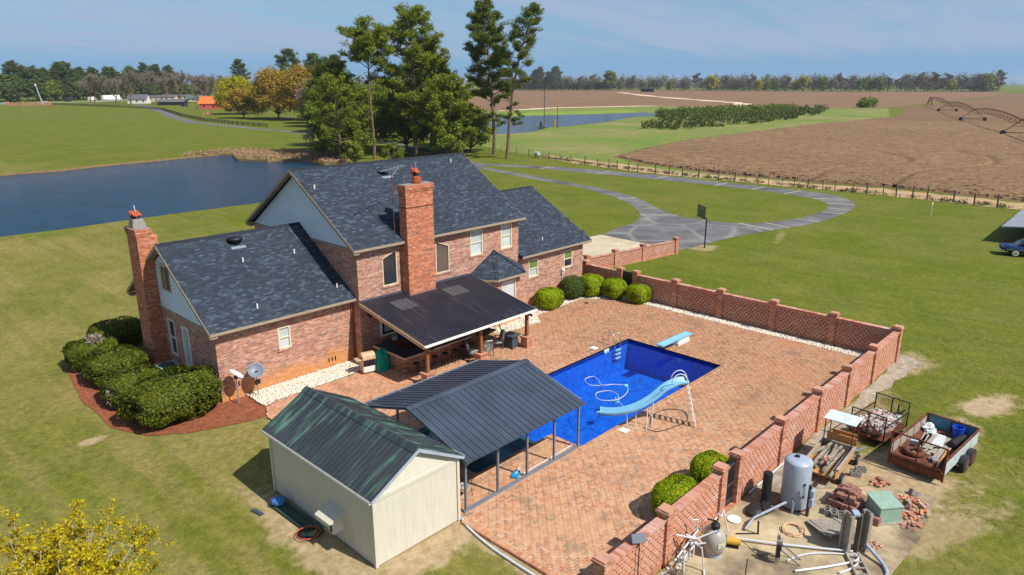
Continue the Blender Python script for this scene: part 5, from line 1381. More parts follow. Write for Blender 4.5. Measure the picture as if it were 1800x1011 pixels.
m2 = MB(); m2.extr([(SX0 + .051, SY1 - .05, G0 + .04), (SX1 - .051, SY1 - .05, G0 + .04), (SX1 - .051, SY1 - .05, 2.42), ((SX0 + SX1) / 2, SY1 - .05, 3.4), (SX0 + .051, SY1 - .05, 2.42)], (0, .05, 0)); m2.build('wall_panel', CR, shed)
m2 = MB(); m2.box(SX0 - 0.012, SX1 + 0.012, SY0 - 0.03, SY0 - 0.004, 2.30, 2.44); m2.build('band_board', CR, shed)
xm = (SX0 + SX1) / 2; zap = 3.42
zz = 2.44
while zz < zap - 0.1:
    z1 = zz + 0.135
    def hw(q): return (SX1 - SX0) / 2 * (zap - q) / (zap - 2.42)
    m2 = MB(); m2.add([(xm - hw(zz), SY0 - .02, zz), (xm + hw(zz), SY0 - .02, zz), (xm + hw(min(z1, zap)), SY0 + .012, min(z1, zap)), (xm - hw(min(z1, zap)), SY0 + .012, min(z1, zap)), (xm - hw(zz), SY0 + .03, zz), (xm + hw(zz), SY0 + .03, zz)], [(0, 1, 2, 3), (5, 4, 3, 2), (1, 0, 4, 5)]); m2.build('siding_board', CR, shed)
    zz = z1
for x, y in ((SX0, SY0), (SX1, SY0), (SX0, SY1)):
    m2 = MB(); m2.box(x - 0.055, x + 0.055, y - 0.055, y + 0.055, G0 + 0.03, 2.44); m2.build('corner_board', CR, shed)
m2 = MB(); m2.box(SX0 + .03, SX1 - .03, SY0 + .03, SY1 - .03, G0 - .02, G0 + .045); m2.build('skid_floor', MAT['rust'], shed)
# roof panels run down the slope, ridge along Y
nS = 30; RY0, RY1 = SY0 - 0.16, SY1 + 0.25; sw = (RY1 - RY0) / nS; RE = 0.16; RZ = 2.50; RZT = 3.58
def rib_panel_x(y0, w_, xa, za, xb, zb, rib=0.026, th=0.025):
    m_ = rib_panel(y0, w_, xa, za, xb, zb, rib, th)
    m_.v = [(y, x, zq) for x, y, zq in m_.v]; m_.f = [tuple(reversed(q)) for q in m_.f]
    return m_
for xe in (SX0 - RE, SX1 + RE):
    p0 = rib_panel_x(RY0, sw, xe, RZ, xm, RZT).build('roof_panel', MAT['shed_metal'], shed)
    for i in range(1, nS):
        c = p0.copy(); COL.objects.link(c); c.location.y = i * sw
sl = (RZT - RZ) / (xm - SX0 + RE)
m2 = MB(); m2.add([(xm - .22, RY0 - .02, RZT - .22 * sl + .03), (xm - .22, RY1 + .02, RZT - .22 * sl + .03), (xm, RY1 + .02, RZT + .05), (xm, RY0 - .02, RZT + .05), (xm + .22, RY0 - .02, RZT - .22 * sl + .03), (xm + .22, RY1 + .02, RZT - .22 * sl + .03)], [(0, 3, 2, 1), (3, 4, 5, 2)]); m2.build('ridge_cap', MAT['shed_metal'], shed)
for s in (-1, 1):
    xe = SX0 - RE if s < 0 else SX1 + RE
    m2 = MB(); m2.box(*sorted((xe - s * .02, xe + s * .07)), RY0 + .02, RY1 - .02, RZ - .11, RZ - .10); m2.box(*sorted((xe + s * .06, xe + s * .07)), RY0 + .02, RY1 - .02, RZ - .10, RZ - .015); m2.box(*sorted((xe - s * .02, xe - s * .01)), RY0 + .02, RY1 - .02, RZ - .10, RZ - .03); m2.build('gutter', MAT['white'], shed)
    m2 = MB(); m2.extr([(xe, RY0 - .02, RZ - .02), (xm, RY0 - .02, RZT - .02), (xm, RY0 - .02, RZT - .15), (xe, RY0 - .02, RZ - .13)], (0, .022, 0)); m2.build('rake_trim', MAT['tank'], shed)
# hooded window cooler on the west side
m2 = MB(); m2.box(10.55, 10.95, 18.35, 18.95, 0.45, 0.85); ac = m2.build('window_cooler', MAT['white'], shed)
m2 = MB(); m2.box(10.535, 10.548, 18.4, 18.62, 0.5, 0.8); m2.build('grille', MAT['charcoal'], ac)
m2 = MB(); m2.box(10.535, 10.547, 18.66, 18.92, 0.5, 0.8); m2.build('grille', MAT['charcoal'], ac)
m2 = MB(); m2.add([(10.95, 18.2, 1.22), (10.95, 19.1, 1.22), (10.35, 19.1, 0.98), (10.35, 18.2, 0.98), (10.95, 18.2, 1.26), (10.95, 19.1, 1.26), (10.33, 19.1, 1.02), (10.33, 18.2, 1.02), (10.33, 19.1, 0.86), (10.33, 18.2, 0.86), (10.35, 19.1, 0.86), (10.35, 18.2, 0.86)],
                 [(4, 5, 6, 7), (0, 3, 2, 1), (7, 6, 8, 9), (0, 4, 7, 3), (1, 2, 6, 5), (9, 8, 10, 11), (11, 10, 2, 3)])
m2.extr([(10.95, 18.2, 0.9), (10.95, 18.2, 1.22), (10.36, 18.2, 0.98)], (0, .02, 0)); m2.build('hood', CR, ac)
# things lying along the shed's west side
t = thing('folded_boat_cover', 'dark green folded tarpaulin with ribbed strips lying along the shed', 'tarpaulin', (10.55, 21.0, G0), R(0))
m2 = MB()
for k in range(4): m2.cbox((10.35 + k * 0.13, 21.0, G0 + 0.07 + 0.02 * (k % 2)), (0.11, 2.4, 0.09), rz=0.03)
m2.build('strip', M('dark_green_canvas', S(60, 84, 72), 0.7, 0.2, 5), t)
m2 = MB(); m2.ball((10.5, 22.0, G0 + 0.25), 0.27, 8, 5, (1, 1.2, 0.6)); solo(m2, 'tarp_bundle', M('blue_tarp', S(70, 120, 190), 0.5, 0.25, 9, bump=0.4), 'crumpled light blue tarp lying on the dark bundle by the shed', 'tarp', (10.5, 22.0, G0 + 0.12))
m2 = MB(); m2.cbox((9.75, 22.2, G0 + 0.03), (0.16, 0.55, 0.05), rz=0.15); m2.cbox((9.75, 22.2, G0 + 0.06), (0.1, 0.45, 0.02), rz=0.15); solo(m2, 'loose_board', MAT['charcoal'], 'short dark plank lying on sandy grass beside the shed', 'plank', (9.75, 22.2, G0))
def coil(cx_, cy_, z_, r, turns, rad, seed):
    g = random.Random(seed); P = []
    for i in range(int(turns * 14)):
        a = 2 * math.pi * i / 14; rr = r * (0.82 + 0.25 * g.random() * 0.5 + 0.12 * math.sin(i * 0.21))
        P.append((cx_ + rr * math.cos(a) + 0.05 * math.sin(i * .05), cy_ + rr * math.sin(a), z_ + 0.02 + 0.012 * (i // 14) + 0.01 * g.random()))
    return P
solo(MB().tube(coil(10.4, 19.75, G0, 0.42, 5, 0.02, 1), 0.02, 5), 'hose_coil', MAT['hose_black'], 'black hose coiled on the ground below the shed cooler', 'hose', (10.4, 19.75, G0))
solo(MB().tube(coil(10.5, 19.65, G0 + .09, 0.33, 1.6, 0.02, 2), 0.02, 5), 'garden_hose', MAT['hose_green'], 'green garden hose looped over the black coil', 'hose', (10.5, 19.65, G0))
solo(MB().tube(coil(10.3, 19.6, G0 + .13, 0.40, 1.2, 0.02, 3), 0.018, 5), 'air_hose', M('red_orange_hose', S(214, 92, 60), 0.5, 0.1, 5), 'red orange hose on top of the coil by the shed', 'hose', (10.3, 19.6, G0))
# white drain pipe along the open patio edge
P = catmull([(14.62, 16.45, G0 + .07), (14.42, 15.9, G0 + .06), (14.2, 14.5, G0 + .06), (14.15, 12.8, G0 + .06), (14.1, 11.0, G0 + .06), (14.05, 9.8, G0 + .06)], 4)
solo(MB().tube(P, 0.045, 8), 'drain_pipe', MAT['pvc'], 'long white drain pipe on sandy ground along the patio edge', 'pipe', (14.2, 13.2, G0))

# ================================================================= brick screen walls
def screen_wall(name, label, p, q, posts, gate=None, zt=1.72, z0=G0, near_parts=0, cap_out=0.05, th=0.11, ghost=False):
    """pierced brick wall from p to q: solid courses between spaced bricks, pillars at the given distances"""
    p = Vector((*p, 0)); q = Vector((*q, 0)); L_ = (q - p).length; d = (q - p) / L_; nr = Vector((-d.y, d.x, 0)); ang = math.atan2(d.y, d.x)
    t = thing(name, label, 'wall', (*((p + q) / 2).xy, z0))
    def bx(mb, a, b, w0, w1, za, zb_):
        V = []
        for zz in (za, zb_):
            for s_, w_ in ((a, w0), (b, w0), (b, w1), (a, w1)):
                v = p + d * s_ + nr * w_; V.append((v.x, v.y, zz))
        mb.add(V, [(3, 2, 1, 0), (4, 5, 6, 7), (0, 1, 5, 4), (1, 2, 6, 5), (2, 3, 7, 6), (3, 0, 4, 7)])
    for s_ in (posts[1:] if ghost else posts):
        mb = MB(); bx(mb, s_ - .2, s_ + .2, -.2, .2, z0, zt + 0.12); pl = mb.build('pillar', MAT['brick_wall'], t)
        mb = MB(); bx(mb, s_ - .25, s_ + .25, -.25, .25, zt + 0.12, zt + 0.20); bx(mb, s_ - .21, s_ + .21, -.21, .21, zt + 0.20, zt + 0.26); mb.build('pillar_cap', MAT['brick_wall'], pl)
    left = near_parts; unit_me = None
    for i in range(len(posts) - 1):
        a, b = posts[i] + .2, posts[i + 1] - .2
        if gate == i:
            mb = MB(); bx(mb, a + .02, b - .02, -.03, .03, z0 + 0.10, zt + 0.05); gt = mb.build('gate', MAT['dark'], t)
            mb = MB()
            for zz in (0.15, (zt + z0) / 2, zt - 0.1): bx(mb, a + .04, b - .04, -.05, -.032, zz, zz + 0.06); bx(mb, a + .04, b - .04, .032, .05, zz, zz + 0.06)
            mb.build('gate_rail', MAT['charcoal'], gt)
            mb = MB(); bx(mb, a, b, -.2, .2, z0, z0 + 0.08); mb.build('threshold', MAT['brick_wall'], t)
            continue
        mb = MB(); bx(mb, a, b, -th, th, z0, 0.17); bx(mb, a, b, -th, th, zt - 0.16, zt - 0.09); mb.build('solid_course', MAT['brick_wall'], t)
        # coping of headers
        mb = MB(); k = int((b - a) / 0.105)
        for j in range(k):
            w_ = (b - a) / k; bx(mb, a + j * w_ + .003, a + (j + 1) * w_ - .003, -th - cap_out, th + cap_out, zt - 0.088, zt - 0.01 + rnd.uniform(-.004, .004))
        mb.build('coping', MAT['wall_unit'], t, kind='stuff')
        zz = 0.17; row = 0; mb = MB(); mbars = MB()
        pitch = 0.262; bl_ = 0.150
        while zz < zt - 0.22:
            off = (row % 2) * pitch / 2; s_ = a - pitch + off
            while s_ < b:
                u0, u1 = max(a, s_), min(b, s_ + bl_)
                if u1 - u0 > 0.03:
                    if left > 0 and u1 - u0 > bl_ - 0.001:
                        if unit_me is None:
                            m3 = MB(True); m3.cbox((0, 0, 0), (bl_, 2 * th - 0.012, 0.085)); unit_me = m3.mesh('brick'); unit_me.materials.append(MAT['wall_unit'])
                        o = link('brick', unit_me, t); v = p + d * (s_ + bl_ / 2) - ((p + q) / 2)
                        o.location = (v.x, v.y, zz + 0.0425 - z0); o.rotation_euler = (0, 0, ang); left -= 1
                    else: bx(mb, u0, u1, -th + .006, th - .006, zz, zz + 0.085)
                s_ += pitch
            zz += 0.085
            top = min(zz + 0.054, zt - 0.16); bx(mbars, a, b, -th, th, zz, top); zz = top; row += 1
        if mb.f: mb.build('lattice_brick', MAT['wall_unit'], t, kind='stuff')
        mbars.build('bed_course', MAT['wall_course'], t)
    return t
screen_wall('patio_wall', 'long sunlit pierced brick wall with pillars along the near side of the patio', (14.2, 9.95), (41.65, 9.95), [0.0, 3.35, 6.95, 8.25, 12.05, 16.0, 19.6, 23.35, 27.42], gate=2, near_parts=300)
screen_wall('courtyard_wall', 'shaded pierced brick wall with pillars and dark gate along the far end of the patio', (41.65, 10.16), (41.65, 32.2), [-0.2, 3.28, 6.9, 10.5, 13.92, 17.19, 18.54, 21.8], gate=5, ghost=True)
screen_wall('driveway_wall', 'low sunlit pierced brick wall beside the concrete pad and driveway', (44.6, 34.35), (56.1, 32.55), [0.25, 3.55, 7.0, 11.4], zt=1.18)
# floodlight on the wall's west pillar
t = thing('floodlight', 'grey floodlight on a thin black stake at the wall end', 'floodlight', (15.75, 9.75, G0))
mb = MB(); mb.tube([(15.75, 9.75, G0), (15.75, 9.75, 1.72)], 0.02, 6); mb.build('stake', MAT['dark'], t)
mb = MB(); mb.cbox((15.75, 9.8, 1.86), (0.42, 0.16, 0.26), rz=R(-40), rx=-0.5); mb.build('lamp_housing', MAT['steel'], t)
# ================================================================= gravel beds
def pebbles(name, poly, n, r0, r1, mat, z, label, parent=None):
    xs = [p[0] for p in poly]; ys = [p[1] for p in poly]
    P = np.stack([rng.uniform(min(xs), max(xs), n * 3), rng.uniform(min(ys), max(ys), n * 3)], 1)
    P = P[inpoly(P, poly)][:n]; n = len(P)
    base = np.array([(1, 0, 0), (0, 1, 0), (-1, 0, 0), (0, -1, 0), (0, 0, 1), (0, 0, -1)], float)
    F = np.array([(0, 1, 4), (1, 2, 4), (2, 3, 4), (3, 0, 4), (1, 0, 5), (2, 1, 5), (3, 2, 5), (0, 3, 5)])
    r = rng.uniform(r0, r1, (n, 1, 1)); sq = rng.uniform(0.6, 1.3, (n, 6, 3)); sq[:, :, 2] *= 0.75
    a = rng.uniform(0, 6.28, n); c, s = np.cos(a)[:, None], np.sin(a)[:, None]
    V = base[None] * r * sq
    X = V[..., 0] * c - V[..., 1] * s; Y = V[..., 0] * s + V[..., 1] * c
    V = np.stack([X + P[:, :1], Y + P[:, 1:], V[..., 2] + z + r[:, :, 0] * 0.3], 2)
    FF = (F[None] + (np.arange(n) * 6)[:, None, None]).reshape(-1, 3)
    o = link(name, faces_mesh(name, V.reshape(-1, 3), FF, mat), parent, 'stuff')
    return o
beds = [[(14.2, 30.05), (15.0, 30.3), (19.7, 30.35), (20.55, 30.9), (20.7, 31.3), (20.7, 32.0), (14.2, 32.0)], [(29.25, 28.95), (32.6, 28.65), (33.6, 29.75), (38.6, 29.95), (40.4, 28.0), (41.4, 28.0), (41.4, 31.3), (33.4, 31.3), (32.3, 30.05), (29.9, 30.05), (29.25, 30.6)],
        [(40.62, 10.2), (41.42, 10.2), (41.42, 27.9), (40.62, 27.9)]]
for b, n in zip(beds, (4200, 6500, 5200)):
    sheet('gravel_bed', b, -0.03, M('gravel_base', S(214, 202, 182), 0.95, 0.2, 6))
    pebbles('white_gravel', b, n, 0.035, 0.075, MAT['stone'], -0.02, '')

# ================================================================= clipped shrubs
def shrub(name, label, cat, loc, r, h, mat, n=5200, leaf=0.042, sq=2.8, lump=0.035, group=None, parts=None, rz=0.0, dead=None):
    """leafy shell over a dark twiggy core; superellipsoid with soft lumps"""
    t = thing(name, label, cat, loc, rz, group)
    u = unit(rng.normal(size=(n, 3)))
    e = 2.0 / sq
    sgn = np.sign(u) * np.abs(u) ** e
    k = (np.abs(sgn[:, 0]) ** sq + np.abs(sgn[:, 1]) ** sq + np.abs(sgn[:, 2]) ** sq) ** (-1 / sq)
    P = sgn * k[:, None]
    ph = rng.uniform(0, 6.28, 6)
    lum = 1 + lump * (np.sin(P[:, 0] * 5 + ph[0]) * np.sin(P[:, 1] * 5 + ph[1]) + 0.6 * np.sin(P[:, 2] * 7 + ph[2]) * np.sin(P[:, 0] * 9 + ph[3])) - np.abs(rng.normal(0, 0.035, n)) + rng.normal(0, 0.012, n)
    C = P * lum[:, None] * np.array([r[0], r[1], h / 2]) + np.array([0, 0, h / 2])
    keep = C[:, 2] > 0.03
    C, P2 = C[keep], P[keep]
    D = P2 + rng.normal(0, 0.8, P2.shape)
    link('foliage', quads_mesh('foliage', leaf_quads(C, rng.uniform(0.7, 1.25, len(C)) * leaf, rng.uniform(0.6, 0.9, len(C)) * leaf, None, 1, unit(P2 * 1.0 + rng.normal(0, 0.42, P2.shape) + np.array([0, -.1, .25]))), mat), t)
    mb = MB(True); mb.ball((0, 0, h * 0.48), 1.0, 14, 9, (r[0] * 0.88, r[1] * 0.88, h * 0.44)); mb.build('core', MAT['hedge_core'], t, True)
    mb = MB(True); mb.tube([(0, 0, -0.05), (0.03, 0, h * 0.4)], 0.06, 6); mb.build('stem', MAT['bark'], t)
    if dead:
        c, rr, kk = dead
        C = np.array(c) + unit(rng.normal(size=(kk, 3))) * np.array(rr) * rng.uniform(0.5, 1.05, (kk, 1))
        link('dead_twigs', quads_mesh('dead_twigs', leaf_quads(C, 0.13, 0.016, C - np.array(c) + np.array([0, 0, 0.1]), 0.5), MAT['twig']), t)
    return t
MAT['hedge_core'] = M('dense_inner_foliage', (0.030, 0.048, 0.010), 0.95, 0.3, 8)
GB = 'clipped bright green shrubs on the patio'
shrub('clipped_shrub', 'bright green clipped shrub nearest the porch corner', 'shrub', (35.4, 30.25, -0.02), (1.0, 0.85), 1.42, MAT['topiary'], 10000, group=GB)
shrub('dark_shrub', 'dark green rounded shrub between two bright ones by the house wall', 'shrub', (38.3, 30.55, -0.02), (0.98, 0.85), 1.66, MAT['hedge_dark'], 6000, sq=2.3)
shrub('clipped_shrub', 'bright green clipped shrub at the garage corner beside the dark one', 'shrub', (39.75, 29.95, -0.02), (0.92, 0.85), 1.6, MAT['topiary'], 9500, group=GB)
shrub('clipped_shrub', 'bright green clipped shrub left of the dark gate in the far wall', 'shrub', (40.55, 28.45, -0.02), (0.85, 0.85), 1.40, MAT['topiary'], 9500, group=GB)
shrub('clipped_shrub', 'bright green clipped shrub right of the dark gate in the far wall', 'shrub', (40.75, 26.5, -0.02), (0.78, 0.80), 1.32, MAT['topiary'], 9000, group=GB)
shrub('clipped_shrub', 'largest bright clipped shrub behind the near wall left of its gate', 'shrub', (20.15, 11.05, 0), (1.02, 0.72), 1.30, MAT['topiary'], 15000, 0.034, group=GB)
shrub('clipped_shrub', 'bright clipped shrub behind the near wall next to its gate pillar', 'shrub', (22.55, 11.0, 0), (0.82, 0.72), 1.34, MAT['topiary'], 14000, 0.034, group=GB)
GH = 'olive green hedge shrubs in the mulch bed'
shrub('hedge_shrub', 'widest front hedge shrub in the mulch bed beside the satellite dishes', 'hedge', (11.05, 32.5, G0), (2.2, 1.6), 2.0, MAT['hedge'], 18000, 0.06, lump=0.10, group=GH, rz=R(12), dead=((1.85, -0.55, 0.95), (0.45, 0.6, 0.75), 700))
shrub('hedge_shrub', 'second hedge shrub just behind the widest one in the mulch bed', 'hedge', (10.3, 35.6, G0), (1.4, 1.45), 1.55, MAT['hedge'], 12000, 0.06, lump=0.10, group=GH, dead=((-1.2, -0.5, 0.7), (0.3, 0.35, 0.5), 260))
shrub('hedge_shrub', 'third hedge shrub in front of the left chimney', 'hedge', (10.5, 39.0, G0), (1.45, 1.35), 1.6, MAT['hedge'], 11000, 0.06, lump=0.10, group=GH)
shrub('hedge_shrub', 'far left hedge shrub topped by a clump of dead pinkish twigs', 'hedge', (10.3, 42.0, G0), (1.3, 1.25), 1.5, MAT['hedge'], 9000, 0.06, lump=0.08, group=GH, dead=((0.1, -0.3, 1.55), (0.42, 0.42, 0.3), 420))
shrub('hedge_shrub', 'dark hedge shrub in the shade behind the left chimney', 'hedge', (12.3, 44.3, G0), (1.5, 1.2), 1.6, MAT['hedge'], 8000, 0.06, group=GH)
# ---- satellite dishes
def dish(loc, h, az, tilt, col, lab, r=0.38, arm=True):
    t = thing('satellite_dish', lab, 'satellite dish', loc)
    mb = MB(True); mb.tube([(0, 0, -.05), (0, 0, h)], 0.03, 7); mb.build('pole', MAT['galv'], t)
    m = Matrix.Translation((0, 0, h)) @ Matrix.Rotation(az, 4, 'Z') @ Matrix.Rotation(tilt, 4, 'X')
    mb = MB(True); prof = [(0.02, 0.0), (r * .5, 0.025), (r * .85, 0.075), (r, 0.11), (r, 0.122), (r * .85, 0.09), (r * .5, 0.04), (0.02, 0.015)]
    mb.lathe(prof, n=18); mb.v = [tuple(m @ Vector((x, y, z - .02))) for x, y, z in mb.v]; mb.build('reflector', MAT[col], t, True)
    if arm:
        mb = MB(True); mb.tube([m @ Vector((0, -r * .9, .05)), m @ Vector((0, -r * 0.9, 0.62))], 0.025, 6); mb.build('feed_arm', MAT['galv'], t)
        mb = MB(True); mb.cyl(m @ Vector((0, -r * .95, .58)), m @ Vector((0, -r * .7, .70)), 0.06, 8); mb.build('receiver', MAT['galv'], t)
    mb = MB(True); mb.box(-.07, .07, -.07, .07, h - .18, h - .02); mb.build('mount', MAT['dark'], t)
    return t
dish((13.5, 31.35, G0), 1.55, R(70), R(38), 'white', 'white satellite dish seen edge on with its long feed arm raised')
d2_ = dish((14.55, 31.4, G0), 1.45, R(160), R(-52), 'steel', 'grey blue satellite dish on a pole by the white gravel corner', 0.4, False)
mb = MB(True); mb.box(-.14, .14, -.09, -.04, .75, .98); mb.tube([(0, -.05, .8), (-.3, .1, .3), (-.4, .3, 0.02)], .01, 4); mb.build('cable_box', MAT['dark'], d2_)
# ---- units by the left gable
t = thing('ac_condenser', 'pale green air conditioner condenser behind the hedge by the left chimney', 'air conditioner', (12.35, 36.9, G0))
mb = MB(True); mb.box(-.5, .5, -.5, .5, 0.06, 0.86); mb.build('cabinet', MAT['green_box'], t)
mb = MB(True); mb.lathe([(.40, .86), (.40, .88), (.12, .90)], n=14); mb.build('fan_grille', MAT['charcoal'], t)
mb = MB(True)
for k in range(9): mb.box(-.46, .46, -.515, -.501, .14 + k * .075, .17 + k * .075); mb.box(-.515, -.501, -.46, .46, .14 + k * .075, .17 + k * .075)
mb.build('louvre', MAT['green_box'], t)
mb = MB(True); mb.box(-.58, .58, -.58, .58, 0, 0.06); mb.build('pad', MAT['concrete'], t)
t = thing('utility_box', 'small white and grey electrical boxes at the left wing corner', 'utility box', (12.75, 33.3, G0))
mb = MB(True); mb.box(-.2, .2, -.2, .12, .8, 1.35); mb.build('box', MAT['white'], t)
mb = MB(True); mb.box(-.16, .2, .16, .5, .75, 1.25); mb.build('box', MAT['cmu'], t)
mb = MB(True); mb.tube([(0.1, 0, 0), (0.1, 0, .8)], .03, 6); mb.tube([(.1, .3, 0), (.1, .3, .75)], .03, 6); mb.build('conduit', MAT['cmu'], t)

# ================================================================= equipment yard
Y0 = G0 + 0.052
t = thing('pressure_tank', 'tall pale blue grey pressure tank standing on the slab', 'tank', (23.72, 8.2, Y0))
mb = MB(True); mb.lathe([(.46, 0), (.49, .05), (.49, 1.80), (.47, 1.86), (.32, 1.91), (.1, 1.93)], n=28); mb.build('shell', MAT['tank'], t, True)
mb = MB(True); mb.lathe([(.09, 0), (.09, .07), (.05, .09)], (0.06, .08, 1.91), 8); mb.build('top_plug', MAT['dark'], t)
for k, zz in enumerate((.62, 1.12)):
    mb = MB(True); mb.ball((-.28, -.41, zz), .05, 8, 5); mb.build('sight_valve', MAT['dark'], t)
mb = MB(True); mb.tube([(-.28, -.44, .62), (-.28, -.44, 1.12)], .012, 5); mb.tube([(-.48, -.1, .45), (-.6, -.2, .45), (-.6, -.2, 0)], .05, 7); mb.build('gauge_pipe', MAT['galv'], t)
mb = MB(True); mb.lathe([(.51, 0), (.51, .06)], n=28); mb.build('base_ring', MAT['rust'], t)
t = thing('control_panel', 'wooden post with two pale grey switch boxes in front of the tank', 'switch box', (23.35, 7.55, Y0))
mb = MB(True); mb.box(-.05, .05, -.05, .05, 0, 1.25); mb.build('post', MAT['post'], t)
mb = MB(True); mb.box(-.15, .13, -.17, -.052, .45, .78); mb.build('box', MAT['tank'], t)
mb = MB(True); mb.box(-.13, .10, -.17, -.052, .86, 1.1); mb.build('box', MAT['tank'], t)
solo(MB().lathe([(.16, 0), (.17, .03), (.17, 1.3), (.15, 1.36)], (22.95, 8.95, Y0), 14), 'black_drum', MAT['dark'], 'narrow black drum standing behind the tall tank', 'drum', (22.95, 8.95, Y0))
mb = MB(); mb.ball((22.3, 9.0, Y0 + .1), .42, 10, 5, (1.2, .8, .35)); mb.cbox((22.6, 8.75, Y0 + .2), (.6, .3, .12), rz=.5); solo(mb, 'plastic_bag', MAT['hose_black'], 'heap of black plastic lying in the tank shadow', 'bag', (22.3, 9.0, Y0))
solo(MB().lathe([(.22, 0), (.25, .02), (.25, .05), (.2, .07)], (21.3, 9.35, Y0), 16), 'white_bucket_lid', MAT['white'], 'round white bucket lid on the slab by the dark gate', 'lid', (21.3, 9.35, Y0))
t = thing('inlet_pipe', 'grey steel pipe run leading to the tank with a short stand', 'pipe', (21.9, 8.6, Y0))
mb = MB(); mb.tube([(20.95, 8.75, Y0 + .08), (21.5, 8.72, Y0 + .28), (22.95, 8.2, Y0 + .45)], .05, 8); mb.build('pipe', MAT['galv'], t)
mb = MB(); mb.tube([(21.1, 8.35, Y0), (21.1, 8.38, Y0 + .5)], .035, 6); mb.tube([(21.1, 8.36, Y0 + .02), (20.55, 8.9, Y0 + .04)], .02, 5); mb.build('stand', MAT['dark'], t)
# sand filter, pump and plumbing
t = thing('sand_filter', 'grey egg shaped pool sand filter with black top valve', 'filter', (19.05, 8.95, Y0))
mb = MB(True); mb.lathe([(.2, .1), (.30, .16), (.365, .34), (.385, .52), (.37, .70), (.30, .86), (.18, .96), (.12, .99)], n=22); mb.build('vessel', MAT['filter'], t, True)
mb = MB(True); mb.lathe([(.27, 0), (.27, .12), (.22, .15)], n=16); mb.build('base', MAT['tank'], t)
mb = MB(True); mb.lathe([(.13, .97), (.15, 1.0), (.15, 1.14), (.10, 1.2), (.05, 1.22)], n=12); mb.build('valve', MAT['dark'], t)
mb = MB(True); mb.cbox((-.02, .12, 1.25), (.05, .34, .04), rz=.7, rx=.25); mb.build('valve_handle', MAT['dark'], t)
mb = MB(True); mb.cbox((-.16, -.335, .56), (.26, .012, .15), rz=-.42); mb.build('sticker', MAT['label'], t)
t = thing('pool_pump', 'dark pool pump with amber motor beside the sand filter', 'pump', (19.75, 8.9, Y0), R(-62))
mb = MB(True); mb.lathe([(.15, 0.05), (.17, .1), (.17, .36), (.19, .38), (.15, .44)], (-.28, 0, 0), 12); mb.build('strainer', MAT['pump_dark'], t)
mb = MB(True); mb.cyl((-.12, 0, .2), (.05, 0, .2), .17, 12); mb.build('volute', MAT['pump_dark'], t)
mb = MB(True); mb.cyl((.05, 0, .2), (.5, 0, .2), .125, 12); mb.build('motor', MAT['yellow'], t)
mb = MB(True); mb.box(-.1, .45, -.12, .12, 0, .06); mb.build('foot', MAT['dark'], t)
t = thing('pvc_plumbing', 'white plastic plumbing manifold standing against the near wall', 'pipes', (18.1, 9.3, Y0))
def pv(*P, r=.028): 
    mb = MB(); mb.tube(P, r, 7); mb.build('pipe', MAT['pvc'], t)
z_ = Y0
pv((17.35, 9.45, z_ + .35), (19.0, 9.5, z_ + .75), r=.033); pv((17.25, 9.3, z_ + .2), (18.9, 9.35, z_ + .6), r=.033)
pv((17.45, 9.15, z_ - .02), (17.45, 9.15, z_ + .85), r=.036); pv((17.58, 9.22, z_ - .02), (17.58, 9.25, z_ + .9), r=.033); pv((17.3, 9.05, z_ - .02), (17.32, 9.08, z_ + .75), r=.033)
pv((18.0, 8.85, z_ + .85), (18.05, 8.75, z_ + .05), (17.45, 8.35, z_ + .03)); pv((18.0, 8.85, z_ + .85), (18.35, 9.35, z_ + .6))
pv((18.85, 9.5, z_ + .72), (18.85, 9.5, z_ + 1.15), (18.65, 9.6, z_ + 1.2)); pv((18.95, 9.4, z_ + .7), (19.15, 9.1, z_ + 1.1), (19.6, 9.2, z_ + 1.0), (19.65, 9.2, z_ + 1.15), (19.85, 9.15, z_ + .95), (20.05, 9.2, z_ + 1.1), (20.0, 8.95, z_ + .4))
pv((17.9, 9.75, z_ + .95), (18.4, 9.3, z_ + .75), (18.9, 8.8, z_ + 1.05)); pv((18.2, 9.55, z_ + .9), (18.5, 9.35, z_ + .68)); pv((18.45, 9.35, z_ + .05), (18.45, 9.35, z_ + .62)); pv((18.1, 9.3, z_ + .1), (18.1, 9.3, z_ + .5)); pv((18.3, 9.42, z_ + .5), (18.75, 9.0, z_ + .58), (18.95, 8.75, z_ + 1.08))
for a in ((18.3, 9.35, z_ + .58), (18.55, 9.4, z_ + .63), (17.6, 9.35, z_ + .38)):
    mb = MB(); mb.ball(a, .075, 8, 5); mb.build('valve', MAT['pvc'], t)
mb = MB(); mb.tube([(15.3, 9.55, z_ + .06), (17.4, 9.6, z_ + .06)], .035, 7); mb.build('pipe', MAT['pvc'], t)
solo(MB().tube([(23.25, 9.72, Y0 + .04), (26.5, 9.7, Y0 + .02)], .035, 7), 'wall_conduit', MAT['pvc'], 'white conduit along the foot of the brick wall right of the gate', 'pipe', (24.9, 9.7, Y0))
t = thing('long_pvc_line', 'long white pipe across the slab from the pump to the upright boards', 'pipe', (21.0, 7.2, Y0))
P = [(20.2, 8.75, Y0 + .12), (20.9, 7.6, Y0 + .10), (21.7, 6.4, Y0 + .1), (22.25, 5.6, Y0 + .1)]
mb = MB(); mb.tube(P, .036, 8); mb.build('pipe', MAT['pvc'], t)
P = catmull([(20.35, 7.0, Y0 + .05), (20.9, 6.8, Y0 + .05), (21.4, 6.45, Y0 + .05), (22.0, 5.75, Y0 + .05), (22.2, 5.45, Y0 + .05)], 5)
solo(MB().tube(P, .026, 7), 'curved_pipe', MAT['pvc'], 'thin white pipe bending across the stained slab', 'pipe', (21.3, 6.5, Y0))
P = catmull([(22.2, 5.55, Y0 + .07), (22.05, 5.35, Y0 + .07), (21.7, 5.45, Y0 + .07), (20.9, 5.95, Y0 + .07), (20.0, 6.6, Y0 + .07)], 5)
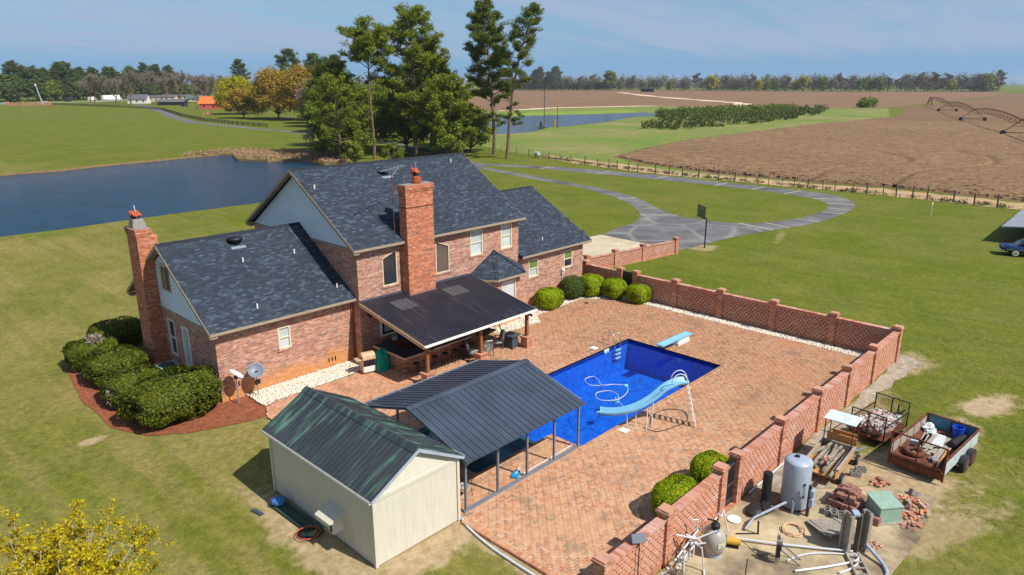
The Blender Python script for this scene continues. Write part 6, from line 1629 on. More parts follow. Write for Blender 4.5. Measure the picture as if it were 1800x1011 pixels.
solo(MB().tube(P, .036, 7), 'bent_pipe', MAT['pvc'], 'thick white pipe bending back towards the bottom edge of the slab', 'pipe', (21.2, 5.9, Y0))
P = catmull([(22.22, 5.5, Y0 + .05), (21.9, 5.3, Y0 + .05), (21.4, 5.35, Y0 + .05), (20.9, 5.55, Y0 + .05)], 5)
solo(MB().tube(P, .032, 7), 'short_pipe', MAT['pvc'], 'short white pipe running down from the foot of the boards', 'pipe', (21.5, 5.4, Y0))
P = catmull([(22.65, 5.35, Y0 + .3), (22.45, 5.0, Y0 + .2), (22.25, 4.65, Y0 + .08), (21.95, 4.45, Y0 + .04), (21.6, 4.4, Y0)], 5)
solo(MB().tube(P, .06, 8), 'grey_pipe', MAT['tank'], 'thick grey pipe sloping off the slab edge', 'pipe', (22.2, 4.8, Y0))
# breaker panel rack
t = thing('panel_rack', 'small wooden rack with breaker boxes and slanted braces', 'switch box', (20.2, 7.3, Y0), R(20))
for x in (-.17, .17):
    mb = MB(True); mb.box(x - .05, x + .05, -.05, .05, 0, .86); mb.build('post', MAT['greywood'], t)
    mb = MB(True); mb.beam((x + .05, -.02, .55), (x + .15, -.75, 0), .035); mb.build('brace', MAT['steel'], t)
mb = MB(True); mb.box(-.13, .13, -.13, -.052, .45, .8); mb.build('box', MAT['cmu'], t)
mb = MB(True); mb.box(-.3, -.23, -.1, .02, .3, .75); mb.build('box', MAT['dark'], t)
mb = MB(True); mb.tube([(-.05, -.09, .45), (-.05, -.09, .02)], .02, 6); mb.tube([(.05, -.09, .45), (.05, -.09, .02)], .02, 6); mb.build('conduit', MAT['pvc'], t)
P = catmull([(20.0, 8.5, Y0 + .3), (20.15, 8.2, Y0 + .04), (20.0, 7.8, Y0 + .03), (20.1, 7.45, Y0 + .25)], 5)
solo(MB().tube(P, .012, 5), 'power_cable', MAT['hose_black'], 'thin black cable from the pump to the panel rack', 'cable', (20.1, 8.0, Y0))
solo(MB().tube(catmull([(19.6, 8.0, Y0 + .01), (18.6, 7.6, Y0 + .01), (17.6, 7.1, Y0 + .01)], 5), .014, 5), 'slab_cable', MAT['hose_black'], 'thin dark cable lying straight across the bottom of the slab', 'cable', (18.6, 7.6, Y0))
solo(MB().tube(coil(22.1, 7.55, Y0, .40, 4.5, .02, 5), .022, 6), 'coiled_hose', MAT['hose_orange'], 'pale orange hose coiled on the slab below the tank', 'hose', (22.1, 7.55, Y0))
# upright boards
for i, (x, y, w_, h_, rz_, lab) in enumerate(((22.25, 5.85, .42, 1.42, R(60), 'wide weathered board standing upright at the end of the long pipe'), (22.75, 5.42, .34, 1.45, R(62), 'second weathered upright board standing behind the dark post'))):
    t = thing('upright_board', lab, 'board', (x, y, Y0), rz_, 'weathered boards standing on the slab')
    for k in range(6):
        mb = MB(True); mb.box(-w_ / 2, w_ / 2, -.02, .02, .05 + k * h_ / 6.1, .05 + (k + .96) * h_ / 6.1); mb.build('plank', MAT['greywood'], t)
    for s in (-1, 1):
        mb = MB(True); mb.box(s * w_ * .4 - .04, s * w_ * .4 + .04, .022, .1, 0, h_); mb.build('batten', MAT['greywood'], t)
t = thing('upright_post', 'dark square post between the two upright boards', 'post', (22.45, 5.58, Y0))
mb = MB(True); mb.box(-.07, .07, -.07, .07, 0, 1.42); mb.build('shaft', MAT['post'], t)
mb = MB(True); mb.cbox((-.1, .12, 1.46), (.3, .2, .07), rz=.6); mb.build('cap', MAT['tank'], t)
t = thing('wood_pallet', 'weathered grey timber pallet leaning low on the slab', 'pallet', (23.0, 6.55, Y0), R(-40))
for k in range(7):
    mb = MB(True); mb.cbox((0, -.55 + k * .18, .28 - .04 * k + .05), (1.25, .16, .03), rx=-.2); mb.build('plank', MAT['greywood'], t)
for x in (-.45, .45):
    mb = MB(True); mb.cbox((x, 0, .2), (.09, 1.3, .08), rx=-.2); mb.build('bearer', MAT['greywood'], t)
for k, (x, y) in enumerate(((24.05, 7.1), (24.0, 6.85), (24.0, 6.62), (24.05, 6.38))):
    t = thing('concrete_block', ['concrete block at the left end of the row by the brick stack', 'second concrete block of the row by the brick stack', 'third concrete block of the row by the brick stack', 'concrete block at the right end of the row by the pallet'][k], 'concrete block', (x, y, Y0), R(-75 + k * 3), 'grey hollow concrete blocks')
    def block(t, h=.2):
        mb = MB(True)
        for (a, b, c, d) in ((-.1, .1, -.2, -.165), (-.1, .1, .165, .2), (-.1, .1, -.018, .018), (-.1, -.068, -.165, .165), (.068, .1, -.165, .165)): mb.box(a, b, c, d, 0, h)
        mb.build('shell', MAT['cmu'], t)
        mb = MB(True); mb.box(-.066, .066, -.163, .163, 0.0, .02); mb.build('hollow', MAT['dark'], t)  # black plate in the cells stands in for the shade inside them
    block(t)
for x, y, rz_, lab in ((27.45, 7.25, .5, 'nearer of two concrete blocks on dirt behind the pole cart'), (27.95, 7.22, .55, 'farther of two concrete blocks on dirt behind the pole cart')):
    t = thing('concrete_block', lab, 'concrete block', (x, y, G0 + .005), rz_, 'grey hollow concrete blocks'); block(t)
t = thing('concrete_block', 'tilted lone concrete block on dirt beyond the rubble', 'concrete block', (27.5, 5.15, G0 + .02), .9, 'grey hollow concrete blocks'); block(t); t.rotation_euler = (0.5, 0.2, .9)
# retaining-block stack
t = thing('block_stack', 'heaped stack of reddish retaining wall blocks on the slab', 'blocks', (25.1, 6.75, Y0))
bm_ = MB(True); bm_.add([(-.15, -.1, 0), (.15, -.1, 0), (.12, .1, 0), (-.12, .1, 0), (-.15, -.1, .14), (.15, -.1, .14), (.12, .1, .14), (-.12, .1, .14)], [(3, 2, 1, 0), (4, 5, 6, 7), (0, 1, 5, 4), (1, 2, 6, 5), (2, 3, 7, 6), (3, 0, 4, 7)])
bme = bm_.mesh('block'); bme.materials.append(MAT['paver'])
for lv, (nx, ny) in enumerate(((4, 5), (4, 4), (3, 4), (3, 3), (2, 2))):
    for i in range(nx):
        for j in range(ny):
            if rnd.random() < .08 and lv > 1: continue
            o = link('block', bme, t); o.location = ((i - nx / 2 + .5) * .31 + rnd.uniform(-.04, .04), (j - ny / 2 + .5) * .24 + rnd.uniform(-.04, .04), lv * .142); o.rotation_euler = (rnd.uniform(-.03, .03), rnd.uniform(-.03, .03), rnd.choice((0, 3.14, 1.57)) + rnd.uniform(-.2, .2))
t = thing('transformer_box', 'pale green ground transformer cabinet with sloped lid', 'cabinet', (25.15, 5.55, Y0), R(-38))
mb = MB(True); mb.add([(-.42, -.4, .04), (.42, -.4, .04), (.42, .4, .04), (-.42, .4, .04), (-.42, -.4, .62), (.42, -.4, .62), (.42, .4, .74), (-.42, .4, .74)], [(3, 2, 1, 0), (4, 5, 6, 7), (0, 1, 5, 4), (1, 2, 6, 5), (2, 3, 7, 6), (3, 0, 4, 7)]); mb.build('cabinet', MAT['green_box'], t)
mb = MB(True); mb.add([(-.45, -.43, .62), (.45, -.43, .62), (.45, .43, .745), (-.45, .43, .745), (-.45, -.43, .66), (.45, -.43, .66), (.45, .43, .785), (-.45, .43, .785)], [(3, 2, 1, 0), (4, 5, 6, 7), (0, 1, 5, 4), (1, 2, 6, 5), (2, 3, 7, 6), (3, 0, 4, 7)]); mb.build('lid', MAT['green_box'], t)
mb = MB(True); mb.box(.421, .43, -.12, .12, .3, .5); mb.build('sticker', MAT['label'], t)
mb = MB(True); mb.box(-.5, .5, -.48, .48, 0, .045); mb.build('pad', MAT['greywood'], t)
t = thing('block_pair', 'two stacked reddish blocks standing against the green cabinet', 'blocks', (24.45, 5.75, Y0))
for k, (x, y, zz) in enumerate(((0, .12, 0), (0, .12, .15), (.05, -.16, 0), (.05, -.16, .15))):
    o = link('block', bme, t); o.location = (x, y, zz); o.rotation_euler = (0, 0, 1.3 + .1 * k)
# loose rubble bricks: each one an object
rme = []
for k in range(5):
    m3 = MB(True); a, b, c = .09 + .02 * (k % 2), .05, .035
    V = [(sx * a * rnd.uniform(.75, 1.1), sy * b * rnd.uniform(.8, 1.1), sz * c * rnd.uniform(.85, 1.1)) for sz in (-1, 1) for sx, sy in ((-1, -1), (1, -1), (1, 1), (-1, 1))]
    m3.add(V, [(3, 2, 1, 0), (4, 5, 6, 7), (0, 1, 5, 4), (1, 2, 6, 5), (2, 3, 7, 6), (3, 0, 4, 7)])
    me = m3.mesh('brick'); me.materials.append(MAT['rubble_mix']); rme.append(me)
rmp = []
for me in rme:
    c = me.copy(); c.materials.clear(); c.materials.append(MAT['rubble_pale_mix']); rmp.append(c)
def heap(name, label, c, rx, ry, h, n, rz=0):
    t = thing(name, label, 'bricks', c, rz)
    for i in range(n):
        a = rnd.uniform(0, 6.28); q = math.sqrt(rnd.random()); 
        o = link('brick', rnd.choice(rme), t)
        o.location = (rx * q * math.cos(a), ry * q * math.sin(a), .03 + h * max(0, 1 - q) * rnd.uniform(.5, 1.1))
        o.rotation_euler = (rnd.uniform(-.5, .5), rnd.uniform(-.5, .5), rnd.uniform(0, 3.14))
        s = rnd.uniform(.75, 1.15); o.scale = (s, s, s)
    return t
heap('rubble_heap', 'sprawling heap of broken red bricks behind the green cabinet', (26.35, 5.15, G0 + .03), .95, .8, .32, 130, -.4)
heap('rubble_patch', 'small patch of broken bricks right of the slab edge', (25.35, 4.6, G0 + .03), .5, .35, .06, 22)
heap('brick_scatter', 'few red bricks scattered on dirt between blocks and trailers', (27.5, 6.35, G0 + .02), .42, .35, .12, 16)
t = thing('timber_ladder', 'short wooden ladder lying at the bottom edge of the slab', 'ladder', (21.55, 5.15, Y0), R(35))
for y in (-.2, .2):
    mb = MB(True); mb.cbox((0, y, .08), (1.5, .06, .07)); mb.build('rail', MAT['greywood'], t)
for k in range(5):
    mb = MB(True); mb.cbox((-.6 + k * .3, 0, .09), (.05, .38, .035)); mb.build('rung', MAT['greywood'], t)
pebbles('broken_concrete', [(22.7, 5.2), (23.4, 5.0), (23.5, 5.6), (22.9, 5.75)], 90, .03, .09, MAT['rubble_mix'], Y0, '')
C = np.stack([rng.uniform(15.9, 17.3, 900), rng.uniform(8.7, 9.5, 900), np.abs(rng.normal(0, .12, 900)) + Y0], 1)
link('dead_grass_pile', quads_mesh('dead_grass_pile', leaf_quads(C, .12, .015, rng.normal(size=C.shape) * np.array([1, 1, .4]), .5), MAT['twig']), None, 'stuff')
solo(MB().ball((16.3, 9.15, Y0 + .12), .28, 10, 6, (1.3, .9, .7)), 'tan_sack', M('tan_sackcloth', S(190, 140, 90), .9, .15, 6), 'rounded tan sack in the dead grass at the bottom edge', 'sack', (16.3, 9.15, Y0))

# ================================================================= trailers
def wheel(t, c, r=.32, w_=.2, ax=(0, 1, 0), rim='cmu'):
    a = Vector(ax).normalized(); c = Vector(c)
    mb = MB(True); n = 18; mb.tube([c - a * w_ / 2, c - a * w_ * .42, c + a * w_ * .42, c + a * w_ / 2], [r * .9, r, r, r * .9], n); o = mb.build('wheel', MAT['rubber'], t)
    mb = MB(True); mb.tube([c - a * (w_ / 2 + .012), c + a * (w_ / 2 + .012)], r * .52, 12); mb.build('rim', MAT[rim], o)
# pole cart
t = thing('pole_cart', 'small plywood sided cart with a white roof carrying old round posts', 'trailer', (27.25, 8.2, G0), R(3))
mb = MB(True); mb.box(-1.35, 1.15, -.55, .55, .36, .42); mb.build('bed', MAT['ply'], t)
for s in (-1, 1):
    mb = MB(True); mb.box(-1.35, 1.1, s * .57 - .02, s * .57 + .02, .36, .72); mb.build('side_board', MAT['ply'], t)
    mb = MB(True); mb.box(-1.3, 1.05, s * .61 - .05, s * .61 + .05, .73, .80); mb.build('side_rail', MAT['greywood'], t)
    wheel(t, (-.75, s * .68, .16), .26, .12); wheel(t, (1.2, s * .72, .16), .26, .12)
mb = MB(True); mb.box(1.02, 1.08, -.58, .58, .42, .78); mb.build('bulkhead', MAT['greywood'], t)
mb = MB(True); mb.box(1.28, 1.33, -.58, .58, .36, 1.02); mb.build('cab_panel', MAT['ply'], t)
mb = MB(True); mb.box(1.75, 1.80, -.5, .5, .36, .98); mb.build('cab_panel', MAT['ply'], t)
mb = MB(True); mb.box(1.1, 1.8, -.5, .5, .34, .38); mb.build('cab_floor', MAT['ply'], t)
for x in (.68, 1.5):
    for y in (-.54, .54):
        mb = MB(True); mb.box(x - .018, x + .018, y - .018, y + .018, .4, 1.86); mb.build('roof_post', MAT['rust'], t)
mb = MB(True); mb.cbox((1.09, 0, 1.88), (1.0, 1.24, .03)); mb.build('roof_panel', M('scuffed_white_sheet', S(222, 232, 240), .5, .1, 3, dirt=S(170, 180, 180), dirt_amt=.5), t)
mb = MB(True); mb.cbox((1.9, -.6, .3), (.9, .06, .06), rz=-.4); mb.build('draw_bar', MAT['galv'], t)
for i, (y, L_, r_, zz, rz_) in enumerate(((-.42, 2.7, .085, .52, -.02), (-.2, 2.3, .075, .51, .03), (0.0, 2.2, .08, .5, -.04), (.2, 2.1, .07, .5, .02), (.38, 2.2, .09, .52, .0), (-.1, 2.0, .07, .64, .10), (.1, 1.9, .065, .65, -.12), (.3, 1.7, .07, .66, .22))):
    x0 = 0.98 - L_ ; a = math.cos(rz_); b = math.sin(rz_)
    mb = MB(); 
    P = [Vector((27.25, 8.2, G0)) + Matrix.Rotation(R(3), 3, 'Z') @ Vector((.98 - L_ * k * a, y + L_ * k * b, zz + (0.12 if i == 0 else 0.02) * k)) for k in (0, .5, 1)]
    mb.tube(P, [r_, r_ * .96, r_ * .9], 9)
    solo(mb, 'round_post', MAT['log'], ['longest old round post on the right side of the cart, sticking out behind', 'old round post second from the right in the cart', 'old round post in the middle of the cart bed', 'old round post left of the middle in the cart bed', 'thick old round post along the left side of the cart', 'old post lying on top right of the cart load', 'thin old post crossing the top of the cart load', 'short slanted post on top left of the cart load'][i], 'post', tuple(P[1]), 0, 'old round posts heaped in the cart', True)
pc = heap('cart_bricks', 'few red brick pieces lying on the posts in the cart', (26.75, 8.1, G0 + .70), .28, .16, .05, 9)
# caged trailer with broken brick
t = thing('cage_trailer', 'low black mesh caged trailer filled with broken bricks', 'trailer', (31.7, 7.75, G0), R(-7))
mb = MB(True); mb.box(-1.15, 1.15, -.72, .72, .30, .36); mb.build('bed', MAT['rust'], t)
mb = MB(True)
for x in (-1.15, 1.15):
    for y in (-.72, 0, .72): mb.box(x - .022, x + .022, y - .022, y + .022, .3, 1.48 if y else 1.47)
    mb.box(x - .02, x + .02, -.72, .72, 1.44, 1.48)
for y in (-.72, .72): mb.box(-1.15, 1.15, y - .02, y + .02, .98, 1.02)
mb.build('cage_frame', MAT['dark'], t)
def meshpanel(t, a, b, z0, z1, sp=.11):
    mb = MB(True); a = Vector(a); b = Vector(b); L_ = (b - a).length; k = max(2, int(L_ / sp))
    for i in range(k + 1):
        p = a.lerp(b, i / k); mb.beam((p.x, p.y, z0), (p.x, p.y, z1), .007)
    for i in range(int((z1 - z0) / sp) + 1): mb.beam((a.x, a.y, z0 + i * sp), (b.x, b.y, z0 + i * sp), .007)
    mb.build('mesh_panel', MAT['rust'], t)
meshpanel(t, (-1.15, -.72), (-1.15, .72), .34, 1.45); meshpanel(t, (1.15, -.72), (1.15, .72), .34, 1.45); meshpanel(t, (-1.15, .72), (1.15, .72), .34, 1.0); meshpanel(t, (-1.15, -.72), (1.15, -.72), .34, 1.0)
for s in (-1, 1): wheel(t, (.1, s * .88, .22), .3, .17)
mb = MB(True); mb.beam((1.15, -.5, .33), (2.4, 0, .33), .07); mb.beam((1.15, .5, .33), (2.4, 0, .33), .07); mb.beam((2.4, 0, .33), (2.75, 0, .34), .08); mb.build('draw_bar', MAT['dark'], t)
mb = MB(True); mb.beam((2.25, .1, -.0), (2.25, .1, .75), .06); mb.build('jack', MAT['dark'], t)
hp_ = thing('brick_load', 'load of pale broken bricks heaped in the caged trailer', 'bricks', (31.7, 7.75, G0 + .36), R(-7))
for i in range(290):
    o = link('brick', rnd.choice(rmp), hp_); x = rnd.uniform(-1.02, 1.02); y = rnd.uniform(-.60, .60)
    o.location = (x, y, .10 + .50 * (rnd.random() ** .35) * (1 - .35 * (x / 1.1) ** 2) * (1 - .3 * (y / .65) ** 2)); o.rotation_euler = (rnd.uniform(-.7, .7), rnd.uniform(-.7, .7), rnd.uniform(0, 3.14)); s = rnd.uniform(.8, 1.2); o.scale = (s, s, s)
mb = MB(True); mb.ball((0, 0, .12), 1, 12, 6, (1.04, .62, .36)); mb.build('heap_core', MAT['rubble_pale'], hp_)
# long trailer
t = thing('utility_trailer', 'long rusty bed trailer with faded pale blue sides and tall gate frame', 'trailer', (31.0, 5.4, G0), R(-5))
mb = MB(True)
for k in range(8): mb.box(-1.9, 1.9, -.98 + k * .246, -.98 + k * .246 + .24, .52, .56 + .004 * (k % 2))
mb.build('bed', MAT['rust'], t)
for s, mm in ((-1, 'palepaint'), (1, 'palepaint')):
    mb = MB(True); mb.box(-1.85, 1.95, s * 1.0 - .025, s * 1.0 + .025, .46, 1.04); mb.build('side_panel', MAT[mm], t)
    mb = MB(True); mb.box(-1.85, 1.95, s * 1.0 - .045, s * 1.0 + .045, 1.041, 1.08)
    for k in range(6): mb.box(-1.8 + k * .74, -1.74 + k * .74, *sorted((s * .955, s * .974)), .56, 1.04)
    mb.build('top_rail', MAT['rust'], t)
mb = MB(True); mb.box(-1.8, 1.9, .962, .973, .58, 1.02); mb.build('side_liner', MAT['greywood'], t)
mb = MB(True); mb.box(1.92, 1.97, -.97, .97, .52, 1.12); mb.build('front_panel', MAT['bluepaint'], t)
mb = MB(True); mb.box(1.905, 1.985, -1.02, 1.02, 1.121, 1.16)
for y in (-.95, -.02, .9): mb.box(1.87, 1.918, y, y + .05, .56, 1.12)
mb.build('front_rail', MAT['rust'], t)
mb = MB(True)
for y in (-1.0, 0, 1.0): mb.box(-1.95, -1.89, y - .03, y + .03, .15, 1.6)
mb.box(-1.945, -1.895, -.97, -.03, 1.55, 1.6); mb.box(-1.945, -1.895, .03, .97, 1.55, 1.6); mb.box(-1.945, -1.895, -.97, -.03, .6, .65); mb.box(-1.945, -1.895, .03, .97, .6, .65)
mb.build('gate_frame', MAT['rust'], t)
mb = MB(True); mb.box(-1.93, -1.9, -.97, .97, .2, .5); mb.build('tail_beam', MAT['rust'], t)
for x in (-.05, .75):
    for s in (-1, 1): wheel(t, (x, s * 1.17, .34), .36, .22, rim='rust')
mb = MB(True); mb.beam((-1.8, -.8, .44), (1.9, -.8, .44), .1, .12); mb.beam((-1.8, .8, .44), (1.9, .8, .44), .1, .12); mb.beam((1.9, -.7, .42), (3.1, 0, .42), .08); mb.beam((1.9, .7, .42), (3.1, 0, .42), .08); mb.build('chassis', MAT['rust'], t)
mb = MB(True); mb.cyl((3.05, 0, 0), (3.05, 0, .8), .04, 7); mb.build('jack', MAT['palepaint'], t)
TM = Matrix.Translation((31.0, 5.4, G0)) @ Matrix.Rotation(R(-5), 4, 'Z')
def onT(x, y, z): return tuple(TM @ Vector((x, y, z)))
TL = 'load on the long trailer'
mb = MB(True)
pl = [(-.1, .45, 2.1, .10), (.2, .28, 2.2, .05), (.1, .12, 2.2, .0), (.15, -.03, 2.1, .02), (.25, -.18, 1.9, .0), (-.3, -.35, 1.8, .03), (.4, .55, 1.5, .16), (-.5, -.5, 1.6, 0.02), (.1, .2, 1.6, .06), (.3, 0, 1.6, -.04)]
names = ['weathered plank nearest the left side of the long trailer', 'broad grey plank second from the left in the long trailer', 'grey plank left of the middle of the trailer load', 'grey plank in the middle of the trailer load', 'grey plank right of the middle of the trailer load', 'short grey plank near the gate in the long trailer', 'slanted plank in the far left corner of the trailer', 'grey plank beside the right side in the long trailer', 'plank lying on top of the left planks in the trailer', 'plank lying on top of the middle planks in the trailer']
for i, (x, y, L_, rz_) in enumerate(pl):
    p = onT(x, y, .57 + .03 * (i % 3) + (.07 if i >= 8 else 0))
    mb = MB(); mb.cbox((p[0], p[1], p[2] + .02), (L_, .15, .035), rz=rz_ + R(-5)); solo(mb, 'loose_plank', MAT['greywood'], names[i], 'plank', p, 0, 'grey planks lying in the long trailer')
p = onT(.5, .05, .68); mb = MB(); mb.cbox((p[0], p[1], p[2]), (1.3, .5, .02), rz=.1, rx=.06); mb.cbox((p[0] - .1, p[1] - .1, p[2] + .02), (1.2, .3, .015), rz=.05, rx=-.08); solo(mb, 'plastic_sheet', MAT['wrap'], 'shiny pale plastic sheet over the planks in the long trailer', 'sheet', p)
p = onT(.85, -.55, .58); mb = MB(); A = Vector(onT(.35, -.5, .74)); B = Vector(onT(1.45, -.62, .74)); mb.tube([A, B], .17, 14); solo(mb, 'black_roll', MAT['dark'], 'thick black plastic roll at the right of the trailer load', 'roll', p)
p = onT(1.55, .75, .57); mb = MB(); mb.ball((p[0], p[1], p[2] + .12), .22, 10, 7, (1.3, 1, .6)); mb.ball((p[0] - .25, p[1] - .15, p[2] + .08), .18, 9, 6, (1.4, 1, .45)); mb.v = [(a + rnd.uniform(-.07, .07), b + rnd.uniform(-.07, .07), c + rnd.uniform(-.06, .06)) for a, b, c in mb.v]; solo(mb, 'plastic_bundle', MAT['wrap'], 'crumpled clear plastic bundle in the far left trailer corner', 'bundle', p)
p = onT(1.62, -.35, .57); t2 = thing('blue_bucket', 'bright blue plastic bucket against the blue front panel', 'bucket', p)
mb = MB(True); mb.lathe([(.17, 0), (.18, .02), (.22, .46), (.24, .47), (.24, .50), (.21, .50), (.16, .06)], n=16); mb.build('body', MAT['blue_pl'], t2)
mb = MB(True); mb.tube([(.23 * math.cos(a), .05, .47 - .2 * math.sin(a)) for a in np.linspace(0, math.pi, 9)], .008, 5); mb.build('handle', MAT['dark'], t2)
p = onT(-1.2, .35, .57); mb = MB(); mb.tube([(p[0] + .30 * math.cos(a), p[1] + .30 * math.sin(a), p[2] + .1) for a in np.linspace(0, 2 * math.pi, 19)[:-1]], .11, 9, True); solo(mb, 'old_tyre', MAT['rust'], 'dusty old tyre lying flat near the gate of the long trailer', 'tyre', p, 0, None, True)
p = onT(-.85, .5, .57); mb = MB(); mb.cbox((p[0], p[1], p[2] + .22), (.08, .3, .62), rz=.2, ry=-.5); solo(mb, 'leaning_board', MAT['palepaint'], 'small pale board leaning inside the left trailer side', 'board', p)
p = onT(-1.25, -.45, .57); mb = MB(); mb.cbox((p[0], p[1], p[2] + .07), (.34, .22, .12), rz=.5); mb.cbox((p[0] + .05, p[1] + .15, p[2] + .05), (.2, .14, .08), rz=.1); solo(mb, 'stone_block', MAT['cmu'], 'pale stone block on the rusty floor near the trailer gate', 'stone', p)
p = onT(-.9, -.62, .57); mb = MB(); mb.cbox((p[0], p[1], p[2] + .12), (1.9, .07, .07), rz=.02, ry=.02); solo(mb, 'brown_timber', MAT['ply'], 'thin brown timber along the right side of the long trailer', 'timber', p)
# ================================================================= basketball goal, car, carport, small posts
t = thing('basketball_hoop', 'black basketball goal on a pole beside the driveway', 'basketball hoop', (59.9, 31.85, G0), R(230))
mb = MB(True); mb.tube([(0, 0, -.05), (0, 0, 2.75), (0, -.45, 3.15)], .07, 8); mb.build('pole', MAT['dark'], t)
mb = MB(True); mb.box(-.9, .9, -.56, -.53, 2.95, 4.02); mb.build('backboard', glass_mat('smoky_acrylic', (.10, .12, .15), .2), t)
mb = MB(True)
for a in ((-.93, -.87, 2.92, 4.05), (.87, .93, 2.92, 4.05)): mb.box(a[0], a[1], -.585, -.515, a[2], a[3])
mb.box(-.87, .87, -.584, -.516, 2.92, 2.98); mb.box(-.87, .87, -.584, -.516, 3.99, 4.05); mb.box(-.3, .3, -.583, -.5, 3.15, 3.19); mb.box(-.3, .3, -.583, -.562, 3.6, 3.64); mb.box(-.3, -.26, -.583, -.562, 3.19, 3.6); mb.box(.26, .3, -.583, -.562, 3.19, 3.6)
mb.build('board_frame', MAT['dark'], t)
mb = MB(True); mb.tube([(.23 * math.cos(k * .52), -.84 + .23 * math.sin(k * .52), 3.05) for k in range(12)], .012, 5, True); mb.build('rim', MAT['rust_flue'], t)
mb = MB(True)
for k in range(12): mb.tube([(.23 * math.cos(k * .52), -.84 + .23 * math.sin(k * .52), 3.04), (.14 * math.cos(k * .52 + .26), -.84 + .14 * math.sin(k * .52 + .26), 2.62)], .006, 4)
mb.build('net', MAT['white'], t)
t = thing('garage_pillar', 'short brick pillar at the house end of the concrete pad', 'pillar', (54.6, 43.9, G0))
mb = MB(True); mb.box(-.25, .25, -.25, .25, 0, 1.25); mb.build('shaft', MAT['brick_wall'], t)
mb = MB(True); mb.box(-.32, .32, -.32, .32, 1.25, 1.42); mb.build('cap', MAT['brick_wall'], t)
t = thing('electric_buggy', 'tiny dark ride on toy beside the short brick pillar', 'toy car', (55.6, 43.3, G0), .4)
mb = MB(True); mb.cbox((0, 0, .38), (.8, .45, .3)); mb.cbox((.1, 0, .62), (.35, .4, .2)); mb.build('body', MAT['car_dark'], t)
for x in (-.3, .3):
    for s in (-1, 1): wheel(t, (x, s * .28, .17), .17, .1)
solo(MB().tube([(93.6, 20.9, G0), (93.62, 20.9, 1.25)], .03, 6).add([(93.45, 20.9, 1.2), (93.8, 20.9, 1.2), (93.8, 20.93, 1.45), (93.45, 20.93, 1.45)], [(0, 1, 2, 3)]), 'marker_stake', MAT['white'], 'thin white marker stake standing alone on the east lawn', 'stake', (93.6, 20.9, G0))
# pole barn roof at the frame's right edge
t = thing('pole_shelter', 'large open sided shelter with pale metal roof at the right edge', 'shelter', (96, 4.5, G0))
mb = MB(); zr = 1.5
mb.add([(81.9, 12.1, zr), (101, 12.5, zr), (101, 3, zr + .9), (82.6, 3, zr + .9), (81.9, 12.1, zr - .12), (101, 12.5, zr - .12), (101, 3, zr + .78), (82.6, 3, zr + .78)], [(3, 2, 1, 0), (4, 5, 6, 7), (0, 1, 5, 4), (1, 2, 6, 5), (2, 3, 7, 6), (3, 0, 4, 7)]); mb.build('roof', M('pale_shelter_roof', S(150, 156, 164), .6, .1, .6), t)
for x, y in ((82.4, 11.6), (91, 11.8), (100.4, 11.9), (83.2, 3.5), (92, 3.5), (100.4, 3.5)):
    mb = MB(); mb.box(x - .1, x + .1, y - .1, y + .1, G0, zr); mb.build('post', MAT['post'], t)
# classic car nosing into frame: lofted body
t = thing('classic_car', 'dark blue classic car with chrome trim parked at the right edge', 'car', (77.2, 8.6, G0), R(-70))
def loft(secs, name, mat, parent, sm=True):
    mb = MB(True); n = len(secs[0])
    for s_ in secs: mb.v += [tuple(p) for p in s_]
    for i in range(len(secs) - 1):
        for j in range(n): mb.f.append((i * n + j, i * n + (j + 1) % n, (i + 1) * n + (j + 1) % n, (i + 1) * n + j))
    mb.f.append(tuple(range(n))); mb.f.append(tuple((len(secs) - 1) * n + j for j in reversed(range(n))))
    return mb.build(name, mat, parent, sm)
def rs(x, w_, z0, z1, k=14, p=3.0):
    o = []
    for j in range(k):
        a = 2 * math.pi * j / k; c, s_ = math.cos(a), math.sin(a)
        o.append((x, w_ / 2 * math.copysign(abs(c) ** (2 / p), c), (z0 + z1) / 2 + (z1 - z0) / 2 * math.copysign(abs(s_) ** (2 / p), s_)))
    return o
loft([rs(-2.55, 1.2, .45, .85), rs(-2.45, 1.65, .36, .95), rs(-1.6, 1.86, .30, 1.0), rs(-.6, 1.88, .3, .98), rs(.7, 1.88, .3, .98), rs(1.9, 1.84, .3, .98), rs(2.5, 1.7, .36, .92), rs(2.65, 1.3, .45, .8)], 'body', MAT['car_blue'], t)
loft([rs(-1.5, 1.3, .95, 1.02), rs(-1.15, 1.42, .95, 1.38), rs(-.4, 1.46, .95, 1.52), rs(.35, 1.44, .95, 1.46), rs(.95, 1.35, .95, 1.02)], 'cabin', MAT['glass'], t)
loft([rs(-1.0, 1.32, 1.40, 1.46), rs(-.4, 1.38, 1.44, 1.56), rs(.3, 1.36, 1.42, 1.50)], 'roof', MAT['car_blue'], t)
for x in (-1.55, 1.6):
    for s in (-1, 1):
        mb = MB(True); mb.cyl((x, s * .80, .34), (x, s * .96, .34), .34, 18); o = mb.build('wheel', MAT['rubber'], t)
        mb = MB(True); mb.cyl((x, s * .95, .34), (x, s * .975, .34), .25, 16); mb.build('whitewall', MAT['white'], o)
        mb = MB(True); mb.cyl((x, s * .97, .34), (x, s * .985, .34), .15, 14); mb.build('hubcap', MAT['chrome'], o)
for x in (-2.62, 2.70):
    mb = MB(True); mb.tube([(x * .95, -.88, .5), (x, -.6, .5), (x, .6, .5), (x * .95, .88, .5)], .07, 7); mb.build('bumper', MAT['chrome'], t)
mb = MB(True)
for s in (-1, 1): mb.box(-2.3, 2.2, s * .945 - .01, s * .945 + .01, .62, .66)
mb.build('side_trim', MAT['chrome'], t)
for s in (-1, 1):
    mb = MB(True); mb.ball((-2.5, s * .62, .78), .1, 8, 5); mb.build('tail_light', MAT['car_red'], t)
    mb = MB(True); mb.ball((2.55, s * .62, .75), .11, 8, 5); mb.build('headlight', MAT['chrome'], t)

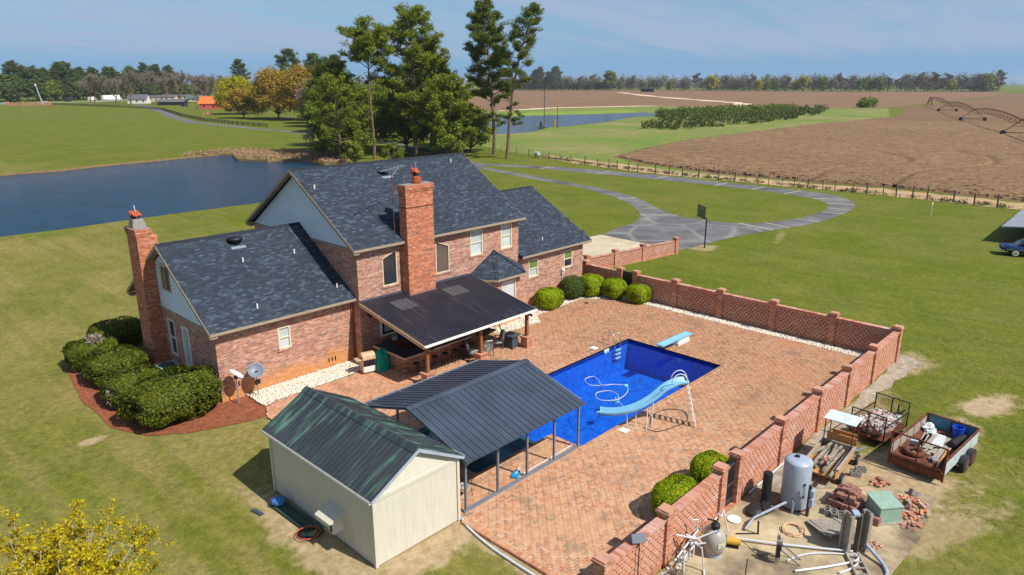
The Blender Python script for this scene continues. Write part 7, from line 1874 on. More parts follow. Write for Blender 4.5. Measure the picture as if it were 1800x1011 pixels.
# ================================================================= farm fence
fl = [(114.6, 112.9), (112.4, 102.3), (110.4, 95), (108.6, 87.8), (107.2, 80.2), (106.2, 75), (105.4, 70.0), (105.4, 63.7), (105.3, 58.0), (105.6, 51.8), (105.4, 47.9), (105.5, 44.1), (105.8, 40.3), (106.1, 36.5), (106.0, 32.1), (106.1, 28.3), (106.2, 24.5), (106.1, 21.4), (105.9, 19.0), (105.4, 16.4), (104.9, 13.5), (104.4, 11.0), (103.9, 8.0)]
fence = thing('farm_fence', 'long wire fence on grey wooden posts between lawn and dry field', 'fence', (106, 48, G0))
P3 = [Vector((a, b, 0)) for a, b in fl]
fine = []
for i in range(len(P3) - 1):
    fine.append(P3[i]); 
    if i < 16: fine.append(P3[i].lerp(P3[i + 1], .5 + rnd.uniform(-.1, .1)))
fine.append(P3[-1])
for i, q in enumerate(fine):
    h = rnd.uniform(1.35, 1.65); r = rnd.choice((.06, .09, .10)); lean = Vector((rnd.uniform(-.06, .06), rnd.uniform(-.06, .06), 0))
    mb = MB(); mb.tube([q + Vector((0, 0, G0 - .1)), q + lean + Vector((0, 0, h))], [r, r * .9], 7); mb.build('fence_post', MAT['post'], fence)
mb = MB()
for zz in (.15, .4, .65, .9, 1.15):
    mb.tube([(q.x, q.y, zz) for q in fine], .012, 3, cap=False)
mb.build('wire', MAT['wire'], fence)
t = thing('fence_tank', 'small pale round tank on the far wire fence near the two tall pines', 'tank', (111.3, 99, G0))
mb = MB(True); mb.cyl((0, -.5, .9), (0, .5, .9), .42, 14); mb.build('drum', MAT['palepaint'], t)
mb = MB(True); mb.box(-.06, .06, -.4, -.3, 0, .6); mb.box(-.06, .06, .3, .4, 0, .6); mb.build('leg', MAT['post'], t)

# ================================================================= power poles, pump
def power_pole(loc, h, lab, arms=True):
    t = thing('power_pole', lab, 'power pole', loc, R(-40))
    mb = MB(True); mb.tube([(0, 0, -.2), (0, 0, h)], [.17, .11], 8); mb.build('shaft', MAT['post'], t)
    if arms:
        mb = MB(True); mb.box(-1.5, 1.5, -.06, .06, h - .45, h - .3); mb.beam((-.9, 0, h - .4), (0, 0, h - 1.2), .05); mb.beam((.9, 0, h - .4), (0, 0, h - 1.2), .05); mb.build('cross_arm', MAT['post'], t)
        for x in (-1.35, 0, 1.35):
            mb = MB(True); mb.cyl((x, 0, h - .3), (x, 0, h - .05), .05, 6); mb.build('insulator', MAT['white'], t)
        for x in (-.55, .55):
            mb = MB(True); mb.cyl((x, 0, h - 3.6), (x, 0, h - 2.5), .28, 10); mb.build('transformer', MAT['galv'], t)
    return t
power_pole((196.5, 171.4, G0), 13.0, 'power pole with cross arm and two transformers by the reservoir pump')
power_pole((189.7, 159.5, G0), 7.4, 'thin bare pole just right of the reservoir power pole', False)
t = thing('pump_station', 'irrigation pump station with pipes and railings on the reservoir bank', 'pump station', (188.5, 165.5, G0), R(40))
mb = MB(True); mb.box(-3, 3, -1.2, 1.2, .3, .5); mb.build('deck', MAT['post'], t)
mb = MB(True)
for x in np.linspace(-3, 3, 7): mb.box(x - .05, x + .05, -1.2, -1.1, .5, 1.6); mb.box(x - .05, x + .05, 1.1, 1.2, .5, 1.6)
mb.box(-3, 3, -1.2, -1.12, 1.5, 1.6); mb.box(-3, 3, 1.12, 1.2, 1.5, 1.6); mb.build('railing', MAT['galv'], t)
mb = MB(True); mb.tube([(-6, 0, .4), (-3, 0, .5), (-1, 0, 1.1), (1.5, 0, 1.1)], .2, 7); mb.cyl((.5, .4, .5), (.5, .4, 2.0), .35, 10); mb.build('pump_pipe', MAT['pump_dark'], t)
solo(MB().tube([(193.9, 164.3, G0), (193.4, 163.9, 2.6)], .25, 6), 'yellow_standpipe', MAT['yellow'], 'yellow leaning standpipe beside the irrigation pump', 'standpipe', (193.9, 164.3, G0))

# ================================================================= irrigation pivot
piv = thing('irrigation_pivot', 'long rusty centre pivot irrigation machine standing in the dry field', 'irrigation machine', (400, 84, G0))
pts = [Vector((562.6, 137.7, 4.6)), Vector((447.2, 100.4, 4.2)), Vector((344.3, 67.7, 4.2)), Vector((257, 38, 4.2)), Vector((172, 9, 4.2))]
mb = MB(); c = pts[0]; 
for a, b in ((-1.5, -1.5), (1.5, -1.5), (1.5, 1.5), (-1.5, 1.5)): mb.beam((c.x + a, c.y + b, G0), (c.x + a * .2, c.y + b * .2, 5.4), .3)
mb.build('pivot_tower', MAT['rust'], piv)
for i in range(4):
    a, b = pts[i], pts[i + 1]; d = (b - a).normalized(); s = Vector((-d.y, d.x, 0)); N = 14
    arch = [a.lerp(b, k / N) + Vector((0, 0, 1.3 * math.sin(math.pi * k / N) + .3)) for k in range(N + 1)]
    mb = MB(); mb.tube(arch, .16, 6); mb.build('span_pipe', MAT['rust'], piv)
    mb = MB()
    for k in range(1, N):
        q = arch[k]
        for sg in (-1, 1):
            lo = q + s * sg * 1.1 - Vector((0, 0, 1.7))
            mb.beam(q, lo, .11)
            if k < N - 1: mb.beam(lo, arch[k + 1] + s * sg * 1.1 - Vector((0, 0, 1.7)), .07)
        mb.beam(q - Vector((0, 0, 1.7)) + s * 1.1, q - Vector((0, 0, 1.7)) - s * 1.1, .08)
    mb.build('truss', MAT['rust'], piv)
    mb = MB(); w_ = 4.2
    if i < 3:
        for sg in (-1, 1):
            f_ = b + s * sg * w_; f_.z = .7
            mb.beam(b + Vector((0, 0, .3)), f_, .2); mb.beam(b + d * 1.2 + Vector((0, 0, .3)), f_, .12)
        mb.beam(b + s * w_ + Vector((0, 0, -3.5)), b - s * w_ + Vector((0, 0, -3.5)), .22)
        mb.beam(b + s * w_ * .45 + Vector((0, 0, -1.7)), b - s * w_ * .45 + Vector((0, 0, -1.7)), .1)
        mb.build('drive_tower', MAT['rust'], piv)
        for sg in (-1, 1):
            mb = MB(); f_ = b + s * sg * w_; f_.z = .62; mb.tube([f_ - d * .22, f_ + d * .22], .75, 12); mb.build('wheel', MAT['rubber'], piv)

# ================================================================= trees
def limb(mb, a, d, L_, r, bend=0.25, n=4, up=0.0):
    P = [Vector(a)]; d = Vector(d).normalized()
    for i in range(n):
        d = (d + Vector((rnd.uniform(-bend, bend), rnd.uniform(-bend, bend), rnd.uniform(-bend, bend) + up))).normalized()
        P.append(P[-1] + d * (L_ / n))
    mb.tube(P, [r * (1 - .8 * i / n) for i in range(n + 1)], 5, cap=False)
    return P

def tufts(C, k, rad, sx, sy):
    """needle tufts: k quads fanned round each centre"""
    n = len(C); D = unit(rng.normal(size=(n, k, 3)).reshape(-1, 3)); D[:, 2] = D[:, 2] * .8 + .25
    rr = (rng.random((n * k, 1)) ** .45) * (np.repeat(rad, k)[:, None] if np.ndim(rad) else rad)
    X = np.repeat(C, k, 0) + D * rr * np.array([1, 1, .75])
    m = n * k
    return leaf_quads(X, rng.uniform(.7, 1.3, m) * sx, rng.uniform(.7, 1.3, m) * sy, D, .7)

def pine(H, R0, z0, seed, limbs=26, k=34, flat=False, lean=(0, 0), fork=False, mat='pine', dense=1.0, r0=.30, low=0.0, tr=1.0, lf=1.0):
    """tall pine: bent tapering trunk, limbs with needle tufts on their outer half"""
    global rnd; rs_ = rnd.getstate(); rnd.seed(seed)
    mb = MB(True); T = []
    for i in range(9):
        f = i / 8; T.append(Vector((lean[0] * f * f + .25 * math.sin(f * 5 + seed), lean[1] * f * f + .25 * math.cos(f * 4 + seed), H * f * .97)))
    T[0] = Vector((0, 0, -.2)); mb.tube(T, [r0 * (1 - .82 * i / 8) for i in range(9)], 8, cap=False)
    def at(f):
        f = max(0, min(.999, f)) * 8; i = int(f); return T[i].lerp(T[i + 1], f - i)
    C = []; Rr = []
    for i in range(limbs):
        f = z0 + (1 - z0) * ((i + rnd.random() * .8) / limbs)
        g = (f - z0) / (1 - z0)
        if flat: L_ = R0 * (.55 + .45 * rnd.random()); upd = .5
        else: L_ = R0 * (.35 + .75 * math.sin(math.pi * min(1, (.18 + .82 * g) ** .85))) * rnd.uniform(.7, 1.15); upd = .15 + .5 * g
        a = i * 2.4 + rnd.uniform(-.5, .5)
        P = limb(mb, at(f), (math.cos(a), math.sin(a), upd), L_, r0 * .30 * (1 - .5 * g), .22, 5, .05)
        nt_ = max(2, int((2.2 + L_ * 1.25) * dense))
        for _ in range(nt_):
            s = rnd.uniform(.45, 1.02) * 5; j = min(4, int(s)); q = P[j].lerp(P[j + 1], min(1, s - j))
            if rnd.random() < .6 and L_ > 2:   # a side twig
                tw = Vector((rnd.uniform(-1, 1), rnd.uniform(-1, 1), rnd.uniform(-.1, .7))) * rnd.uniform(.5, 1.3)
                mb.tube([q, q + tw], [r0 * .07, .015], 3, cap=False); q = q + tw
            C.append(tuple(q)); Rr.append(rnd.uniform(.6, 1.15) * tr)
    for _ in range(int(5 * dense)): q = at(.985); C.append((q.x + rnd.uniform(-.7, .7), q.y + rnd.uniform(-.7, .7), q.z + rnd.uniform(-.5, .5))); Rr.append(1.0 * tr)
    for i in range(int(low * 10)):   # dead stubs and a few low sprays
        f = rnd.uniform(.22, z0); a = rnd.uniform(0, 6.28); P = limb(mb, at(f), (math.cos(a), math.sin(a), .1), rnd.uniform(1.0, 3.2), r0 * .2, .3, 4)
        if rnd.random() < .55:
            for q in P[2:]: C.append(tuple(q)); Rr.append(.6)
    rnd.setstate(rs_)
    tm = mb.mesh('trunk'); tm.materials.append(MAT['bark'])
    return tm, quads_mesh('crown', tufts(np.array(C), k, np.array(Rr), .27 * lf, .062 * lf), MAT[mat])

def broadleaf(H, R0, z0, seed, mat, lobes=16, per=420, leaf=.22, r0=.35, trunkmat='bark', gap=.9, flat=1.0):
    """spreading crown: several leaf lobes of different size on forking limbs"""
    global rnd; rs_ = rnd.getstate(); rnd.seed(seed)
    mb = MB(True); base = Vector((0, 0, z0 * H))
    mb.tube([Vector((0, 0, -.2)), Vector((.1, 0, z0 * H * .5)), base], [r0, r0 * .8, r0 * .65], 8, cap=False)
    C = []; D = []
    for i in range(lobes):
        a = i * 2.4 + rnd.uniform(-.4, .4); g = (i + .5) / lobes
        zz = z0 * H + (H - z0 * H) * (.18 + .80 * g ** .9) * (1 - .05 * rnd.random())
        rad = R0 * math.sqrt(max(.05, 1 - (g * .95) ** 2)) * rnd.uniform(.45, .95)
        c = Vector((rad * math.cos(a), rad * math.sin(a), zz * flat + (1 - flat) * H * .75))
        st_ = Vector((0, 0, z0 * H * rnd.uniform(.75, 1.0))); m_ = st_.lerp(c, .5) + Vector((0, 0, -.06 * H * rnd.random()))
        mb.tube([st_, m_, c], [r0 * .4, r0 * .22, .03], 5, cap=False)
        for _ in range(3):
            e = c + Vector((rnd.uniform(-1, 1), rnd.uniform(-1, 1), rnd.uniform(-.4, .9))) * R0 * .34; mb.tube([m_.lerp(c, .6), e], [.05, .015], 3, cap=False)
        lr = R0 * rnd.uniform(.24, .46)
        u = unit(rng.normal(size=(per, 3))); q = rng.random((per, 1)) ** .4
        lump = 1 + .35 * np.sin(u[:, :1] * 4 + i) * np.sin(u[:, 1:2] * 5 + i * 2)
        pt = np.array(c) + u * q * lr * lump * np.array([1.1, 1.1, .75])
        C.append(pt); D.append(u)
    rnd.setstate(rs_)
    C = np.concatenate(C); D = np.concatenate(D); n = len(C)
    keep = rng.random(n) < gap; C, D = C[keep], D[keep]; n = len(C)
    tm = mb.mesh('trunk'); tm.materials.append(MAT[trunkmat])
    return tm, quads_mesh('crown', leaf_quads(C, rng.uniform(.6, 1.3, n) * leaf, rng.uniform(.55, .9, n) * leaf, None, 1, unit(D + rng.normal(0, .55, D.shape) + np.array([0, 0, .3]))), MAT[mat])

def bare_tree(H, R0, seed, mat='bare', twig=1500, tw=.045, levels=4):
    global rnd; rs_ = rnd.getstate(); rnd.seed(seed)
    mb = MB(True); ends = []
    def grow(a, d, L_, r, lv):
        P = limb(mb, a, d, L_, r, .22, 3, .05)
        if lv == 0: ends.append((P[-1], P[-1] - P[-2])); ends.append((P[-2], P[-1] - P[-2])); return
        for i in range(rnd.choice((3, 3, 4))):
            s = rnd.uniform(.45, 1.0); q = P[min(2, int(s * 3))].lerp(P[min(3, int(s * 3) + 1)], .5)
            nd_ = (d.normalized() + Vector((rnd.uniform(-1, 1), rnd.uniform(-1, 1), rnd.uniform(-.25, .8))) * .85).normalized()
            grow(q, nd_, L_ * rnd.uniform(.55, .8), r * .55, lv - 1)
    grow(Vector((0, 0, -.2)), Vector((0, 0, 1)), H * .33, H * .018, levels)
    E = np.array([tuple(e[0]) for e in ends]); D = np.array([tuple(e[1]) for e in ends])
    s = H / max(.1, E[:, 2].max())
    mb.v = [(x * s * R0 / H * 2.2 if False else x * s, y * s, z_ * s) for x, y, z_ in mb.v]; E = E * s
    idx = rng.integers(0, len(E), twig); Dd = unit(D)[idx] + rng.normal(0, .7, (twig, 3))
    L_ = rng.uniform(.35, 1.0, twig) * H * .05
    C = E[idx] + unit(Dd) * L_[:, None] * .9
    rnd.setstate(rs_)
    tm = mb.mesh('trunk'); tm.materials.append(MAT['bark'] if mat == 'bare' else MAT['bark_dark'])
    return tm, quads_mesh('crown', leaf_quads(C, L_, np.full(twig, tw), Dd, .15), MAT[mat])

def plant(kind, name, label, cat, x, y, rz=0.0, s=1.0, group=None, sz=None):
    t = thing(name, label, cat, (x, y, G0), rz, group)
    t.scale = (s, s, sz or s)
    link('trunk', kind[0], t); link('crown', kind[1], t)
    return t
# -- the pines behind the house
plant(pine(31.5, 5.4, .36, 3, 66, 62, mat='pine', r0=.42, low=1.2, dense=1.3, lean=(-1.4, 1.45)), 'pine_tree', 'tallest pine with straight trunk, left of the leaning pine', 'pine tree', 110.5, 111.0, .4)
plant(pine(30.2, 3.6, .52, 8, 30, 60, mat='pine', lean=(4.2, -4.0), r0=.36, low=2.6, dense=1.15), 'pine_tree', 'slender leaning pine with a sparse crown at the right of the group', 'pine tree', 105.6, 102.3, 0)
plant(pine(29.2, 8.2, .20, 14, 84, 58, mat='pine_b', r0=.46, low=.6, dense=1.2), 'pine_tree', 'broad full crowned pine in the middle of the group', 'pine tree', 97.5, 122.0, 1.0)
plant(pine(24.5, 6.6, .74, 21, 34, 60, flat=True, mat='pine_b', r0=.34, low=1.3, dense=1.3), 'pine_tree', 'flat topped pine with bare forked limbs left of the broad one', 'pine tree', 86.2, 121.5, 0)
plant(pine(15.6, 5.2, .26, 33, 34, 44, mat='pine_b', r0=.27, low=1.5, dense=.8), 'pine_tree', 'short scruffy pine with grey dead limbs at the pond edge', 'pine tree', 77.6, 120.8, .5)
plant(pine(21.0, 6.6, .18, 41, 60, 52, mat='pine', r0=.33, dense=1.2), 'pine_tree', 'dark bushy pine filling the gap left of the tallest pine', 'pine tree', 108.0, 128.0, 0)
plant(pine(15.5, 6.4, .12, 44, 56, 52, mat='pine_b', r0=.26, dense=1.2), 'pine_tree', 'low bright pine in front of the broad one just behind the roof', 'pine tree', 99.5, 113.0, .9)
plant(pine(19.0, 6.4, .18, 45, 54, 52, mat='pine', r0=.28, dense=1.2), 'pine_tree', 'dark pine between the scruffy pine and the flat topped one', 'pine tree', 84.5, 133.0, .2)
plant(pine(17.0, 6.0, .15, 46, 50, 52, mat='pine_b', r0=.27, dense=1.2), 'pine_tree', 'green pine at the left side of the group by the far drive', 'pine tree', 90.0, 140.0, .2)
plant(broadleaf(12.5, 7.0, .12, 51, 'midgreen', 26, 620, .28), 'oak_tree', 'dark evergreen oak low behind the main roof', 'oak tree', 104.5, 134.0)
plant(broadleaf(11.5, 5.5, .12, 52, 'yellowgreen', 20, 520, .24), 'young_tree', 'yellow green young tree right of the broad pine', 'tree', 119.0, 133.0)
plant(broadleaf(9.5, 5.0, .1, 53, 'midgreen', 20, 520, .24), 'young_tree', 'mid green young tree in the gap under the tallest pine', 'tree', 112.0, 120.0)
plant(broadleaf(15.0, 8.0, .12, 54, 'midgreen', 28, 560, .28), 'oak_tree', 'broad mid green oak behind the flat topped pine', 'oak tree', 100.0, 152.0)
plant(broadleaf(4.2, 2.4, .1, 56, 'midgreen', 10, 380, .16), 'waterside_bush', 'green bush at the pond edge beside the main roof ridge', 'bush', 78.5, 117.0)
plant(broadleaf(3.6, 2.2, .1, 57, 'midgreen', 10, 380, .16), 'waterside_bush', 'low green bush under the flat topped pine', 'bush', 86.0, 115.0)
plant(bare_tree(6.5, 3.2, 58, 'bare', 900, .03), 'bare_tree', 'small grey leafless tree at the pond edge beside the scruffy pine', 'tree', 76.0, 128.5)
# -- spring coloured oaks by the far drive
plant(broadleaf(20.0, 11.5, .12, 61, 'orange', 34, 620, .36, .5, gap=.8), 'spring_oak', 'largest orange tinted oak right of the red barn', 'oak tree', 157.0, 290.0)
plant(broadleaf(17.5, 10.5, .10, 62, 'yellowgreen', 30, 560, .36, .4, gap=.85), 'spring_oak', 'bright yellow green oak just right of the red barn', 'oak tree', 168.0, 350.0)
plant(broadleaf(12.5, 8.0, .12, 63, 'orange', 22, 520, .32, .3, gap=.85), 'spring_oak', 'smaller orange oak in front of the yellow green one', 'oak tree', 150.0, 308.0)
plant(broadleaf(21.0, 11.5, .12, 64, 'orange', 34, 560, .38, .5, gap=.7), 'spring_oak', 'tall thin leaved orange oak behind the pond pines', 'oak tree', 160.0, 270.0)
plant(broadleaf(17.5, 9.5, .12, 65, 'midgreen', 28, 540, .36, .4, gap=.85), 'oak_tree', 'green oak between the orange oaks and the pines', 'oak tree', 141.0, 224.0)
plant(broadleaf(17.0, 8.0, .15, 66, 'redbud', 24, 480, .34, .3, gap=.7), 'spring_oak', 'reddish leaved tree at the right end of the orange oaks', 'oak tree', 150.0, 246.0)
plant(broadleaf(13.0, 7.0, .22, 67, 'evergreen', 18, 460, .3, .4), 'oak_tree', 'dark green oak at the left foot of the yellow green one', 'oak tree', 205.0, 400.0)
plant(broadleaf(14.5, 8, .1, 68, 'midgreen', 26, 520, .32, .35), 'oak_tree', 'mid green tree by the far drive left of the pines', 'oak tree', 127.0, 200.0)
plant(broadleaf(13, 7, .1, 69, 'yellowgreen', 22, 480, .3, .3, gap=.7), 'young_tree', 'light yellow green tree between the green oak and the pines', 'tree', 138.0, 190.0)
plant(broadleaf(15, 8, .1, 70, 'midgreen', 26, 520, .32, .35, gap=.85), 'oak_tree', 'round green tree behind the broad crowned pine', 'oak tree', 125.0, 168.0)
plant(pine(20, 6, .2, 72, 50, 44, mat='pine_b', r0=.3, dense=1.2), 'pine_tree', 'light green pine right of the dark pines by the far drive', 'pine tree', 117, 147, .4)
plant(pine(23, 6.5, .2, 73, 62, 52, mat='pine_b', r0=.36, dense=1.2, lean=(1, -1)), 'pine_tree', 'tall bright pine tucked against the right side of the broad one', 'pine tree', 106, 127, 2)
plant(pine(14, 5.5, .1, 74, 50, 48, mat='pine_b', r0=.26, dense=1.2), 'pine_tree', 'low bushy pine at the right foot of the group', 'pine tree', 111, 125, 1)
plant(broadleaf(7.5, 4.2, .06, 75, 'midgreen', 18, 460, .22), 'young_tree', 'low green tree just above the middle of the main roof', 'tree', 98, 112)
plant(broadleaf(9, 5, .06, 76, 'midgreen', 20, 480, .24), 'young_tree', 'low green tree left of the flat topped pine trunk', 'tree', 82, 126)
bigpine = pine(30, 7.5, .42, 71, 40, 26, flat=False, mat='pine_far', dense=1.3, r0=.4, tr=1.5, lf=1.8)
plant(bigpine, 'pine_tree', 'left of three far pines rising above the orange oaks', 'pine tree', 243, 430, .2, 1.15)
plant(bigpine, 'pine_tree', 'middle of three far pines rising above the orange oaks', 'pine tree', 262, 432, 1.9, 1.08)
plant(bigpine, 'pine_tree', 'right of three far pines rising above the orange oaks', 'pine tree', 270, 418, 3.3, 1.05)
plant(bigpine, 'pine_tree', 'lone thin crowned pine standing behind the red barn', 'pine tree', 316, 648, 2.5, 1.15)
# -- wood beyond the far road on the left
fp = [pine(29, 8.5, .26, 81 + i, 40, 16, mat='pine_far', dense=1.4, r0=.45, tr=1.9, lf=2.6) for i in range(3)]
fo = [broadleaf(21, 10.5, .08, 91 + i, 'evergreen', 26, 190, .8, .5) for i in range(2)]
fb = [bare_tree(20, 8, 95 + i, 'bare', 3000, .085) for i in range(3)]
fm = [broadleaf(17, 8.5, .1, 101, 'midgreen', 20, 190, .75, .4)]
for i in range(56):
    f = i / 55; a = Vector((95, 706)).lerp(Vector((345, 850)), f) if True else None
    x = a.x + rnd.uniform(-8, 8) - 6; y = a.y + rnd.uniform(-8, 32)
    k = fp[i % 3] if rnd.random() < (.35 if f < .25 else .72) else rnd.choice(fo)
    isp = k in fp
    hgt = 1.0 if not isp else rnd.uniform(.8, 1.1) * (.72 if f < .22 else 1.06)
    plant(k, 'pine_tree' if isp else 'evergreen_tree', 'tall dark green pine in the wood behind the far road' if isp else 'round dark evergreen in the wood behind the far road', 'pine tree' if isp else 'tree', x, y, rnd.uniform(0, 6), hgt, 'trees of the wood behind the far road')
for i in range(42):
    f = i / 41; a = Vector((95, 690)).lerp(Vector((345, 836)), f)
    plant(rnd.choice(fo + fm), 'evergreen_tree', 'round dark evergreen in the wood behind the far road', 'tree', a.x + rnd.uniform(-6, 6), a.y + rnd.uniform(-2, 6), rnd.uniform(0, 6), rnd.uniform(.55, .95), 'trees of the wood behind the far road')
bt = [(172, 582), (184, 576), (191, 566), (206, 540), (238, 590), (222, 600), (255, 640), (285, 660), (300, 690), (318, 700), (186, 640), (205, 620), (330, 730), (270, 600), (213, 560), (245, 565)]
for i, (x, y) in enumerate(bt):
    plant(fb[i % 3], 'bare_tree', 'leafless grey tree along the far roadside yards', 'tree', x, y, rnd.uniform(0, 6), rnd.uniform(.85, 1.2), 'leafless trees by the far road')
plant(broadleaf(20, 7, .3, 111, 'yellowgreen', 16, 200, .6, .4), 'spring_oak', 'tall yellow green tree behind the red barn', 'tree', 326, 745)
plant(broadleaf(9, 5, .2, 112, 'midgreen', 14, 200, .45, .3), 'oak_tree', 'dark round tree right beside the red barn', 'tree', 214, 446)
# -- far treelines
def wood(name, line, n, depth, h0, h1, cols, per, mats, r=(4, 8)):
    """far-off woodland mass: crowns of leaf-sized faces in tree-shaped columns"""
    V = {m: [] for m in mats}
    L_ = [Vector(p) for p in line]; seg = [(L_[i + 1] - L_[i]).length for i in range(len(L_) - 1)]; tot = sum(seg)
    for i in range(n):
        s = rnd.random() * tot; j = 0
        while s > seg[j]: s -= seg[j]; j += 1
        q = L_[j].lerp(L_[j + 1], s / seg[j]); nn = Vector((q.x, q.y)).normalized()
        q = q + nn * rnd.uniform(0, depth)
        h = rnd.uniform(h0, h1); rr = rnd.uniform(*r); m = rnd.choices(mats, cols)[0]
        u = unit(rng.normal(size=(per, 3))); qq = rng.random((per, 1)) ** .4
        C = np.array([q.x, q.y, G0 + h * .55]) + u * qq * np.array([rr, rr, h * .46]) * (1 + .25 * np.sin(u[:, :1] * 6 + i))
        if 'bare' in m: V[m].append(leaf_quads(C, rng.uniform(.8, 2.0, per), np.full(per, .5), u + np.array([0, 0, .8]), .5))
        else: V[m].append(leaf_quads(C, rng.uniform(.7, 1.5, per), rng.uniform(.5, 1.0, per), u, .9))
    for m in mats:
        if V[m]: link(name, quads_mesh(name, np.concatenate(V[m]), MAT[m]), None, 'stuff')
wood('far_woodland', [(1140, 1190), (1200, 956), (1275, 640), (1320, 442), (1420, 300), (1480, 275)], 560, 70, 17, 32, [8, 1.6, 1.6, .6, 1.4], 190, ['bare_far', 'pine_far', 'midgreen', 'redbud', 'scrub'], (5, 9))
wood('far_woodland', [(1480, 285), (1500, 262)], 22, 30, 24, 34, [3, 1, 1], 130, ['bare_far', 'scrub', 'midgreen'], (6, 10))
wood('distant_woodland', [(2300, 3000), (2700, 1900), (2900, 1300), (3000, 500), (2900, 250)], 260, 300, 22, 40, [2, 3], 60, ['bare_far', 'pine_far'], (16, 30))
wood('distant_woodland', [(600, 1300), (900, 1350), (1200, 1500)], 120, 200, 16, 30, [3, 2], 110, ['bare_far', 'pine_far'], (7, 12))
wood('distant_woodland', [(-500, 1500), (0, 1700), (300, 1800), (800, 1900)], 170, 250, 24, 40, [4, 2], 90, ['bare_far', 'pine_far'], (12, 20))
wood('roadside_thicket', [(330, 800), (420, 850), (520, 900), (640, 980)], 70, 30, 10, 20, [4, 2, 1], 130, ['bare_far', 'midgreen', 'pine_far'], (5, 8))
fg = [broadleaf(23, 9.5, .06, 121, 'midgreen', 20, 130, 1.2, .5), broadleaf(21, 9.5, .06, 122, 'yellowgreen', 20, 130, 1.2, .5, gap=.7), broadleaf(21, 9, .06, 123, 'redbud', 18, 130, 1.1, .5, gap=.7), bare_tree(25, 9, 124, 'bare_far', 2600, .30, 4), pine(30, 8, .3, 125, 32, 14, mat='pine_far', dense=1.3, r0=.45, tr=1.9, lf=2.6)]
nm = [('spring_tree', 'fresh green tree in front of the wood along the far field', 'tree'), ('spring_tree', 'yellow green tree in front of the wood along the far field', 'tree'), ('spring_tree', 'reddish spring tree in front of the wood along the far field', 'tree'), ('bare_tree', 'leafless grey tree in front of the wood along the far field', 'tree'), ('pine_tree', 'dark pine standing above the wood along the far field', 'pine tree')]
LL = [Vector(p) for p in ((1140, 1100), (1190, 945), (1262, 620), (1305, 430), (1420, 285), (1482, 262))]
for i in range(64):
    s = i / 63 * 4.999; j = int(s); q = LL[j].lerp(LL[j + 1], s - j)
    k = rnd.choices(range(5), [1.8, 1, .6, 5, .7])[0]
    dd = -6 if k != 4 else 25
    q = q + q.normalized() * (dd + rnd.uniform(-10, 10))
    plant(fg[k], nm[k][0], nm[k][1], nm[k][2], q.x, q.y, rnd.uniform(0, 6), rnd.uniform(.7, 1.25), 'trees along the far field edge')
plant(fg[0], 'spring_tree', 'tall bright green tree at the far field corner left of the shed', 'tree', 1148, 835, 0, 1.55)
# row of young dark pines left of the far field, with taller pines behind
for i in range(22):
    f = i / 21; q = Vector((1085, 1040)).lerp(Vector((1150, 850)), f)
    plant(fo[i % 2], 'young_pine', 'dark young conifer in the dense row along the far field', 'tree', q.x + rnd.uniform(-4, 4), q.y, rnd.uniform(0, 6), rnd.uniform(.62, .85), 'row of young conifers along the far field', None)
for i, (x, y, s) in enumerate(((1052, 985), (1060, 968), (1066, 950), (1075, 938), (1085, 925)) and ((1070, 990, 1.2), (1080, 968, 1.3), (1075, 950, 1.45), (1090, 940, 1.2), (1085, 918, 1.5))):
    plant(fp[i % 3], 'pine_tree', 'tall pine of the clump behind the young conifer row', 'pine tree', x, y, i * 1.3, s, 'pine clump behind the young conifer row')
# -- scrub by the reservoir, reeds by the pond
def scatter(name, poly, n, h, rr, mat, leaf, z=G0, per=26, up=0.6):
    xs = [p[0] for p in poly]; ys = [p[1] for p in poly]
    P = np.stack([rng.uniform(min(xs), max(xs), n * 4), rng.uniform(min(ys), max(ys), n * 4)], 1); P = P[inpoly(P, poly)][:n]; n = len(P)
    hh = rng.uniform(h[0], h[1], n); r_ = rng.uniform(rr[0], rr[1], n)
    u = unit(rng.normal(size=(n * per, 3))); q = rng.random((n * per, 1)) ** .4
    C = np.repeat(np.stack([P[:, 0], P[:, 1], z + hh * .5], 1), per, 0) + u * q * np.stack([np.repeat(r_, per), np.repeat(r_, per), np.repeat(hh * .52, per)], 1)
    m = len(C)
    link(name, quads_mesh(name, leaf_quads(C, rng.uniform(.7, 1.3, m) * leaf[0], rng.uniform(.7, 1.3, m) * leaf[1], u + np.array([0, 0, up]), .6), MAT[mat]), None, 'stuff')
sc = [(302, 192), (378, 198), (430, 180), (440, 160), (340, 131), (279, 123), (241, 123), (210, 124), (200, 138), (250, 152), (275, 172)]
scatter('reservoir_scrub', sc, 420, (1.0, 3.4), (1.2, 2.6), 'scrub', (.42, .22), per=60)
scatter('reservoir_scrub', [(290, 170), (302, 192), (378, 198), (425, 180), (420, 165), (340, 150)], 200, (2.0, 4.2), (1.5, 3.0), 'midgreen', (.42, .22), per=60)
scatter('pond_reeds', marsh, 620, (.4, 1.1), (.4, .9), 'reed', (.34, .05), per=22, up=1.5)
scatter('fence_weeds', [(105.4, 15), (106, 38), (105.6, 60), (108, 84), (113, 101), (115, 100), (110, 84), (107.4, 60), (107.6, 38), (107.4, 15)], 260, (.2, .55), (.3, .8), 'scrub', (.16, .06), per=16)
scatter('field_edge_bush', [(480, 150), (488, 150), (488, 158), (480, 158)], 6, (4, 6.5), (3, 4), 'midgreen', (.7, .4), per=160)
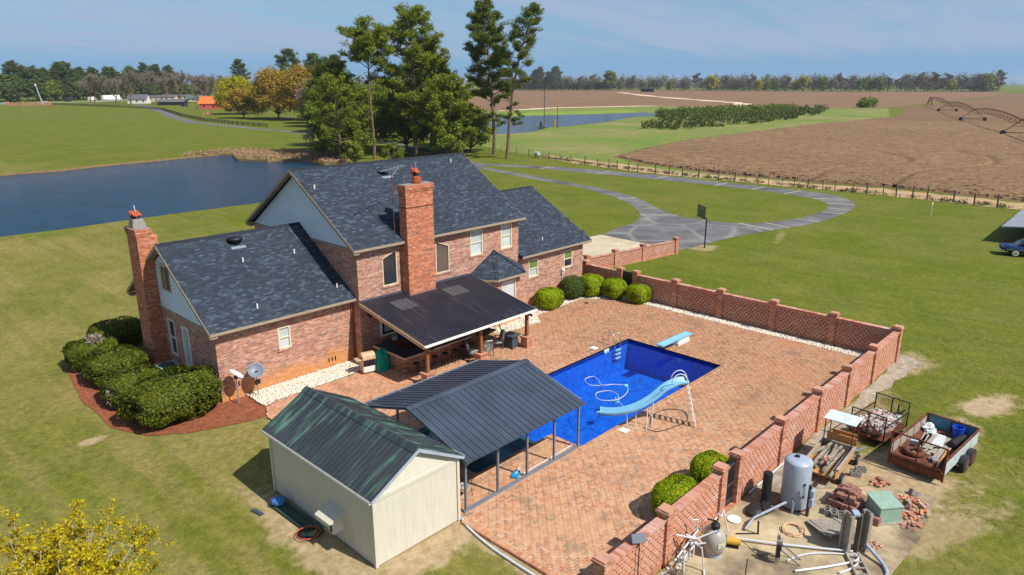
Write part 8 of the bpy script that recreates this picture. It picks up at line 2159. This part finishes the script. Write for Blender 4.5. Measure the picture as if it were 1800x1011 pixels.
# dry crop as real rough relief across the near part of the field
nx, ny = 300, 330
gx = 113 + (np.linspace(0, 1, nx) ** 1.5) * 210; gy = np.linspace(-30, 112, ny)
GX, GY = np.meshgrid(gx, gy, indexing='ij')
GXj = GX + rng.uniform(-.3, .3, GX.shape); GYj = GY + rng.uniform(-.2, .2, GY.shape)
polyF = [(113.4, -30), (113.4, 14), (115, 21), (115.6, 32), (113.8, 44), (113.4, 58.6), (117.5, 76), (124.3, 87.6), (148.1, 94.5), (175.3, 99.5), (234.5, 102), (290, 104), (330, 101), (330, -30)]
ins = inpoly(np.stack([GXj.ravel(), GYj.ravel()], 1), polyF).reshape(GX.shape)
trk = np.zeros(GX.shape)
for path_ in ([(118, 44), (135, 46), (150, 40), (162, 42), (172, 50)], [(118, 32), (140, 33.5), (158, 27), (175, 30), (185, 38)], [(120, 16), (140, 8), (160, 12), (190, 22), (230, 36)], [(118, 12), (138, 3), (160, 6), (192, 16), (234, 29)]):
    pp = catmull([(a, b, 0) for a, b in path_], 14)
    for q in pp:
        trk = np.maximum(trk, np.exp(-(((GXj - q.x) / 1.6) ** 2 + ((GYj - q.y) / .55) ** 2)))
GZ = np.where(ins, np.clip(.34 + rng.normal(0, .07, GX.shape), .05, .7) * (1 - .95 * trk), -.2)
V = np.stack([GXj, GYj, GZ + G0], 2).reshape(-1, 3)
I = np.arange(nx * ny).reshape(nx, ny)
F = np.stack([I[:-1, :-1], I[1:, :-1], I[1:, 1:], I[:-1, 1:]], 2).reshape(-1, 4)
kf = ins[:-1, :-1] | ins[1:, 1:]
link('crop_stand', faces_mesh('crop_stand', V, F[kf.ravel()], MAT['stand']), None, 'stuff')
# -- yellow flowering tree in the near left corner
def yellow_tree(x, y, H, rad, seed):
    global rnd; rs_ = rnd.getstate(); rnd.seed(seed)
    t = thing('yellow_leafed_tree', 'tree top full of yellow spring leaves and pale twigs in the near left corner', 'tree', (x, y, G0))
    mb = MB(True); C = []; D = []
    mb.tube([(0, 0, -.1), (.05, 0, H * .3)], [.11, .09], 7)
    for i in range(85):
        a = rnd.uniform(0, 6.28); el = rnd.uniform(.25, 1.35); L_ = rad * rnd.uniform(.75, 1.15) * (1.0 if el < 1 else .9)
        d = Vector((math.cos(a) * math.cos(el), math.sin(a) * math.cos(el), math.sin(el)))
        P = limb(mb, (0, 0, H * rnd.uniform(.18, .34)), d, L_, .035, .14, 6, .03)
        for j in range(1, 7):
            for q in range(3):
                tw = Vector((rnd.uniform(-1, 1), rnd.uniform(-1, 1), rnd.uniform(-.1, 1))).normalized() * rnd.uniform(.3, .8); b = P[j]
                if q < 2: mb.tube([b, b + tw], [.010, .004], 3, cap=False)
                for k in range(15):
                    f = rnd.uniform(.2, 1.05); C.append(tuple(b + tw * f + Vector((rnd.uniform(-.06, .06), rnd.uniform(-.06, .06), rnd.uniform(-.05, .07))))); D.append(tuple(tw))
    rnd.setstate(rs_)
    C = np.array(C); n = len(C)
    mb.build('branches', MAT['twig_bark'], t)
    k = 3
    CC = np.repeat(C, k, 0) + rng.normal(0, .03, (n * k, 3))
    link('leaves', quads_mesh('leaves', leaf_quads(CC, rng.uniform(.03, .055, n * k), rng.uniform(.02, .036, n * k)), MAT['forsythia']), t)
MAT['twig_bark'] = M('pale_twig_bark', S(186, 176, 164), .9, .15, 6)
yellow_tree(2.9, 19.3, 2.9, 3.0, 5)

# ================================================================= far buildings, vehicles, fences
def house_far(name, label, cat, loc, rz, wx, wy, h, rh, wall_m, roof_m, extra=None):
    t = thing(name, label, cat, loc, rz)
    mb = MB(True); mb.box(-wx / 2, wx / 2, -wy / 2, wy / 2, 0, h); mb.extr([(-wx / 2, -wy / 2, h), (-wx / 2, wy / 2, h), (-wx / 2, 0, h + rh * .97)], (wx, 0, 0)); mb.build('wall', MAT[wall_m], t)
    for s in (-1, 1):
        mb = MB(True); mb.add([(-wx / 2 - .4, s * (wy / 2 + .4), h - .1), (wx / 2 + .4, s * (wy / 2 + .4), h - .1), (wx / 2 + .4, 0, h + rh), (-wx / 2 - .4, 0, h + rh), (-wx / 2 - .4, s * (wy / 2 + .4), h - .25), (wx / 2 + .4, s * (wy / 2 + .4), h - .25), (wx / 2 + .4, 0, h + rh - .15), (-wx / 2 - .4, 0, h + rh - .15)], [(0, 1, 2, 3), (7, 6, 5, 4), (0, 4, 5, 1), (1, 5, 6, 2), (2, 6, 7, 3), (3, 7, 4, 0)]); mb.build('roof', MAT[roof_m], t)
    for k in range(max(1, int(wx / 4))):
        x = -wx / 2 + (k + .6) * wx / max(1, int(wx / 4)) - .5
        mb = MB(True); mb.box(x - .5, x + .5, -wy / 2 - .04, -wy / 2 + .05, h * .35, h * .8); mb.build('window', MAT['glass'], t)
    return t
bn = house_far('red_barn', 'faded red barn with rusty orange roof and open lean-to', 'barn', (191.5, 434.5, G0), R(-42), 11, 7.5, 3.2, 4.2, 'barn_red', 'barn_roof')
mb = MB(True); mb.add([(-4.9, 3.2, 3.0), (4.9, 3.2, 3.0), (4.9, 7.4, 2.1), (-4.9, 7.4, 2.1), (-4.9, 3.2, 2.88), (4.9, 3.2, 2.88), (4.9, 7.4, 1.98), (-4.9, 7.4, 1.98)], [(0, 1, 2, 3), (7, 6, 5, 4), (0, 4, 5, 1), (1, 5, 6, 2), (2, 6, 7, 3), (3, 7, 4, 0)]); mb.build('lean_to_roof', MAT['barn_roof'], bn)
mb = MB(True); mb.add([(-4.5, -3.9, 2.6), (-4.5, 3.9, 2.6), (-9.5, 3.9, 1.9), (-9.5, -3.9, 1.9), (-4.5, -3.9, 2.48), (-4.5, 3.9, 2.48), (-9.5, 3.9, 1.78), (-9.5, -3.9, 1.78)], [(0, 1, 2, 3), (7, 6, 5, 4), (0, 4, 5, 1), (1, 5, 6, 2), (2, 6, 7, 3), (3, 7, 4, 0)]); mb.build('lean_to_roof', MAT['barn_roof'], bn)
for x, y in ((-4.6, 7.2), (0, 7.2), (4.6, 7.2), (-9.3, -3.7), (-9.3, 3.7)):
    mb = MB(True); mb.box(x - .12, x + .12, y - .12, y + .12, 0, 2.0); mb.build('post', MAT['greywood'], bn)
house_far('dark_shed', 'low dark open shed left of the red barn', 'shed', (207, 531, G0), R(-42), 18, 7, 2.4, 1.6, 'dark', 'roof_grey')
house_far('cottage', 'white cottage with grey roof behind the leafless roadside trees', 'house', (206, 592, G0), R(-42), 14, 8, 3.2, 3.6, 'white', 'roof_grey')
house_far('mobile_home', 'long beige low building behind the leafless roadside trees', 'house', (240, 640, G0), R(-42), 26, 7, 4.0, 1.2, 'beige', 'roof_grey')
house_far('mobile_home', 'long pale trailer house further along the far road', 'house', (266, 668, G0), R(-42), 26, 6, 4.2, 1.0, 'beige', 'roof_grey')
house_far('green_roof_shed', 'low shed with green grey roof behind the red barn', 'shed', (259, 612, G0), R(-42), 16, 8, 2.6, 2.2, 'beige', 'roof_green')
house_far('far_workshop', 'grey roofed building half hidden between the broad pines', 'building', (330, 470, G0), R(-35), 30, 14, 4.5, 3, 'beige', 'galv')
sh2 = thing('field_shelter', 'small open fronted shelter at the far field edge', 'shelter', (1050, 686, G0), R(-57))
mb = MB(True); mb.box(-11, 11, 3.6, 4, 0, 5.6); mb.box(-11, -10.6, -4, 3.6, 0, 6); mb.box(10.6, 11, -4, 3.6, 0, 6); mb.build('wall', MAT['dark'], sh2)
mb = MB(True); mb.add([(-11.4, -4.5, 6.6), (11.4, -4.5, 6.6), (11.4, 4.5, 5.7), (-11.4, 4.5, 5.7), (-11.4, -4.5, 6.0), (11.4, -4.5, 6.0), (11.4, 4.5, 5.3), (-11.4, 4.5, 5.3)], [(0, 1, 2, 3), (7, 6, 5, 4), (0, 4, 5, 1), (1, 5, 6, 2), (2, 6, 7, 3), (3, 7, 4, 0)]); mb.build('roof', MAT['galv'], sh2)
for x in (-10.8, -3.6, 3.6, 10.8):
    mb = MB(True); mb.box(x - .25, x + .25, -4.2, -3.7, 0, 6); mb.build('post', MAT['post'], sh2)
def vehicle(name, label, cat, loc, rz, L_, h, mat, kind='car'):
    t = thing(name, label, cat, loc, rz)
    if kind == 'truck':
        loft([rs(-L_ / 2, 2.0, .5, h), rs(-L_ / 2 + .05, 2.3, .5, h, p=8), rs(L_ / 2 - 2.2, 2.3, .5, h, p=8), rs(L_ / 2 - 2.15, 2.0, .5, h)], 'box_body', MAT[mat], t, False)
        loft([rs(L_ / 2 - 2.05, 2.1, .5, 2.4, p=6), rs(L_ / 2 - .7, 2.1, .5, 2.3, p=5), rs(L_ / 2, 1.9, .5, 1.4, p=5)], 'cab', MAT[mat], t)
    elif kind == 'pickup':
        loft([rs(-L_ / 2, 1.7, .5, 1.0, p=6), rs(-L_ / 2 + .1, 1.9, .45, 1.05, p=6), rs(L_ / 2 - .2, 1.9, .45, 1.05, p=5), rs(L_ / 2, 1.6, .5, .9)], 'body', MAT[mat], t)
        loft([rs(-.6, 1.5, 1.0, 1.05), rs(-.4, 1.6, 1.0, h, p=4), rs(.5, 1.55, 1.0, h, p=4), rs(1.1, 1.5, 1.0, 1.05)], 'cab', MAT['glass'], t)
        loft([rs(-.35, 1.5, h - .06, h + .02, p=4), rs(.5, 1.45, h - .06, h + .02, p=4)], 'roof', MAT[mat], t)
    else:
        loft([rs(-L_ / 2, 1.4, .45, .85), rs(-L_ / 2 + .2, 1.8, .35, .95), rs(L_ / 2 - .3, 1.8, .35, .9), rs(L_ / 2, 1.4, .45, .75)], 'body', MAT[mat], t)
        loft([rs(-1.4, 1.3, .9, .96), rs(-.8, 1.5, .9, h, p=4), rs(.4, 1.5, .9, h, p=4), rs(1.1, 1.3, .9, .96)], 'cabin', MAT['glass'], t)
        loft([rs(-.8, 1.35, h - .05, h + .03, p=4), rs(.4, 1.35, h - .05, h + .03, p=4)], 'roof', MAT[mat], t)
    for x in (-L_ * .3, L_ * .3):
        for s in (-1, 1): 
            mb = MB(True); mb.cyl((x, s * .75, .36), (x, s * .98, .36), .36, 12); mb.build('wheel', MAT['rubber'], t)
vehicle('pickup_truck', 'pale pickup truck at the far left end of the far road', 'pickup truck', (131, 651, G0), R(40), 5.4, 1.8, 'palepaint', 'pickup')
vehicle('parked_car', 'white car on the far road beside the leaning white pole', 'car', (163, 672, G0), R(40), 5, 1.6, 'car_white')
vehicle('box_truck', 'dark tall truck parked by the far road at the wood edge', 'truck', (184, 690, G0), R(45), 7, 3.8, 'car_dark', 'truck')
vehicle('delivery_truck', 'white truck with short body left of the long white bus', 'truck', (206, 702, G0), R(40), 9, 3.6, 'car_white', 'truck')
vehicle('long_bus', 'long white bus parked behind the far road', 'bus', (228, 722, G0), R(30), 22, 4.6, 'car_white', 'truck')
vehicle('parked_car', 'white car parked right of the long white bus', 'car', (242, 716, G0), R(30), 6, 1.9, 'car_white')
vehicle('flatbed_truck', 'dark red truck among the leafless trees by the far road', 'truck', (262, 745, G0), R(40), 12, 3.8, 'car_red', 'truck')
vehicle('parked_car', 'white car standing between the cottage and the beige building', 'car', (221, 590, G0), R(-30), 4.8, 1.6, 'car_white')
vehicle('pickup_truck', 'white pickup truck right of the dark shed', 'pickup truck', (247, 600, G0), R(-42), 5.6, 1.9, 'car_white', 'pickup')
vehicle('parked_car', 'small dark blue car in front of the dark shed', 'car', (198, 489, G0), R(-42), 4.6, 1.5, 'car_blue')
t = thing('lean_pole', 'white leaning utility pole with lamp at the far left road', 'pole', (142.8, 595.8, G0))
mb = MB(True); mb.tube([(0, 0, -.2), (-2.6, .8, 15)], [.42, .28], 8); mb.build('shaft', MAT['palepaint'], t)
mb = MB(True); mb.cyl((-2.4, .7, 13.2), (-2.4, .7, 14.4), .55, 8); mb.build('lamp', MAT['white'], t)
# brick entrance walls
t = thing('entrance_wall', 'red brick entrance wall with pillars by the far left road', 'wall', (135, 600, G0), R(-42))
mb = MB(True); mb.box(-14, 6, -.3, .3, 0, 1.5); mb.build('panel', MAT['brick_wall'], t)
for x in (-14, -4, 6, 14):
    mb = MB(True); mb.box(x - .7, x + .7, -.7, .7, 0, 2.6); mb.build('pillar', MAT['brick_wall'], t)
mb = MB(True); mb.box(8, 13, -.25, .25, 0, 1.4); mb.build('panel', MAT['brick_wall'], t)
# dark board fence along the far drive
ff = [(150, 602), (155.4, 546.7), (160.8, 508.2), (165.7, 473.1), (163.2, 435.2), (138.6, 346.7), (126.5, 294.5), (123.6, 263.5), (123.6, 242.6), (124.2, 232)]
t = thing('board_fence', 'dark post and rail fence along the far drive', 'fence', (140, 380, G0))
P3 = [Vector((a, b, 0)) for a, b in ff]; posts_ = []
for i in range(len(P3) - 1):
    k = max(1, int((P3[i + 1] - P3[i]).length / 3.6))
    posts_ += [P3[i].lerp(P3[i + 1], j / k) for j in range(k)]
for q in posts_:
    mb = MB(); mb.box(q.x - .1, q.x + .1, q.y - .1, q.y + .1, G0, 1.35); mb.build('fence_post', MAT['darkfence'], t)
for zz in (.3, .72, 1.14):
    mb = MB()
    for i in range(len(posts_) - 1): mb.beam((posts_[i].x, posts_[i].y, zz), (posts_[i + 1].x, posts_[i + 1].y, zz), .05, .2)
    mb.build('rail', MAT['darkfence'], t)
heap('log_pile', 'brown heap of logs and brush in front of the red barn', (155, 356, G0), 2.5, 1.5, 1.0, 60)
for ch in bpy.data.objects:
    if ch.name.startswith('log_pile'): ch['category'] = 'logs'; ch.scale = (1, 1, 1.4)
for o in [c for c in bpy.data.objects if c.parent and c.parent.name == 'log_pile']: o.scale = (6, 3, 3); o.name = 'log'

# short grass on the near lawn: thin upright blades in small clumps
V = []
for (x0, x1, y0, y1, n) in ((5, 14.2, 10.5, 31, 30000), (27, 50, -8, 9.2, 26000)):
    P = np.stack([rng.uniform(x0, x1, n), rng.uniform(y0, y1, n)], 1)
    okk = ~((P[:, 0] > 8.6) & (P[:, 1] > 29)) & ~((P[:, 0] > 10.2) & (P[:, 1] > 16) & (P[:, 1] < 23.5)) & ~((P[:, 0] < 29.5) & (P[:, 1] > 3.8))
    okk &= ~((P[:, 0] > 29) & (P[:, 0] < 33.5) & (P[:, 1] > 4) & (P[:, 1] < 9)) & (((P[:, 0] - 38.4) / 1.9) ** 2 + ((P[:, 1] - 4.8) / .9) ** 2 > 1) & (np.sin(P[:, 0] * 2.3) * np.sin(P[:, 1] * 1.9 + P[:, 0]) + rng.normal(0, .6, n) > -.2)
    P = P[okk]; m = len(P); C = np.stack([P[:, 0], P[:, 1], np.full(m, G0 + .025)], 1)
    V.append(leaf_quads(C, rng.uniform(.022, .045, m), rng.uniform(.012, .022, m), rng.normal(0, .5, (m, 3)) + np.array([0, 0, .8]), .3))
MAT['blade'] = leaf_mat('lawn_blades', [(0, (.15, .175, .025)), (.4, (.22, .235, .04)), (.8, (.32, .30, .08)), (1, (.42, .35, .15))], .4, .8)
link('lawn_grass', quads_mesh('lawn_grass', np.concatenate(V), MAT['blade']), None, 'stuff')

# thin spring haze in the air
hz_m = bpy.data.materials.new('thin_haze'); hz_m.use_nodes = True
nt = hz_m.node_tree; nt.nodes.clear()
pv_ = nd(nt, 'ShaderNodeVolumePrincipled', {'Color': (.80, .88, 1.0, 1), 'Density': 0.00009, 'Anisotropy': 0.2})
mo = nd(nt, 'ShaderNodeOutputMaterial'); nt.links.new(pv_.outputs[0], mo.inputs['Volume'])
mb = MB(); mb.box(-9200, 9200, -9200, 9200, -3.2, 62); mb.build('haze', hz_m, None, False, 'stuff')
